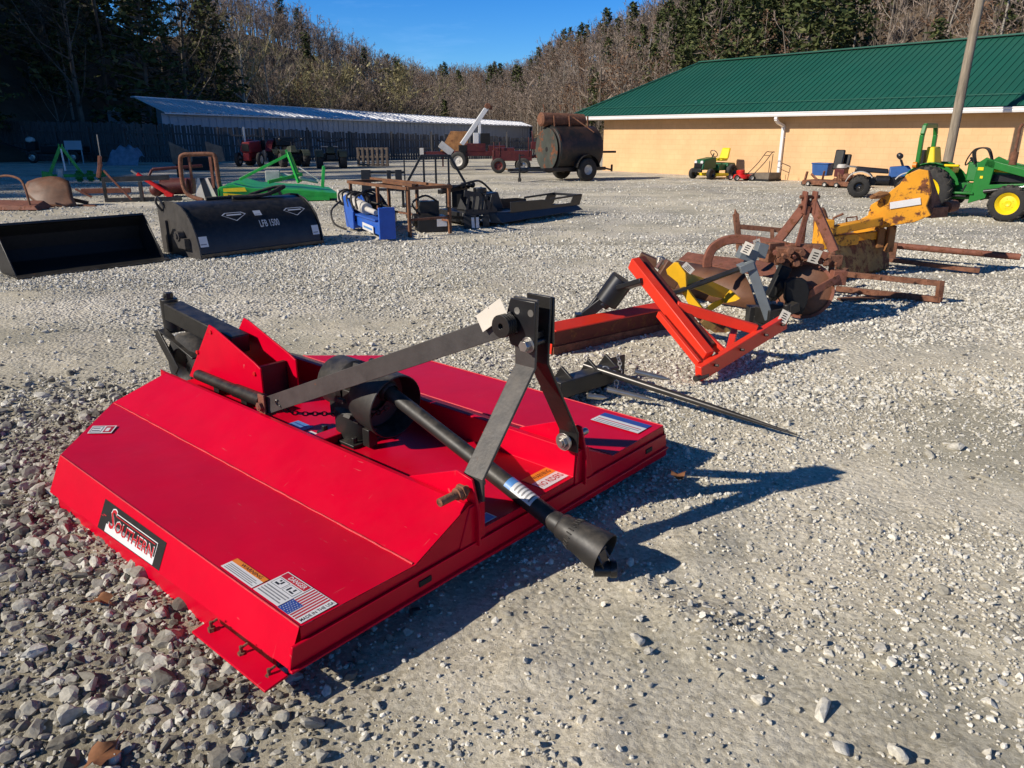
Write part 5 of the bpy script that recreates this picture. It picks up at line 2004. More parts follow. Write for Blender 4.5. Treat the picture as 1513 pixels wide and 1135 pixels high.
# ---- rusty disc plough ----------------------------------------------------------
pl = wthing("disc_plough", "rusty old three point plough with a curved beam, tall mast and round discs", "plough", G(1180, 455))
yp = 6.9
b = B()     # curved main beam
cv = catmull([Y(1045, 395, yp + .2), Y(1046, 382, yp + .2), Y(1054, 366, yp + .2), Y(1074, 355, yp + .18), Y(1102, 354, yp + .15), Y(1150, 362, yp + .05), Y(1242, 385, yp - .15)], 5)
b.sweep(cv, .05, .085, (0, 1, 0))
b.build("curved_beam", "rust_red", pl, bevel=0.008)
b = B()     # mast
topm = Y(1196, 296, yp)
b.bar(topm + V((0, 0, .0)), Y(1143, 364, yp + .2), .035, .085)
b.bar(topm + V((.02, 0, 0)), Y(1233, 372, yp - .15), .05, .085)
b.bar(topm + V((.0, .04, 0)), Y(1186, 362, yp + .35), .03, .06)
b.bar(topm + V((-.01, -.03, -.05)), Y(1178, 364, yp - .05), .02, .05)
for dx in (-.045, .045):
    b.box(topm + V((dx, 0, -.02)), (.022, .10, .20))
b.build("mast", "rust_red", pl, bevel=0.006)
for dz in (.03, -.05):
    b = B()
    b.cyl(topm + V((-.09, 0, dz)), topm + V((.09, 0, dz)), .016, n=8)
    b.build("mast_pin", "rust_metal", pl, bevel=0)
for u, v, dy in ((1133, 371, -.04), (1165, 367, -.04), (1205, 378, -.1), (1222, 384, -.14), (1235, 390, -.16)):
    p = Y(u, v, yp + dy - .04)
    b = B()
    b.cyl(p, p + V((0, -.05, 0)), .022, n=6)
    b.build("bolt", "rust_metal", pl, bevel=0)
b = B()     # rear post and its link
b.bar(Y(1087, 316, yp + .5), Y(1093, 372, yp + .45), .05, .05)
b.tube([Y(1086, 309, yp + .5), Y(1088, 320, yp + .5)], [.004, .03], 8)
b.bar(Y(1092, 335, yp + .48), Y(1160, 341, yp + .45), .04, .045)
b.bar(Y(1141, 340, yp + .45), Y(1141, 366, yp + .3), .035, .035)
b.build("rear_post", "rust_metal", pl, bevel=0.005)
b = B()     # clamps in the middle
b.box(Y(1165, 378, yp - .05), (.24, .16, .16), rz=-.2)
b.box(Y(1190, 370, yp), (.3, .1, .12), rz=-.2)
b.box(Y(1140, 372, yp + .05), (.16, .14, .18), rz=.3)
for u, v in ((1150, 385), (1163, 372), (1172, 390), (1185, 380)):
    p = Y(u, v, yp - .12)
    b.cyl(p, p + V((.0, -.09, .02)), .035, n=8)
b.bar(Y(1160, 388, yp - .1), Y(1158, 430, yp - .15), .07, .06)
b.bar(Y(1152, 400, yp - .12), Y(1172, 425, yp - .16), .06, .05)
b.bar(Y(1230, 372, yp - .15), Y(1228, 405, yp - .15), .045, .045)
b.box(Y(1234, 385, yp - .17), (.12, .05, .10))
b.build("clamp", "rust_metal", pl, bevel=0.006)


def disc(cpx, R, nrm, dish, m, parent, name="disc"):
    c = V(cpx)
    n = V(nrm).normalized()
    prof = [(R * math.sin(t_) / math.sin(.7), -dish * (1 - math.cos(t_)) / (1 - math.cos(.7))) for t_ in np.linspace(0, .7, 8)]
    prof2 = [(r, d_ - .008) for r, d_ in reversed(prof)]
    b = B()
    b.lathe(prof + prof2, c, n, 40)
    b.lathe([(.0, -.03), (.075, -.03), (.075, .05), (.04, .08), (.0, .085)], c, n, 20)
    return b.build(name, m, parent, bevel=0, smooth=40)


disc(Y(1188, 430, yp - .18), .25, (-.42, -.88, .2), .05, "rust_smooth", pl)
b = B()
b.lathe([(.235, .0), (.262, .0), (.262, .02), (.235, .02), (.235, .0)], Y(1188, 429, yp - .14), (-.42, -.88, .2), 40)
b.build("disc_rim", "rust_red", pl, bevel=0)
b = B()
b.sweep(catmull([Y(1188, 440, yp - .36), Y(1200, 432, yp - .40), Y(1222, 420, yp - .36), Y(1241, 409, yp - .28)], 5), .03, .065, (.3, -1, .2))
b.box(Y(1238, 410, yp - .25), (.12, .10, .13))
b.bar(Y(1230, 400, yp - .22), Y(1240, 418, yp - .25), .06, .05)
b.build("spring_arm", "rust_red", pl, bevel=0.004)
b = B()
b.slab([Y(u, v, yp - .42) for u, v in ((1160, 416), (1172, 409), (1190, 414), (1195, 428), (1192, 446), (1184, 464), (1168, 462), (1158, 440))], (.0, .06, 0))
b.box(Y(1150, 416, yp - .25), (.10, .10, .30), ry=.35)
b.bar(Y(1160, 420, yp - .38), Y(1140, 440, yp - .2), .07, .08)
b.build("bearing_and_shadow", "void_black", pl, bevel=0.012)  # black plate stands for the bearing and the shadow on the disc
b = B()
b.box(Y(1152, 452, yp - .45), (.05, .03, .07), ry=.2)
b.build("label_plate", "grey_paint", pl, bevel=0.003)
for k in range(9):
    b = B()
    p = Y(1146 + 9 * k + random.uniform(-3, 3), 366 + random.uniform(-2, 18) + 1.2 * k, yp - .16 - random.uniform(0, .06))
    b.cyl(p, p + V((random.uniform(-.02, .02), -.04, random.uniform(-.01, .03))), random.uniform(.014, .028), n=6)
    b.build("bolt", "rust_metal" if k % 3 else "rust_red", pl, bevel=0)
price_tag(Y(1204, 379, yp - .25), (.09, .13), math.radians(-10), "white tag with dark print on the rusty plough below its mast", s=math.radians(15))
price_tag(Y(1119, 361, yp - .25), (.06, .09), math.radians(-10), "small pale tag on the curved beam of the rusty plough", s=math.radians(-20))

# ---- forks on the ground ----------------------------------------------------------
fa = wthing("pallet_fork", "long rusty open ended fork frame of two bars, nearer of the two on the gravel", "fork frame", G(1320, 440))
a0, a1 = G(1247, 418, .17), G(1388, 437, .17)
a0 = V((3.55, 8.05, .20))
a1 = V((4.38, 7.45, .20))
b = B()
b.bar(a0, a1, .055, .055)
b.bar(a0 + V((-.0, -.05, -.16)), a1 + V((0.0, -.03, -.16)), .06, .055)
b.bar(a1 + V((-.02, .0, .03)), a1 + V((-.02, -.02, -.18)), .055, .055)
b.bar(a0 + V((.2, .2, 0)), a0 + V((-.2, -.1, -.1)), .06, .05)
for t_ in (.18, .42):
    q = a0.lerp(a1, t_)
    b.cyl(q + V((0, -.03, 0)), q + V((0, -.045, 0)), .018, n=8)
b.build("bars", "rust_metal", fa, bevel=0.004)
b = B()
b.bar(G(1240, 442, .02), G(1330, 437, .02), .08, .02)
b.build("foot", "rust_metal", fa, bevel=0.003)
fb = wthing("fork_tines", "pair of long rusty tines lying on the gravel beyond the fork frame", "fork tines", G(1400, 390))
b = B()
b.tube([V((5.15, 10.2, .20)), V((6.42, 9.35, .17))], .042, 12)
b.build("round_tine", "rust_red", fb, bevel=0.003)
b = B()
b.bar(V((4.75, 9.75, .10)), V((5.75, 9.05, .05)), .11, .05)
b.build("flat_tine", "rust_metal", fb, bevel=0.003)
b = B()
b.box(V((4.95, 10.1, .16)), (.5, .12, .2), rz=-.5)
b.bar(V((4.7, 9.8, .08)), V((5.2, 10.3, .12)), .08, .14)
b.build("carriage", "rust_metal", fb, bevel=0.005)

# ---- old yellow grader --------------------------------------------------------------
og = wthing("towed_grader", "old rusty yellow grader with a raised boom, wedge shaped plate and white sticker", "grader", G(1280, 395))
yo = 9.1
b = B()       # blade
g0, g1 = V((3.72, 8.55, 0)), V((4.72, 9.35, 0))
gd = (g1 - g0).normalized()
gn = V((gd.y, -gd.x, 0))
prof = [(.02, 0), (.06, .05), (.04, .2), (-.02, .34), (-.06, .42), (-.075, .41), (-.035, .33), (.022, .2), (.042, .05), (.0, 0)]
b.loft([g0 + gn * a + V((0, 0, c)) for a, c in prof], [g1 + gn * a + V((0, 0, c)) for a, c in prof])
b.build("moldboard", "old_yellow_dirty", og, bevel=0.003, smooth=30)
b = B()       # boom tube and turntable
b.bar(Y(1218, 343, 8.7), Y(1300, 326, 8.9), .12, .10)
b.bar(Y(1224, 356, 8.75), Y(1262, 352, 8.9), .16, .13)
b.bar(Y(1262, 350, 9.2), Y(1310, 345, 9.3), .14, .10)
b.box(Y(1216, 345, 8.8), (.12, .3, .34))
b.build("boom", "old_yellow", og, bevel=0.012)
b = B()
b.tube(catmull([Y(1205, 345, 9.0), Y(1206, 322, 9.0), Y(1215, 310, 9.0), Y(1222, 330, 9.0)], 5), .03, 8)
b.build("linkage", "rust_metal", og, bevel=0)
b = B()
b.tube([Y(1226, 336, 8.8), Y(1232, 322, 8.8), Y(1246, 316, 8.8)], .014, 6)
b.build("lever", "rust_metal", og, bevel=0)
b = B()
b.tube([Y(1250, 333, 8.85), Y(1251, 322, 8.85), Y(1266, 320, 8.85), Y(1267, 330, 8.85)], .01, 6)
b.build("loop_handle", "rust_metal", og, bevel=0)
pts = [(1262, 329), (1283, 318), (1287, 303), (1301, 294), (1330, 272), (1340, 258), (1358, 250), (1372, 252), (1376, 285), (1369, 304), (1376, 318), (1352, 328), (1320, 333), (1285, 342), (1262, 345)]
b = B()
b.slab([Y(u, v, 9.15 - (u - 1262) * .004) for u, v in pts], (.045, .065, 0))
b.build("wedge_plate", "old_yellow", og, bevel=0.006)
sq = [Y(u, v, 9.15 - (u - 1262) * .004 - .045) for u, v in ((1315, 309), (1361, 302), (1360, 292), (1315, 299))]
sticker(sq, og, "decal_white", lift=.004)
b = B()       # dark folded side of the wedge
b.slab([Y(1373, 252, 8.74), Y(1396, 318, 9.05), Y(1377, 322, 8.72), Y(1367, 308, 8.76)], (.05, .06, 0))
b.box(Y(1380, 313, 8.9), (.30, .16, .12), rz=.5)
b.cyl(Y(1398, 306, 8.95), Y(1410, 304, 9.05), .07, n=12)
b.build("gusset", "rust_metal", og, bevel=0.01)
b = B()
b.box(Y(1402, 299, 9.4), (.10, .02, .03), ry=-.3)
b.build("clip", "bright_steel", og, bevel=0.002)
for u0, u1, v0, v1, yq in ((1318, 1312, 333, 372, 9.15), (1302, 1298, 337, 366, 9.2), (1290, 1288, 340, 362, 9.3)):
    b = B()
    b.bar(Y(u0, v0, yq), Y(u1, v1, yq), .09, .09)
    b.build("post", "rust_orange", og, bevel=0.012)
b = B()
b.bar(Y(1283, 318, 8.85) + V((0, .03, 0)), Y(1262, 316, 8.85) + V((0, .03, 0)), .05, .03) if False else b.tube([Y(1286, 292, 8.9), Y(1300, 288, 8.9), Y(1312, 286, 8.9)], [.02, .045, .02], 8)
b.build("arm", "rust_orange", og, bevel=0)
# ================================================================== EQUIPMENT IN THE YARD BEHIND
R_ = math.radians

# ---- bucket sweeper ---------------------------------------------------------------
p0, p1 = G(297, 384), G(477, 361)
yaw = math.atan2(p1.y - p0.y, p1.x - p0.x)
Lb = (p1 - p0).length
sw = thing("sweeper_bucket", "dark navy hooded sweeper bucket with rounded front and white lettering", "sweeper", p0, yaw)
prof = [(1.05, .04), (1.05, .60), (.98, .68), (.80, .72), (.58, .72), (.40, .67), (.25, .58), (.13, .45), (.055, .30), (.015, .16), (0, .04)]
b = B()
b.loft([V((0.02, a, c)) for a, c in prof], [V((Lb - .02, a, c)) for a, c in prof])
b.build("hood", "navy_black", sw, bevel=0.006, smooth=30)
for xx in (0, Lb):
    b = B()
    b.slab([V((xx, a, c)) for a, c in [(1.09, .0), (1.09, .62), (.99, .71), (.80, .745), (.58, .745), (.39, .695), (.235, .60), (.11, .465), (.033, .31), (-.01, .165), (-.03, .0)]], (.02, 0, 0))
    if xx == 0:
        b.box((-.05, .40, .20), (.08, .35, .14))
        b.cyl((-.11, .40, .30), (-.02, .40, .30), .07, n=16)
        b.cyl((-.13, .40, .30), (-.11, .40, .30), .04, n=10)
        b.box((-.03, .85, .25), (.03, .05, .45))
        b.tube(catmull([V((-.02, .92, .60)), V((-.09, .92, .72)), V((-.07, .90, .80)), V((-.02, .85, .66))], 5), .018, 8)
    b.build("end_plate", "grey_bar" if xx == 0 else "navy_black", sw, bevel=0.004)
b = B()
b.box((Lb / 2, .0, .045), (Lb, .06, .05))
b.build("lower_edge", "dark_steel", sw, bevel=0.004)
b = B()
b.tube(catmull([V((.55, .72, .745)), V((1.0, .66, .75)), V((1.5, .64, .76)), V((1.85, .70, .85)), V((1.75, .85, .84)), V((1.3, .80, .755))], 6), .026, 8)
b.tube(catmull([V((.9, .60, .745)), V((1.4, .58, .755)), V((1.78, .65, .86)), V((1.85, .80, .83))], 6), .024, 8)
b.build("hose", "rubber", sw, bevel=0)


def hoodq(x0, x1, i0, i1):
    a, c = prof[i0], prof[i1]
    return [V((x0, c[0] - .004, c[1])), V((x1, c[0] - .004, c[1])), V((x1, a[0] - .004, a[1])), V((x0, a[0] - .004, a[1]))]


hq = hoodq(1.00, 1.32, 7, 8)
lettering("LFB 1500", hq, (.0, .30, 1.0, .95), "decal_white", sw, lift=.012)
for x0, x1 in ((.48, .86), (1.48, 1.86)):
    q = hoodq(x0, x1, 6, 7)
    b = B()
    outl = [(.16, .9), (.84, .9), (1, .68), (.84, .48), (.5, .05), (.16, .48), (0, .68)]
    ring = [on_quad(q, x, y, .010) for x, y in outl]
    ring2 = [on_quad(q, .5 + (x - .5) * .90, .5 + (y - .5) * .86, .010) for x, y in outl]
    k = len(ring)
    b.add(ring + ring2, [(i, (i + 1) % k, k + (i + 1) % k, k + i) for i in range(k)])
    b.add([on_quad(q, x, y, .011) for x, y in ((.2, .60), (.8, .60), (.8, .72), (.2, .72))], [(0, 1, 2, 3)])
    b.build("badge", "decal_white", sw, bevel=0, smooth=0)
for x0, x1, i0, i1, rr in ((.02, .14, 8, 9, (0, 0, 1, 1)), (Lb - .16, Lb - .04, 8, 9, (0, 0, 1, 1)), (.98, 1.10, 6, 7, (0, .4, 1, .9))):
    q = hoodq(x0, x1, i0, i1)
    sticker([on_quad(q, rr[0], rr[1], 0), on_quad(q, rr[2], rr[1], 0), on_quad(q, rr[2], rr[3], 0), on_quad(q, rr[0], rr[3], 0)], sw, "decal_white", [(.1, .2, .8, .3, "decal_grey")], lift=.012)

# ---- loader bucket -----------------------------------------------------------------
p0, p1 = G(25, 412), G(244, 385)
yaw = math.atan2(p1.y - p0.y, p1.x - p0.x)
Lb = (p1 - p0).length
bu = thing("loader_bucket", "wide black loader bucket with its open mouth towards the viewer at the left edge", "bucket", p0, yaw)
prof = [(0, .02), (.45, .035), (.62, .10), (.70, .24), (.66, .42), (.52, .56)]
inn = [(a - .012 * (1 if i > 1 else 0), c + .014) for i, (a, c) in enumerate(prof)]
b = B()
loop = prof + inn[::-1]
b.loft([V((0, a, c)) for a, c in loop], [V((Lb, a, c)) for a, c in loop])
b.build("shell", "void_black", bu, bevel=0.003, smooth=30)
for xx in (0, Lb):
    b = B()
    b.slab([V((xx, a, c)) for a, c in [(-.03, .0), (.46, .0), (.65, .08), (.735, .24), (.70, .45), (.53, .60), (.46, .58)]], (.018, 0, 0))
    b.build("side_plate", "satin_black", bu, bevel=0.004)
b = B()
b.box((Lb / 2, -.02, .022), (Lb + .05, .16, .026), rx=.03)
b.build("cutting_edge", "dark_steel", bu, bevel=0.003)
b = B()
b.box((Lb / 2, .50, .582), (Lb, .09, .03), rx=-.3)
b.build("top_rail", "navy_black", bu, bevel=0.004)

# ---- blue log splitter attachment ----------------------------------------------------
p0 = G(572, 356)
ls = thing("log_splitter", "blue attachment with an upright push plate and coiled grey hydraulic hoses", "log splitter", p0, math.atan2(1.9, -1.0))
b = B()
b.bar((0, 0, .17), (2.1, 0, .24), .16, .20)
b.box((0.9, 0, .30), (1.3, .22, .03))
b.build("beam", "blue_paint", ls, bevel=0.006)
b = B()
b.box((-.04, 0, .28), (.05, .27, .50))
b.box((.02, 0, .30), (.08, .06, .46))
b.build("push_plate", "blue_paint", ls, bevel=0.006)
b = B()
b.slab([(1.35, .14, .05), (1.8, .14, .05), (1.95, .14, .55), (1.75, .14, .62), (1.35, .14, .35)], (0, .03, 0))
b.slab([(1.35, -.14, .05), (1.8, -.14, .05), (1.95, -.14, .55), (1.75, -.14, .62), (1.35, -.14, .35)], (0, .03, 0))
b.box((1.55, 0, .12), (.3, .3, .12))
b.build("bracket", "blue_paint", ls, bevel=0.006)
sticker([V((.95, .108, .10)), V((.35, .108, .085)), V((.35, .108, .20)), V((.95, .108, .215))], ls, "decal_white", [(.1, .3, .9, .6, "decal_sky")], lift=.003)
b = B()
b.cyl((1.0, 0, .42), (2.35, 0, .52), .10, n=18)
b.cyl((.5, 0, .40), (1.0, 0, .42), .045, n=14)
b.cyl((2.3, 0, .52), (2.42, 0, .53), .12, n=18)
b.box((2.45, 0, .55), (.12, .2, .22))
b.build("cylinder", "dirty_white", ls, bevel=0.004)
for k in range(5):
    b = B()
    xx = 1.15 + .27 * k
    b.tube(catmull([V((xx - .1, .15, .42)), V((xx, .14, .60 + .03 * (k % 2))), V((xx + .08, -.05, .66)), V((xx + .14, -.16, .48)), V((xx + .2, -.05, .36)), V((xx + .26, .14, .45))], 5), .018, 6)
    b.build("hose", "rubber", ls, bevel=0)
b = B()
b.tube(catmull([V((1.9, .2, .5)), V((1.75, .42, .35)), V((1.5, .45, .15)), V((1.3, .3, .06))], 6), .018, 6)
b.tube(catmull([V((1.4, -.2, .5)), V((1.0, -.45, .40)), V((.7, -.40, .2)), V((.5, -.2, .2))], 6), .016, 6)
b.build("hose", "rubber", ls, bevel=0)

# ---- rusty table frame ---------------------------------------------------------------
p0 = G(605, 351)
tb_ = thing("table_frame", "open rusty angle iron table frame with six legs", "frame", p0, math.atan2(.80, -.60))
Lt, Wt, Ht = 2.25, .85, .79
b = B()
for yv in (0, -Wt):
    b.bar((0, yv, Ht), (Lt, yv, Ht), .05, .05)
for xv in (0, Lt / 2, Lt):
    b.bar((xv, 0, Ht + .004), (xv, -Wt, Ht + .004), .05, .05)
b.bar((-.03, -.1, Ht + .05), (1.2, -.2, Ht + .05), .06, .05)
b.bar((.2, -.5, Ht + .05), (2.2, -.45, Ht + .05), .05, .04)
b.build("top_frame", "rust_brown", tb_, bevel=0.003)
for xv in (.03, Lt / 2, Lt - .03):
    for yv in (-.03, -Wt + .03):
        b = B()
        b.bar((xv, yv, 0), (xv, yv, Ht - .026), .05, .05)
        b.build("leg", "rust_brown", tb_, bevel=0.003)
b = B()
b.bar((.03, -.06, .28), (.03, -Wt + .06, .28), .035, .035)
b.bar((.06, -Wt + .03, .22), (Lt - .06, -Wt + .03, .22), .035, .035)
b.build("stretcher", "rust_metal", tb_, bevel=0.003)

jm = thing("pump_unit", "low black pump unit with a white label under the rusty table frame", "machine", G(640, 343), .3)
b = B()
b.box((0, .15, .14), (.52, .42, .26))
b.cyl((-.32, .2, .20), (.1, .2, .20), .11, n=16)
b.box((.0, .35, .36), (.35, .2, .3))
b.tube(catmull([V((-.2, .1, .3)), V((-.35, 0, .5)), V((-.1, .1, .62)), V((.15, .3, .5))], 5), .02, 7)
b.build("housing", "satin_black", jm, bevel=0.012)
sticker([V((.06, -.062, .10)), V((.24, -.062, .10)), V((.24, -.062, .24)), V((.06, -.062, .24))], jm, "decal_white")
au = thing("auger_drive", "heap of black hoses and motor parts under the far end of the rusty frame", "machine", G(545, 332), .6)
b = B()
b.cyl((-.3, .1, .22), (.35, .2, .26), .16, n=16)
b.ball((.1, 0, .42), .2, 8, (1.1, .8, .7))
b.box((-.15, .1, .35), (.3, .25, .25), rz=.4)
for k in range(4):
    b.tube(catmull([V((-.4 + .1 * k, -.1, .05)), V((-.2, .1 * k - .1, .55)), V((.2, .05 * k, .6 - .05 * k)), V((.45, .1 * k - .2, .1))], 5), .022, 6)
b.build("motor", "satin_black", au, bevel=0.008)
cy = thing("gas_bottle", "rust brown cylinder standing inside the rusty table frame", "cylinder", G(628, 338), 0)
b = B()
b.lathe([(.0, 0), (.13, 0), (.15, .04), (.15, .34), (.10, .44), (.05, .46), (.05, .5), (.0, .5)], (0, .1, 0), (0, 0, 1), 20)
b.build("body", "rust_orange", cy, bevel=0)

# ---- black quick attach plates and rack -----------------------------------------------
p0 = G(545, 308)
qa = thing("attach_plate", "two upright dark plates joined by cross bars behind the rusty frame", "attachment", p0, .06)
b = B()
b.box((-.02, 0, .62), (.22, .05, .48))
b.box((.50, 0, .62), (.09, .05, .46))
b.box((.72, 0, .62), (.15, .06, .48))
b.bar((-.1, .03, .80), (.85, .03, .80), .06, .05)
b.bar((-.1, .03, .42), (.85, .03, .42), .06, .06)
b.build("plate", "navy_black", qa, bevel=0.006)
b = B()
for xx in (-.08, .80):
    b.bar((xx, .02, 0), (xx, .02, .42), .06, .06)
    b.bar((xx, .02, .04), (xx, .55, .04), .06, .05)
b.bar((.86, 0, .5), (.86, 0, 1.08), .03, .03)
b.build("stand", "satin_black", qa, bevel=0.004)

p0 = G(600, 322)
rk = thing("headache_rack", "black tubular rack with sloping ends standing behind the rusty frame", "rack", p0, .10)
b = B()
w = 1.28
b.bar((0, 0, .62), (w, 0, .62), .06, .06)
b.bar((.35, 0, 1.22), (w - .35, 0, 1.22), .05, .05)
b.bar((0.02, 0, .64), (.36, 0, 1.23), .05, .05)
b.bar((w - .02, 0, .64), (w - .36, 0, 1.23), .05, .05)
for xx in (.40, .64, .90):
    b.bar((xx, 0, .65), (xx, 0, 1.20), .04, .04)
b.build("rack_frame", "satin_black", rk, bevel=0.004)
for xx in (.03, .85, w - .03):
    b = B()
    b.bar((xx, 0.0, 0), (xx, 0.0, .59), .05, .05)
    b.build("leg", "satin_black", rk, bevel=0.004)
b = B()
b.box((w - .18, .05, .32), (.30, .03, .50))
b.build("panel", "void_black", rk, bevel=0.004)
b = B()
b.box((.86, .02, 1.36), (.30, .02, .14), ry=.65)
b.build("mirror", "dirty_white", rk, bevel=0.004)

# ---- brush cutter ---------------------------------------------------------------------
q0, q1, q2 = G(742, 335), G(862, 317), G(684, 322)
bc = thing("brush_cutter", "flat black skid steer brush cutter with slotted bracket and motor on top", "brush cutter", (0, 0, 0), 0, world=True)
bc.location = q0
OFF[bc] = V(q0)
ed = (q1 - q0).normalized()
ln = V((-ed.y, ed.x, 0))
Lc = (q1 - q0).length


def bcp(a, c, z_):
    return q0 + ed * a + ln * c + V((0, 0, z_))


b = B()
bot = [bcp(.0, .0, .06), bcp(Lc, .0, .10), bcp(Lc + .05, 1.2, .10), bcp(Lc * .6, 1.75, .10), bcp(-.1, 1.6, .06), bcp(-.45, .6, .06)]
top = [bcp(-.08, .10, .25), bcp(Lc - .15, .06, .20), bcp(Lc - .1, 1.15, .20), bcp(Lc * .6, 1.68, .20), bcp(-.1, 1.5, .25), bcp(-.42, .6, .25)]
b.loft(bot, top)
b.build("deck", "navy_black", bc, bevel=0.01)
b = B()
for c in (.08, .75):
    for a0, a1 in ((Lc * .45, Lc * .66), (Lc * .78, Lc * .99)):
        pass
    b.slab([bcp(.35, c, .22), bcp(Lc * .98, c, .20), bcp(Lc * 1.02, c, .42), bcp(Lc * .90, c, .42), bcp(Lc * .86, c, .27), bcp(Lc * .62, c, .27), bcp(Lc * .62, c, .36), bcp(Lc * .5, c, .40), bcp(.35, c, .42)], ln * .02)
    b.bar(bcp(Lc * .60, c, .385), bcp(Lc * 1.0, c, .41), .02, .04)
b.bar(bcp(Lc * .99, .08, .40), bcp(Lc * .99, .75, .40), .04, .05)
b.build("guard", "navy_black", bc, bevel=0.004)
b = B()
b.hexa([bcp(-.05, .45, .25), bcp(.62, .45, .25), bcp(.62, 1.1, .25), bcp(-.05, 1.1, .25), bcp(.0, .5, .55), bcp(.50, .5, .58), bcp(.5, 1.0, .58), bcp(.0, 1.0, .55)])
b.cyl(bcp(.25, .75, .55), bcp(.25, .75, .66), .13, n=16)
b.build("motor_housing", "navy_black", bc, bevel=0.015)
for i in range(2):
    b = B()
    b.bar(bcp(.18 + .12 * i, .485, .44), bcp(.22 + .12 * i, .49, .52), .05, .012)
    b.build("slot", "void_black", bc, bevel=0)
b = B()   # slotted bracket, tilted
m0, m1 = bcp(-.62, .35, 0), bcp(.05, .15, 0)
mdir = (m1 - m0).normalized()
upb = V((-.05, .02, 1)).normalized()


def mb(a, z_):
    return m0 + mdir * a + upb * z_ + V((0, 0, .0))


ML = (m1 - m0).length
b.add([], [])
nslot = 4
b.slab([mb(0, .22), mb(ML, .22), mb(ML, .30), mb(0, .34)], ln * .02)
b.slab([mb(0, .56), mb(ML * .55, .56), mb(ML * .50, .62), mb(.02, .68)], ln * .02)
for i in range(nslot + 1):
    a = .06 + .13 * i
    b.slab([mb(a - .05, .30), mb(a + .0, .30), mb(a + .07, .58), mb(a + .02, .58)], ln * .02)
b.slab([mb(ML * .72, .30), mb(ML, .30), mb(ML * .55, .6), mb(ML * .60, .58)], ln * .02)
b.box(mb(.1, .12), (.22, .3, .22))
b.box(mb(.45, .12), (.12, .3, .22))
b.build("attach_bracket", "navy_black", bc, bevel=0.004)
b = B()
b.bar(bcp(-.6, 1.0, .62), bcp(.35, 1.15, .66), .10, .08)
for a in (-.5, -.35, .05, .2, .32):
    b.ball(bcp(a, 1.0, .70), .06, 6)
b.tube(catmull([bcp(-.3, 1.0, .66), bcp(.1, .8, .78), bcp(.5, .9, .74), bcp(.75, .8, .5)], 5), .022, 7)
b.bar(bcp(.45, .9, .64), bcp(.9, .9, .40), .05, .05)
b.build("hydraulics", "satin_black", bc, bevel=0.006)
for a0, a1, z0_, z1_ in ((-.42, -.22, .08, .19), (-.14, .08, .08, .20)):
    qd = [bcp(a0, .0, z0_) - ln * .12, bcp(a1, .0, z0_) - ln * .06, bcp(a1, .0, z1_) - ln * .0, bcp(a0, .0, z1_) - ln * .06]
qd = [on_quad([mb(0.02, .01), mb(.18, .01), mb(.18, .20), mb(.02, .20)], x, y, .17) for x, y in ((0, 0), (1, 0), (1, 1), (0, 1))]
sticker(qd, bc, "decal_white", lift=.002)
e5, e0 = bot[5], bot[0]
t5, t0 = top[5], top[0]
for f0, f1 in ((.15, .40), (.48, .74)):
    qd = [e5.lerp(e0, f0).lerp(t5.lerp(t0, f0), .18), e5.lerp(e0, f1).lerp(t5.lerp(t0, f1), .18), e5.lerp(e0, f1).lerp(t5.lerp(t0, f1), .82), e5.lerp(e0, f0).lerp(t5.lerp(t0, f0), .82)]
    sticker(qd, bc, "decal_white", [(.1, .5, .9, .6, "decal_grey"), (.1, .25, .6, .33, "decal_grey")], lift=.004)

# ---- tank trailer ------------------------------------------------------------------------
tt = thing("smoker_trailer", "big black round tank on a two wheeled trailer with a smaller rusty tank on top", "trailer", G(838, 267), math.atan2(.50, .87))
b = B()
R, z0_, x0_, x1_ = .80, 1.10, -.75, 1.20
b.lathe([(.0, -.04), (R * .55, -.02), (R * .96, .03), (R, .06), (R, x1_ - x0_ - .06), (R * .96, x1_ - x0_ - .03), (R * .55, x1_ - x0_ + .05), (0, x1_ - x0_ + .07)], (x0_, 0.2, z0_), (1, 0, 0), 36)
tk = b.build("tank", "tank_black", tt, bevel=0, smooth=30)
b = B()
b.lathe([(R + .02, 0), (R + .02, .05), (R, .05), (R, 0)], (x0_ + .05, .2, z0_), (1, 0, 0), 36)
b.lathe([(.02, 0), (R * .93, -.012)], (x0_ - .035, .2, z0_), (1, 0, 0), 36)
b.build("end_cap", "tank_rusty", tk, bevel=0)
b = B()
b.lathe([(.0, 0), (.18, 0), (.24, .05), (.24, 1.85), (.18, 1.9), (0, 1.9)], (x0_ - .25, .35, 2.12), (1, .0, -.02), 22)
st_ = b.build("firebox", "rust_metal", tt, bevel=0, smooth=35)
b = B()
for xx in (-.55, .1, .9):
    b.bar((xx, .05, 1.78), (xx, .10, 2.25), .05, .05)
    b.bar((xx, .65, 1.78), (xx, .62, 2.25), .05, .05)
b.bar((.15, -.05, 2.2), (.75, -.55, 1.68), .04, .04)
for xx in (-.8, -.1, .5):
    b.tube([V((xx, .35, 2.4)), V((xx - .06, .35, 2.62))], .02, 6)
b.build("support", "rust_metal", tt, bevel=0.004)
b = B()
b.bar((-1.25, -.35, .42), (1.45, -.35, .42), .07, .12)
b.bar((-1.25, .75, .42), (1.45, .75, .42), .07, .12)
for xx in (-.7, .3, 1.4):
    b.bar((xx, -.35, .42), (xx, .75, .42), .07, .1)
b.bar((-1.2, -.33, .42), (-2.2, .2, .42), .08, .1)
b.bar((-1.2, .73, .42), (-2.2, .2, .42), .08, .1)
b.bar((1.45, -.35, .42), (1.75, -.35, .36), .06, .06)
b.bar((1.75, -.35, .30), (1.75, -.35, .55), .06, .06)
b.box((-2.28, .2, .42), (.2, .1, .1))
b.build("chassis", "satin_black", tt, bevel=0.006)
b = B()
b.cyl((-2.0, .05, .16), (-2.0, .05, .95), .035, n=10)
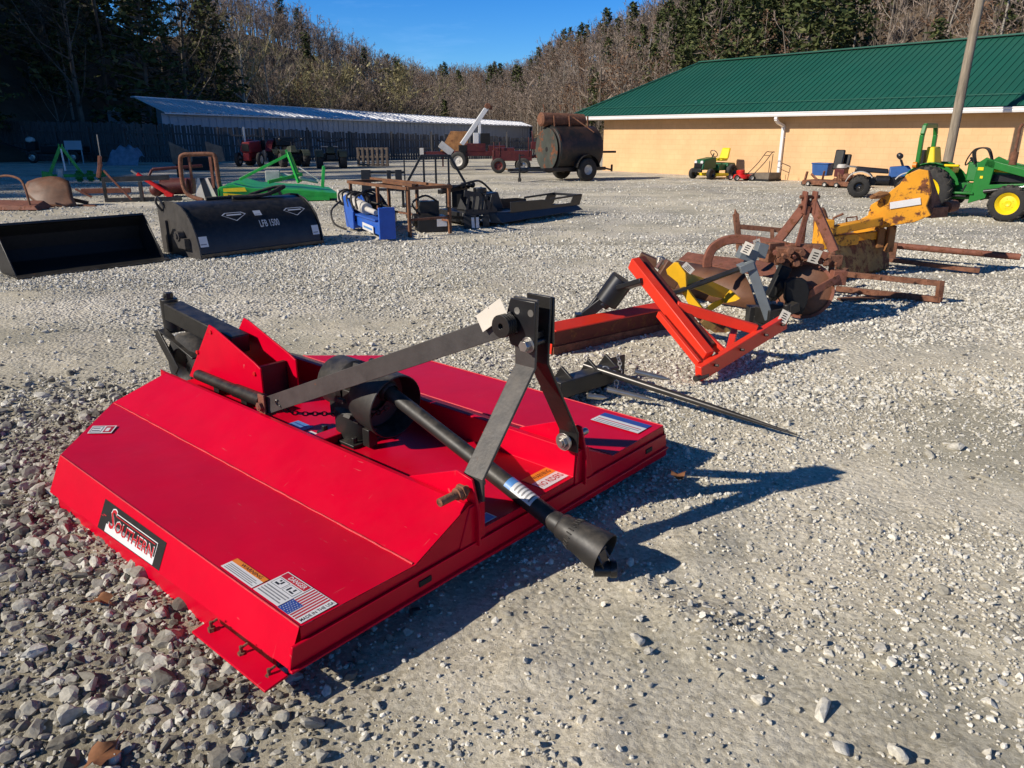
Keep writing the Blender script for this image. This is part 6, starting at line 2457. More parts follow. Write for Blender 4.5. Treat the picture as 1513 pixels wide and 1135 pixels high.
b.cyl((-2.02, .05, .08), (-1.98, .05, .08), .09, n=14)
b.bar((-2.0, .05, .9), (-1.82, .0, .92), .025, .025)
b.box((-2.0, .0, .62), (.12, .12, .12))
b.build("jack", "satin_black", tt, bevel=0.003)
b = B()
b.cyl((1.2, -.3, 1.0), (1.85, -.42, 1.0), .04, n=10)
b.build("pipe", "satin_black", tt, bevel=0)
for sy in (-.62, 1.02):
    wheel(tt, (.42, sy, .40), (0, 1, 0), .40, .24, "dirty_white", n=28, rimr=.42)
    b = B()
    ar = arc((.42, sy, .42), .50, R_(8), R_(172), 10, (1, 0, 0), (0, 0, 1))
    for p, q in zip(ar[:-1], ar[1:]):
        b.bar(p, q, .28, .012, side=(0, 1, 0))
    b.build("fender", "satin_black", tt, bevel=0.002)

# ---- crane trailer ------------------------------------------------------------------------
ct = thing("crane_trailer", "dark red wheeled trailer carrying a raised white crane boom", "crane", G(700, 251), .15)
b = B()
b.bar((-.9, 0, .75), (1.6, 0, .75), .5, .22)
b.box((.1, 0, 1.0), (.9, .5, .4))
b.box((1.1, 0, .95), (.8, .45, .3))
b.build("frame", "dark_red_paint", ct, bevel=0.01)
b = B()
b.bar((-.55, 0, 1.15), (.62, .05, 2.72), .22, .2)
b.bar((.4, .03, 2.44), (.80, .06, 2.86), .15, .14)
b.build("boom", "white_paint", ct, bevel=0.01)
b = B()
b.cyl((.70, -.1, 2.85), (.70, .22, 2.85), .13, n=14)
b.box((.85, .05, 2.78), (.14, .14, .18))
b.build("boom_head", "rust_metal", ct, bevel=0.006)
b = B()
b.box((.30, 0, 1.55), (.13, .14, 1.2))
b.box((.12, 0, 1.42), (.24, .3, .5))
b.bar((.3, 0, 1.6), (.28, .02, 2.2), .08, .08)
b.build("mast", "white_paint", ct, bevel=0.008)
b = B()
b.box((.55, 0, 1.4), (.45, .35, .5))
b.build("control_box", "void_black", ct, bevel=0.01)
b = B()
b.cyl((-.55, -.3, .75), (-.55, .3, .75), .17, n=14)
b.box((-.5, -.1, .95), (.4, .3, .35))
b.build("winch", "void_black", ct, bevel=0.01)
wheel(ct, (-.75, -.40, .42), (.5, 1, 0), .42, .2, "dirty_white", n=24)
wheel(ct, (-.60, .60, .42), (0, 1, 0), .42, .2, "dirty_white", n=24)
b = B()
b.bar((1.35, -.05, 0), (1.35, -.05, .7), .06, .06)
b.bar((1.1, -.15, .03), (1.6, -.1, .03), .08, .05)
b.bar((1.1, -.1, .03), (1.35, -.05, .35), .05, .05)
b.build("stand", "old_yellow", ct, bevel=0.003)

hp = thing("hopper", "rusty orange sloped hopper sitting behind the white crane boom", "hopper", G(680, 247), .05)
b = B()
b.loft([V((-1.0, 0, .78)), V((.35, 0, .78)), V((.35, 1.0, .78)), V((-1.0, 1.0, .78))], [V((-.45, .1, 1.75)), V((.5, .1, 1.75)), V((.5, .9, 1.75)), V((-.45, .9, 1.75))])
b.build("bin", "rust_orange", hp, bevel=0.01)
b = B()
b.bar((-1.9, .3, .68), (.5, .3, .68), .3, .16)
b.bar((-.9, .5, 0), (-.9, .5, .62), .08, .08)
b.bar((.2, .5, 0), (.2, .5, .62), .08, .08)
b.build("frame", "dark_red_paint", hp, bevel=0.006)
b = B()
b.box((-1.95, .28, .72), (.20, .36, .42))
b.build("end_box", "dirty_white", hp, bevel=0.01)

lt = thing("utility_trailer", "low dark red trailer with two small wheels between the crane and the tank", "trailer", G(752, 256), .05)
b = B()
b.box((.15, .4, .72), (1.7, .8, .42))
b.box((-.2, .4, .98), (.9, .6, .14))
b.bar((.9, .3, .6), (1.5, .3, .85), .1, .1)
for xx in (-.65, -.4, .85):
    b.bar((xx, 0, .7), (xx, 0, 1.28 if xx < 0 else 1.5), .04, .04)
b.bar((1.1, .2, .95), (1.0, .2, 1.75), .05, .05)
b.box((1.15, .3, 1.15), (.35, .3, .3))
b.build("body", "dark_red_paint", lt, bevel=0.01)
for xx in (-.45, .62):
    wheel(lt, (xx, -.12, .32), (.12, 1, 0), .32, .18, "steel" if xx > 0 else "dark_red_paint", n=22)
    wheel(lt, (xx, .95, .32), (.12, 1, 0), .32, .18, "steel", n=22)

# ---- compact tractor ----------------------------------------------------------------------
tr = thing("compact_tractor", "green compact tractor with yellow wheels, roll bar and front loader at the right edge", "tractor", (9.02, 16.30, 0), R_(-45))
for sy in (-.52, .52):
    wheel(tr, (0, sy, .50), (0, -1 if sy < 0 else 1, 0), .50, .32, "yellow_plastic", lugs=18, n=36, rimr=.58)
    wheel(tr, (1.52, sy, .345), (0, -1 if sy < 0 else 1, 0), .345, .22, "yellow_plastic", lugs=14, n=32, rimr=.60)
b = B()
b.hexa([(.62, -.26, .72), (2.1, -.24, .72), (2.1, .24, .72), (.62, .26, .72), (.62, -.24, 1.10), (2.05, -.20, 1.02), (2.05, .20, 1.02), (.62, .24, 1.10)])
b.build("hood", "green_paint", tr, bevel=0.03)
b = B()
b.hexa([(.95, -.20, .38), (2.0, -.18, .38), (2.0, .18, .38), (.95, .20, .38), (.95, -.22, .715), (2.0, -.2, .715), (2.0, .2, .715), (.95, .22, .715)])
b.box((1.45, -.255, .80), (.95, .02, .14))
b.cyl((1.2, -.24, .5), (1.2, -.30, .5), .09, n=14)
b.cyl((1.6, -.22, .56), (1.6, -.28, .56), .06, n=12)
for k in range(4):
    b.tube(catmull([V((1.15 + .2 * k, -.22, .70)), V((1.2 + .2 * k, -.30, .58)), V((1.28 + .18 * k, -.22, .44))], 4), .014, 6)
b.build("engine", "satin_black", tr, bevel=0.008)
b = B()
b.cyl((1.05, -.50, .55), (1.65, -.50, .66), .035, n=12)
b.build("lift_cylinder", "satin_black", tr, bevel=0.002)
b = B()
b.cyl((1.62, -.50, .655), (2.05, -.50, .74), .018, n=10)
b.build("piston_rod", "bright_steel", tr, bevel=0)
b = B()
b.box((.92, -.478, .98), (.10, .006, .06))
b.box((.96, -.478, .82), (.05, .006, .05))
b.build("decal", "yellow_plastic", tr, bevel=0)
b = B()
b.box((.62, -.40, .44), (.28, .22, .03))
b.bar((.62, -.42, .44), (.70, -.42, .66), .03, .03)
b.build("step", "satin_black", tr, bevel=0.004)
b = B()
b.box((1.4, -.245, .93), (1.1, .012, .05), ry=.05)
b.build("stripe", "yellow_plastic", tr, bevel=0)
b = B()
b.box((.25, 0, .52), (1.3, .40, .32))
b.box((.60, -.36, .50), (.55, .30, .04))
b.box((.60, .36, .50), (.55, .30, .04))
b.box((1.52, 0, .35), (.16, .84, .14))
b.box((0, 0, .50), (.20, .80, .2))
b.build("chassis", "green_paint", tr, bevel=0.01)
for sy in (-.50, .50):
    b = B()
    ar = arc((0, sy, .50), .57, R_(15), R_(150), 10, (1, 0, 0), (0, 0, 1))
    for p, q in zip(ar[4:-1], ar[5:]):
        b.bar(p + V((0, -sy * .30, 0)), q + V((0, -sy * .30, 0)), .16, .02, side=(0, 1, 0))
    b.slab([V((0, sy * .66, .5))] + [V((a.x, sy * .66, a.z)) for a in ar], (0, .02, 0))
    b.build("fender", "green_paint", tr, bevel=0.006)
b = B()
b.box((.12, 0, .92), (.46, .50, .14))
b.hexa([(-.16, -.25, .92), (.02, -.25, .92), (.02, .25, .92), (-.16, .25, .92), (-.22, -.21, 1.38), (-.07, -.21, 1.38), (-.07, .21, 1.38), (-.22, .21, 1.38)])
b.box((.34, -.3, 1.02), (.3, .1, .05))
b.build("seat", "yellow_plastic", tr, bevel=0.035)
b = B()
for p in ([V((-.28, -.42, .75)), V((-.28, -.42, 1.62)), V((-.28, -.34, 1.80)), V((-.28, .34, 1.80)), V((-.28, .42, 1.62)), V((-.28, .42, .75))],):
    for a_, c_ in zip(p[:-1], p[1:]):
        b.bar(a_, c_, .08, .09, side=(1, 0, 0))
b.build("roll_bar", "green_paint", tr, bevel=0.012)
b = B()
b.tube(arc((.58, 0, 1.18), .17, 0, 2 * PI, 20, (.35, 0, .9), (0, 1, 0))[:-1], .014, 8, closed=True)
b.cyl((.72, 0, .98), (.58, 0, 1.18), .02, n=8)
b.build("steering_wheel", "satin_black", tr, bevel=0)
b = B()
for k in range(3):
    b.tube(catmull([V((.75, -.30 + .08 * k, 1.05)), V((.70, -.35 + .1 * k, 1.32)), V((.92, -.34 + .1 * k, 1.36)), V((1.05, -.32 + .05 * k, 1.12))], 6), .014, 6)
b.build("hose", "rubber", tr, bevel=0)
b = B()
b.cyl((1.37, -.12, 1.03), (1.37, -.12, 1.30), .07, n=16)
b.tube(catmull([V((1.37, -.12, 1.28)), V((1.37, -.12, 1.62)), V((1.37, -.12, 1.75)), V((1.41, -.12, 1.82))], 5), .028, 10)
b.build("exhaust", "rust_metal", tr, bevel=0.002)
for sy in (-.44, .44):
    b = B()
    b.slab([(.80, sy, .30), (1.10, sy, .42), (1.16, sy, 1.12), (.98, sy, 1.20), (.86, sy, 1.1)], (0, .06, 0))
    b.bar((.98, sy, 1.10), (2.45, sy, .72), .06, .14)
    b.bar((2.40, sy, .74), (2.95, sy, .25), .06, .14)
    b.bar((1.10, sy, .62), (2.1, sy, .70), .06, .12)
    b.build("loader_arm", "green_paint", tr, bevel=0.01)
b = B()
b.hexa([(2.8, -.75, .08), (3.3, -.75, .06), (3.3, .75, .06), (2.8, .75, .08), (2.75, -.75, .50), (2.95, -.75, .55), (2.95, .75, .55), (2.75, .75, .50)])
b.build("bucket", "green_paint", tr, bevel=0.01)
b = B()
b.cyl((-.34, -.5, 1.02), (-.26, -.5, 1.02), .06, n=14)
b.build("lamp", "decal_orange", tr, bevel=0.004)
b = B()
b.box((-.35, 0, .48), (.3, .5, .1))
b.bar((-.3, -.3, .45), (-.95, -.32, .35), .04, .06)
b.bar((-.3, .3, .45), (-.95, .32, .35), .04, .06)
b.box((-.42, .25, 1.15), (.14, .2, .32))
b.build("hitch", "satin_black", tr, bevel=0.006)


def quad_bike(name, label, loc, rz, body, accent, group=None, seat="satin_black"):
    t = thing(name, label, "quad bike", loc, rz, group)
    for xx in (-.58, .58):
        for sy in (-.42, .42):
            wheel(t, (xx, sy, .28), (0, 1 if sy > 0 else -1, 0), .28, .24, "dark_steel", lugs=12, n=24, rimr=.45)
    b = B()
    b.box((0, 0, .42), (.95, .34, .22))
    b.bar((-.58, -.4, .28), (-.58, .4, .28), .06, .06)
    b.bar((.58, -.4, .28), (.58, .4, .28), .06, .06)
    b.cyl((-.2, -.18, .45), (.15, -.18, .45), .13, n=14)
    b.build("chassis", "satin_black", t, bevel=0.02)
    for xx in (-.58, .58):
        for sy in (-.42, .42):
            b = B()
            ar = arc((xx, sy, .32), .36, R_(20 if xx > 0 else 35), R_(150 if xx > 0 else 165), 8, (1, 0, 0), (0, 0, 1))
            for p, q in zip(ar[:-1], ar[1:]):
                b.bar(p, q, .28, .02, side=(0, 1, 0))
            b.build("fender", accent, t, bevel=0.006)
    b = B()
    b.hexa([(-.75, -.14, .66), (.1, -.14, .62), (.1, .14, .62), (-.75, .14, .66), (-.72, -.11, .80), (.08, -.10, .74), (.08, .10, .74), (-.72, .11, .80)])
    b.build("seat", seat, t, bevel=0.03)
    b = B()
    b.hexa([(.1, -.20, .52), (.75, -.16, .58), (.75, .16, .58), (.1, .20, .52), (.1, -.12, .80), (.55, -.1, .84), (.55, .1, .84), (.1, .12, .80)])
    b.build("tank", body, t, bevel=0.03)
    b = B()
    b.cyl((.42, 0, .80), (.34, 0, .98), .03, n=8)
    b.tube([V((.25, -.38, 1.04)), V((.34, -.14, .98)), V((.34, .14, .98)), V((.25, .38, 1.04))], .016, 8)
    for sy in (-.42, .42):
        b.ball((.30, sy, 1.08), .075, 6, (1, .6, 1))
    b.build("handlebar", "satin_black", t, bevel=0)
    b = B()
    b.tube([V((-.72, -.3, .78)), V((-1.0, -.3, .80)), V((-1.0, .3, .80)), V((-.72, .3, .78))], .014, 6)
    b.tube([V((-.9, -.3, .79)), V((-.9, .3, .79))], .012, 6)
    b.build("rack", "steel", t, bevel=0)
    return t


qb = quad_bike("quad_bike", "grey white and blue quad bike parked behind the yellow grader", (10.05, 20.7, 0), R_(-25), "blue_plastic", "dirty_white", seat="satin_black")

# ---- lawn tractor, push mower, trailer deck, junk -------------------------------------------
lm = thing("lawn_tractor", "green riding lawn mower with yellow seat parked by the tan wall", "lawn mower", G(1052, 264), R_(-143))
for sy in (-.42, .42):
    wheel(lm, (.62, sy, .20), (0, 1 if sy > 0 else -1, 0), .20, .16, "dark_steel", n=20)
    wheel(lm, (-.58, sy, .27), (0, 1 if sy > 0 else -1, 0), .27, .22, "dark_steel", n=22)
b = B()
b.hexa([(.10, -.26, .38), (.90, -.24, .34), (.90, .24, .34), (.10, .26, .38), (.12, -.23, .80), (.78, -.20, .72), (.78, .20, .72), (.12, .23, .80)])
b.build("hood", "mower_green", lm, bevel=0.04)
b = B()
b.box((.885, 0, .50), (.05, .34, .18))
b.hexa([(.86, -.22, .26), (.97, -.22, .26), (.97, .22, .26), (.86, .22, .26), (.88, -.21, .40), (.95, -.21, .40), (.95, .21, .40), (.88, .21, .40)])
b.build("grille", "satin_black", lm, bevel=0.02)
b = B()
b.box((-.35, 0, .42), (.85, .66, .22))
b.hexa([(-.92, -.40, .40), (-.35, -.42, .45), (-.35, .42, .45), (-.92, .40, .40), (-.85, -.36, .58), (-.40, -.38, .60), (-.40, .38, .60), (-.85, .36, .58)])
b.build("body", "mower_green", lm, bevel=0.03)
b = B()
b.box((-.42, 0, .70), (.38, .42, .10))
b.hexa([(-.66, -.21, .72), (-.56, -.21, .72), (-.56, .21, .72), (-.66, .21, .72), (-.78, -.18, 1.12), (-.68, -.18, 1.12), (-.68, .18, 1.12), (-.78, .18, 1.12)])
b.build("seat", "yellow_plastic", lm, bevel=0.04)
b = B()
b.tube(arc((.0, 0, .92), .15, 0, 2 * PI, 18, (.6, 0, .8), (0, 1, 0))[:-1], .015, 8, closed=True)
b.cyl((.12, 0, .75), (0, 0, .92), .025, n=8)
b.build("steering_wheel", "satin_black", lm, bevel=0)
b = B()
b.box((.05, 0, .16), (.75, 1.05, .10))
b.box((.05, -.6, .14), (.5, .18, .05))
b.build("mower_deck", "yellow_plastic", lm, bevel=0.03)
b = B()
b.cyl((.82, -.14, .62), (.86, -.14, .62), .06, n=12)
b.cyl((.82, .14, .62), (.86, .14, .62), .06, n=12)
b.build("headlight", "decal_white", lm, bevel=0.002)

pm = thing("push_mower", "red push mower with a tall wire handle beside the riding mower", "lawn mower", G(1094, 267), R_(-170))
b = B()
b.lathe([(.0, .14), (.24, .14), (.27, .08), (.28, .0), (.26, .0), (.0, .1)], (0, 0, .08), (0, 0, 1), 20)
b.box((-.2, 0, .16), (.3, .42, .12))
b.build("deck", "bright_red", pm, bevel=0.01)
b = B()
b.cyl((0, 0, .2), (0, 0, .38), .13, n=16)
b.box((.0, -.14, .3), (.2, .12, .12))
b.build("engine", "bright_red", pm, bevel=0.02)
for xx in (-.3, .28):
    for sy in (-.26, .26):
        wheel(pm, (xx, sy, .11), (0, 1, 0), .11, .05, "dirty_white", n=16)
b = B()
for sy in (-.22, .22):
    b.tube(catmull([V((-.3, sy, .16)), V((-.75, sy, .62)), V((-1.02, sy, .98)), V((-1.12, sy * .9, 1.0))], 5), .014, 6)
b.tube([V((-1.12, -.2, 1.0)), V((-1.12, .2, 1.0))], .014, 6)
b.tube([V((-.95, -.22, .88)), V((-.95, .22, .88))], .012, 6)
b.build("handle", "satin_black", pm, bevel=0)

fd = thing("deck_attachment", "low grey brown mower deck leaning flat beside the push mower", "mower deck", G(1124, 267), R_(-51))
b = B()
b.loft([V((-.4, -.3, .06)), V((.5, -.3, .06)), V((.5, .4, .06)), V((-.4, .4, .06))], [V((-.44, -.34, .26)), V((.54, -.34, .30)), V((.54, .44, .30)), V((-.44, .44, .26))])
b.build("tray", "old_wood", fd, bevel=0.008)
b = B()
b.box((0.05, .05, .04), (1.0, .8, .07))
b.bar((.48, -.2, .1), (.52, -.2, .95), .02, .02)
b.bar((.1, .3, .2), (.1, .3, .7), .02, .02)
b.build("base", "void_black", fd, bevel=0.004)

jk = thing("tiller_frame", "pile of dark rusty engine and frame parts on the gravel by the tan wall", "machine parts", G(1235, 276), R_(-51))
b = B()
b.box((0, 0, .12), (1.9, .9, .14))
for k in range(14):
    q = V((random.uniform(-.9, .95), random.uniform(-.45, .45), .18))
    q2 = q + V((random.uniform(-.4, .4), random.uniform(-.3, .3), random.uniform(.05, .3)))
    b.bar(q, q2, random.uniform(.03, .09), random.uniform(.03, .08))
for k in range(6):
    q = V((random.uniform(.2, .9), random.uniform(-.3, .3), .3))
    b.ball(q, random.uniform(.10, .18), 6, (1, 1, .8))
b.build("frame", "rust_metal", jk, bevel=0.01)
for xx, sy in ((-.95, -.35), (-.7, -.5), (-.1, -.55), (.3, -.55)):
    wheel(jk, (xx, sy, .085), (.1, 1, 0), .085, .05, "dirty_white", n=14)
en = thing("engine", "small red and white petrol engine among the dark parts by the wall", "engine", G(1238, 275), R_(-51))
b = B()
b.box((0, .1, .42), (.34, .3, .26))
b.build("block", "dark_red_paint", en, bevel=0.02)
b = B()
b.lathe([(.0, .12), (.13, .12), (.16, .06), (.16, 0), (0, 0)], (0, .1, .57), (0, 0, 1), 18)
b.build("cowl", "dirty_white", en, bevel=0.006)
bx1 = thing("storage_bin", "blue plastic bin on the pile of machine parts by the wall", "bin", G(1213, 273), R_(-51))
b = B()
b.hexa([(-.26, -.2, .30), (.26, -.2, .30), (.26, .2, .30), (-.26, .2, .30), (-.29, -.23, .68), (.29, -.23, .68), (.29, .23, .68), (-.29, .23, .68)])
b.box((0, 0, .69), (.62, .50, .04))
b.build("body", "blue_plastic", bx1, bevel=0.015)
for k, (u, w_, h_, lab) in enumerate(((1232, .32, .64, "taller upright black seat cushion behind the engine by the wall"), (1243, .28, .5, "shorter black seat cushion right of the taller one by the wall"))):
    cu_ = thing("seat_cushion", lab, "cushion", G(u, 274.5) + V((.1, .1, 0)), R_(-50), "black seat cushions by the tan wall")
    b = B()
    b.box((0, 0, .50 + h_ / 2), (w_, .10, h_), rx=-.15)
    b.build("pad", "satin_black", cu_, bevel=0.04)
    b = B()
    b.box((0, .06, .35), (.05, .05, .4))
    b.build("bracket", "dark_steel", cu_, bevel=0)

# ---- green cutter ---------------------------------------------------------------------------
gc_ = thing("green_cutter", "bright green rotary cutter with yellow stripe decals and a raised A-frame", "rotary cutter", G(385, 299), R_(14))
b = B()
W2 = 2.45
pr = [(-.95, .04), (-.95, .38), (-.62, .44), (-.2, .34), (.5, .30), (1.1, .27), (1.95, .18), (1.95, .06)]
pr2 = [(a * .86 + .05, c * 1.05) for a, c in pr]
lp = [V((a, 0, c)) for a, c in pr]
lq = [V((a, W2, c)) for a, c in pr2]
b.loft(lp, lq)
b.build("deck", "bright_green", gc_, bevel=0.01)
b = B()
b.hexa([(-.98, -.02, .02), (-.96, -.02, .02), (-.96, W2, .02), (-.98, W2, .02), (-.98, -.02, .34), (-.96, -.02, .34), (-.96, W2, .34), (-.98, W2, .34)])
b.bar((-.92, -.03, .07), (1.7, -.03, .07), .02, .1)
b.build("side_skirt", "bright_green", gc_, bevel=0.004)
sticker([V((-.85, -.004, .27)), V((-.30, -.004, .27)), V((-.34, -.004, .37)), V((-.85, -.004, .35))], gc_, "yellow_plastic", lift=.012)
sticker([V((-.86, -.004, .15)), V((.20, -.004, .06)), V((.20, -.004, .14)), V((-.86, -.004, .24))], gc_, "yellow_plastic", [(.1, .35, .9, .65, "decal_black")], lift=.012)
b = B()
b.bar((.2, .5, .46), (1.05, 1.0, .62), .06, .08)
b.bar((.2, 1.5, .46), (1.05, 1.05, .62), .06, .08)
b.bar((.95, .75, .42), (.72, 1.05, 1.18), .06, .07)
b.bar((1.0, 1.35, .42), (.76, 1.1, 1.18), .06, .07)
b.bar((.72, 1.05, 1.1), (.70, 1.05, 1.24), .08, .06)
b.bar((.70, 1.05, 1.1), (-.55, 1.15, .50), .05, .07)
b.bar((1.55, .6, .30), (1.62, .7, .80), .05, .08)
b.bar((1.55, 1.4, .30), (1.62, 1.3, .80), .05, .08)
b.bar((1.62, .7, .80), (1.62, 1.3, .80), .04, .05)
b.build("hitch_frame", "bright_green", gc_, bevel=0.006)
b = B()
b.box((.3, 1.05, .58), (.36, .34, .28))
b.cyl((.5, 1.05, .62), (1.45, 1.0, .42), .05, n=12)
b.bar((1.0, .9, .8), (1.5, .8, .45), .03, .03)
b.build("gearbox", "dirty_white", gc_, bevel=0.01)
for yy_ in (.02, .30):
    pass
b = B()
b.box((.25, -.05, .20), (.09, .06, .26))
b.box((.52, -.05, .16), (.07, .06, .22), ry=-.4)
b.box((-.45, -.04, .10), (.2, .05, .12))
b.build("black_bracket", "satin_black", gc_, bevel=0.004)

# ---- green implement and rusty plough share on the left ---------------------------------------
gi = thing("box_scraper", "bright green three point implement with a tall A-frame near the left edge", "implement", G(85, 273), .12)
b = B()
b.bar((-.18, .0, .35), (.22, .2, 1.22), .07, .10)
b.bar((.75, .3, .30), (.26, .2, 1.22), .07, .09)
for dx in (-.05, .05):
    b.box((.24 + dx, .2, 1.22), (.025, .08, .18))
b.build("hitch_frame", "bright_green", gi, bevel=0.006)
b = B()
b.bar((.24, .18, 1.15), (.36, -.05, .45), .05, .05)
b.build("lift_link", "white_paint", gi, bevel=0.004)
b = B()
b.slab([(-.42, -.1, -.0), (-.05, -.1, -.05), (-.05, -.1, .40), (-.38, -.1, .45)], (0, .03, 0))
b.bar((-.3, 0, .28), (1.4, .55, .28), .1, .1)
b.build("side_plate", "bright_green", gi, bevel=0.006)
b = B()
b.cyl((.1, .1, .22), (.1, .1, .52), .10, n=14)
b.box((.1, .05, .15), (.2, .2, .25))
b.build("hub", "dirty_white", gi, bevel=0.01)
for k in range(3):
    b = B()
    cx = .55 + .32 * k
    b.lathe([(.05, 0), (.16, .0), (.16, .18), (.05, .18)], (cx, .25 + .1 * k, .26), (.9, .35, 0), 14)
    for i in range(7):
        a = 2 * PI * i / 7
        b.box((cx + .08, .28 + .1 * k + .16 * math.cos(a), .26 + .16 * math.sin(a)), (.14, .06, .06), rx=a)
    b.build("tine_roll", "green_paint", gi, bevel=0.004)

ms = thing("plough_share", "broad twisted rust brown plough mouldboard resting on the gravel below the green implement", "plough", G(70, 306), .0)
b = B()
ctr_ = V((.0, .10, .38))
rim_ = [(-.66, .30, .42), (-.58, .36, .56), (-.36, .42, .64), (-.05, .45, .68), (.18, .42, .66), (.42, .34, .58), (.52, .22, .40), (.58, .12, .20), (.70, .02, .04), (.40, -.05, .01), (.05, -.10, .02), (-.20, -.06, .08), (-.36, .02, .18), (-.54, .14, .30)]
vs, k = [ctr_], len(rim_)
for f_ in (.45, .8, 1.0):
    vs += [ctr_.lerp(V(q), f_) + V((0, -.05 * (1 - f_), .0)) for q in rim_]
fs = [(0, 1 + i, 1 + (i + 1) % k) for i in range(k)]
for r_ in range(2):
    fs += [(1 + r_ * k + i, 1 + (r_ + 1) * k + i, 1 + (r_ + 1) * k + (i + 1) % k, 1 + r_ * k + (i + 1) % k) for i in range(k)]
b.add(vs, fs)
o = b.build("mouldboard", "rust_smooth", ms, bevel=0, smooth=60)
sm_ = o.modifiers.new("thick", 'SOLIDIFY')
sm_.thickness = .02
b = B()
b.bar((.1, .42, .2), (.7, .50, .05), .08, .08)
b.bar((.55, .2, .02), (1.1, .1, .02), .05, .04)
b.build("frog", "rust_metal", ms, bevel=0.006)

rd_ = thing("drag_disc", "flat rusty red plate with a bent black bar at the left edge", "implement", G(20, 312), .0)
b = B()
b.loft([V((-.7, 0, .02)), V((.55, 0, .02)), V((.5, .7, .02)), V((-.7, .7, .02))], [V((-.7, .05, .14)), V((.45, .05, .10)), V((.35, .6, .18)), V((-.7, .6, .20))])
b.build("plate", "rust_red", rd_, bevel=0.01)
b = B()
b.tube(catmull([V((.30, .15, .10)), V((.24, .2, .45)), V((.1, .3, .66)), V((-.2, .4, .74)), V((-.5, .5, .72))], 6), .025, 8)
b.build("bar", "rust_metal", rd_, bevel=0)

# ---- black and rust square frame --------------------------------------------------------------
sf = thing("tool_frame", "black square tube frame on rust red runners standing between the ploughs", "frame", G(158, 299), .18)
b = B()
b.bar((0, 0, 0), (0, 0, .62), .07, .07)
b.bar((.85, .0, .02), (.85, 0, .50), .08, .08)
b.bar((.02, 0, .55), (1.5, .25, .58), .10, .12)
b.bar((0, 0, .05), (1.75, .2, .05), .12, .10)
b.build("tube_frame", "dark_steel", sf, bevel=0.006)
b = B()
b.bar((-.10, 0, .60), (.0, 0, .95), .10, .08)
b.bar((-.02, 0, .90), (.02, 0, 1.12), .10, .07)
b.build("mast", "rust_red", sf, bevel=0.01)
b = B()
b.bar((.05, -.02, .78), (.60, -.05, .06), .03, .05)
b.bar((-.65, .3, .26), (.5, .35, .26), .10, .12)
b.bar((-.75, .2, .32), (-.4, .2, .12), .04, .05)
b.build("runner", "rust_red", sf, bevel=0.004)
b = B()
b.tube([V((.03, 0, 1.1)), V((.035, 0, 1.62))], .012, 6)
b.build("rod", "steel", sf, bevel=0)
tl = thing("top_link", "bright red hydraulic top link leaning against the black frame", "hydraulic cylinder", G(252, 293), .0)
b = B()
b.cyl((-.78, -.02, .62), (-.05, -.05, .14), .055, n=14)
b.box((.0, -.05, .10), (.2, .10, .14), ry=.5)
b.build("cylinder", "bright_red", tl, bevel=0.005)
b = B()
b.cyl((-.92, -.02, .72), (-.76, -.02, .61), .035, n=12)
b.build("rod_end", "steel", tl, bevel=0)
gb_ = thing("gear_housing", "dark rust red gear housing with castings beside the bent roll hoop", "machine", G(245, 292), .1)
b = B()
b.box((0.25, .35, .28), (.85, .4, .42))
b.cyl((-.1, .2, .25), (.6, .2, .30), .2, n=16)
b.ball((-.25, .1, .2), .18, 7)
b.bar((-.35, .3, .72), (.9, .6, .80), .08, .08)
b.bar((-.35, .3, .72), (-.5, .2, .45), .08, .06)
b.build("housing", "dark_red_paint", gb_, bevel=0.02)

rh = thing("roll_hoop", "bent rusty pipe hoop over a pale striped board", "hoop", G(300, 300), .12)
b = B()
b.tube(catmull([V((.05, -.15, .08)), V((-.30, -.05, .20)), V((-.42, 0, .45)), V((-.42, .05, 1.0)), V((-.34, .05, 1.14)), V((-.1, .08, 1.16)), V((.30, .1, 1.16)), V((.40, .1, 1.08)), V((.41, .1, .7)), V((.42, .12, .35))], 6), .052, 12)
b.build("pipe", "rust_metal", rh, bevel=0, smooth=60)
b = B()
b.bar((-.22, .1, .35), (-.22, .1, 1.1), .09, .05)
b.bar((.28, .12, .35), (.28, .12, 1.1), .10, .06)
b.build("upright", "rust_red", rh, bevel=0.004)
b = B()
bq_ = [(-.18, -.02, .05), (.62, .05, .05), (.42, .2, .60), (-.10, .15, .60)]
b.sheet(bq_, .03)
bd_ = b.build("board", "paper_tag", rh, bevel=0.004)
b = B()
Qb = [V(q) for q in bq_]
for x0, x1 in ((.18, .40), (.55, .72)):
    b.add([on_quad(Qb, x0 + .14, 0.02, .022), on_quad(Qb, x1 + .14, .02, .022), on_quad(Qb, x1 - .08, .98, .022), on_quad(Qb, x0 - .08, .98, .022)], [(0, 1, 2, 3)])
    b.add([on_quad(Qb, x0 + .14, 0.02, -.022), on_quad(Qb, x1 + .14, .02, -.022), on_quad(Qb, x1 - .08, .98, -.022), on_quad(Qb, x0 - .08, .98, -.022)], [(0, 1, 2, 3)])
b.build("stripe", "decal_black", bd_, bevel=0, smooth=0)

wp = thing("wing_plough", "weathered grey V-shaped plough with two raised wings behind the roll hoop", "plough", G(292, 262), .1)
b = B()
b.sheet([(-.95, .1, 1.35), (-.10, .0, .95), (-.10, .0, .62), (-.45, .05, .30), (-.9, .1, .5)], .03)
b.build("wing", "old_wood", wp, bevel=0.004)
b = B()
b.sheet([(.45, .0, 1.35), (1.05, .1, 1.15), (1.1, .1, .6), (.5, .0, .55)], .03)
b.build("wing", "old_wood", wp, bevel=0.004)
b = B()
b.box((.1, .2, .5), (1.2, .4, .5))
b.bar((-.75, .1, 0), (-.75, .1, .5), .08, .08)
b.bar((.8, .1, 0), (.8, .1, .5), .08, .08)
b.build("body", "void_black", wp, bevel=0.01)

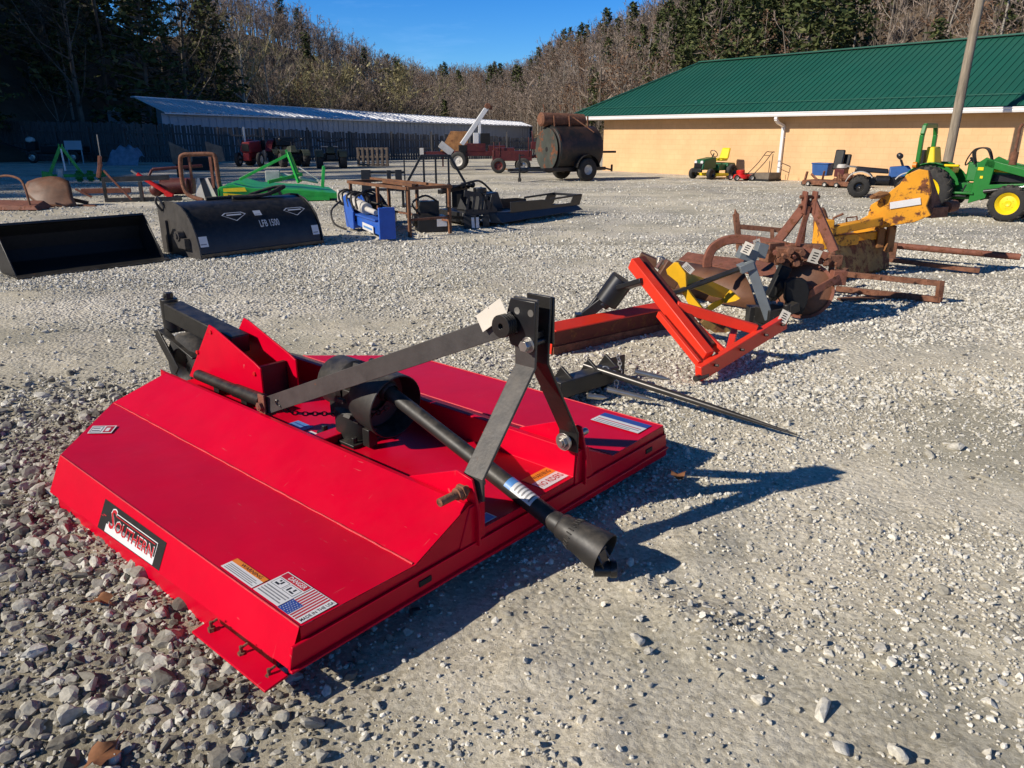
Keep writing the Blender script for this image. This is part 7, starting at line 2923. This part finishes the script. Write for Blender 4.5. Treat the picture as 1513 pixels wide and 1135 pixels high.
# ---- old red tractor, dark quad bikes, pallet -----------------------------------------------------
rt_ = thing("farm_tractor", "old red tractor seen from the front with a tall exhaust by the fence", "tractor", G(375, 246), R_(-95))
for sy in (-.68, .68):
    wheel(rt_, (-1.2, sy, .62), (0, 1, 0), .62, .34, "dirty_white", lugs=16, n=30)
    wheel(rt_, (.45, sy * .85, .36), (0, 1, 0), .36, .18, "dirty_white", n=24)
b = B()
b.hexa([(-.7, -.26, .70), (.75, -.24, .70), (.75, .24, .70), (-.7, .26, .70), (-.7, -.22, 1.30), (.70, -.20, 1.22), (.70, .20, 1.22), (-.7, .22, 1.30)])
b.box((.1, 0, .5), (1.4, .34, .4))
b.build("hood", "shaded_red", rt_, bevel=0.04)
b = B()
for sy in (-.68, .68):
    ar = arc((-1.2, sy, .62), .72, R_(10), R_(140), 8, (1, 0, 0), (0, 0, 1))
    for p, q in zip(ar[:-1], ar[1:]):
        b.bar(p, q, .36, .03, side=(0, 1, 0))
b.build("fender", "shaded_red", rt_, bevel=0.006)
b = B()
b.box((.77, 0, .95), (.04, .36, .36))
b.bar((.45, -.6, .36), (.45, .6, .36), .1, .1)
b.box((-1.0, 0, 1.05), (.4, .45, .5))
b.build("grille", "void_black", rt_, bevel=0.01)
b = B()
b.cyl((.2, -.24, 1.2), (.2, -.24, 1.95), .06, n=12)
b.build("exhaust", "bright_steel", rt_, bevel=0)
for u, v_, rz, lab in ((430, 246, -60, "dark olive quad bike with a box on its rack right of the red tractor"), (490, 248, -75, "dark olive quad bike nearest the pallets by the fence")):
    q = quad_bike("quad_bike", lab, G(u, v_), R_(rz), "olive_green", "olive_green", "dark quad bikes by the fence")
    q.scale = (1.35, 1.35, 1.25)
    if u == 430:
        b = B()
        b.box((-.8, 0, .98), (.42, .7, .34))
        b.build("cargo_box", "satin_black", q, bevel=0.03)
pt = thing("pallet_stack", "stack of old wooden pallets against the fence", "pallets", G(551, 246), .05)
b = B()
for k in range(4):
    z_ = .02 + .02 + .0
    yy_ = .1 * k
    for i in range(7):
        b.box((-.75 + .25 * i, yy_, .48), (.11, .02, .92), ry=random.uniform(-.01, .01))
    for zz in (.08, .48, .88):
        b.box((0, yy_ + .04, zz), (1.62, .05, .09))
b.build("boards", "pallet_wood", pt, bevel=0.003)
lf_ = thing("boat_trailer", "dark trailer with a long sloping tongue in the shade at the far left", "trailer", G(50, 241), .1)
b = B()
b.bar((-2.0, 0, 1.25), (.3, 0, .55), .07, .07)
b.bar((.3, 0, .55), (3.2, .1, .5), .1, .1)
b.box((1.8, .2, .75), (2.4, .8, .35))
b.box((.05, .1, .95), (.5, .5, .5))
b.build("frame", "void_black", lf_, bevel=0.01)
for xx in (.15, 2.4):
    wheel(lf_, (xx, -.3, .33), (0, 1, 0), .33, .2, "steel", n=20)
b = B()
b.ball((.05, 0, 1.28), .22, 8, (1.2, 1, .8))
b.build("cap", "dirty_white", lf_, bevel=0)
sg = thing("sign_panel", "plain grey panel propped by the fence behind the green implement", "panel", G(113, 243), .0)
b = B()
b.box((0, 0, 1.02), (.95, .04, .48))
for xx in (-.4, .4):
    b.bar((xx, .04, 0), (xx, .04, .85), .05, .05)
b.build("panel", "shed_wall", sg, bevel=0.004)
tp = thing("tarp_pile", "heap under a pale blue tarp against the fence", "tarp", G(182, 244), 0)
b = B()
n_, m_ = 14, 8
vs = []
for i in range(n_):
    for j in range(m_):
        x_ = -1.0 + 2.0 * i / (n_ - 1)
        y_ = -.4 + .9 * j / (m_ - 1)
        h_ = .95 * min(1, (1 - abs(x_ - .25) ** 3 * .8)) * min(1, 3.5 * j / (m_ - 1)) * min(1, 1.6 - abs(x_) * .9)
        vs.append(V((x_, y_, max(0.0, h_ * (1 + .12 * math.sin(i * 1.7 + j))))))
b.add(vs, [(i * m_ + j, (i + 1) * m_ + j, (i + 1) * m_ + j + 1, i * m_ + j + 1) for i in range(n_ - 1) for j in range(m_ - 1)])
b.build("sheet", "tarp_blue", tp, bevel=0, smooth=60)
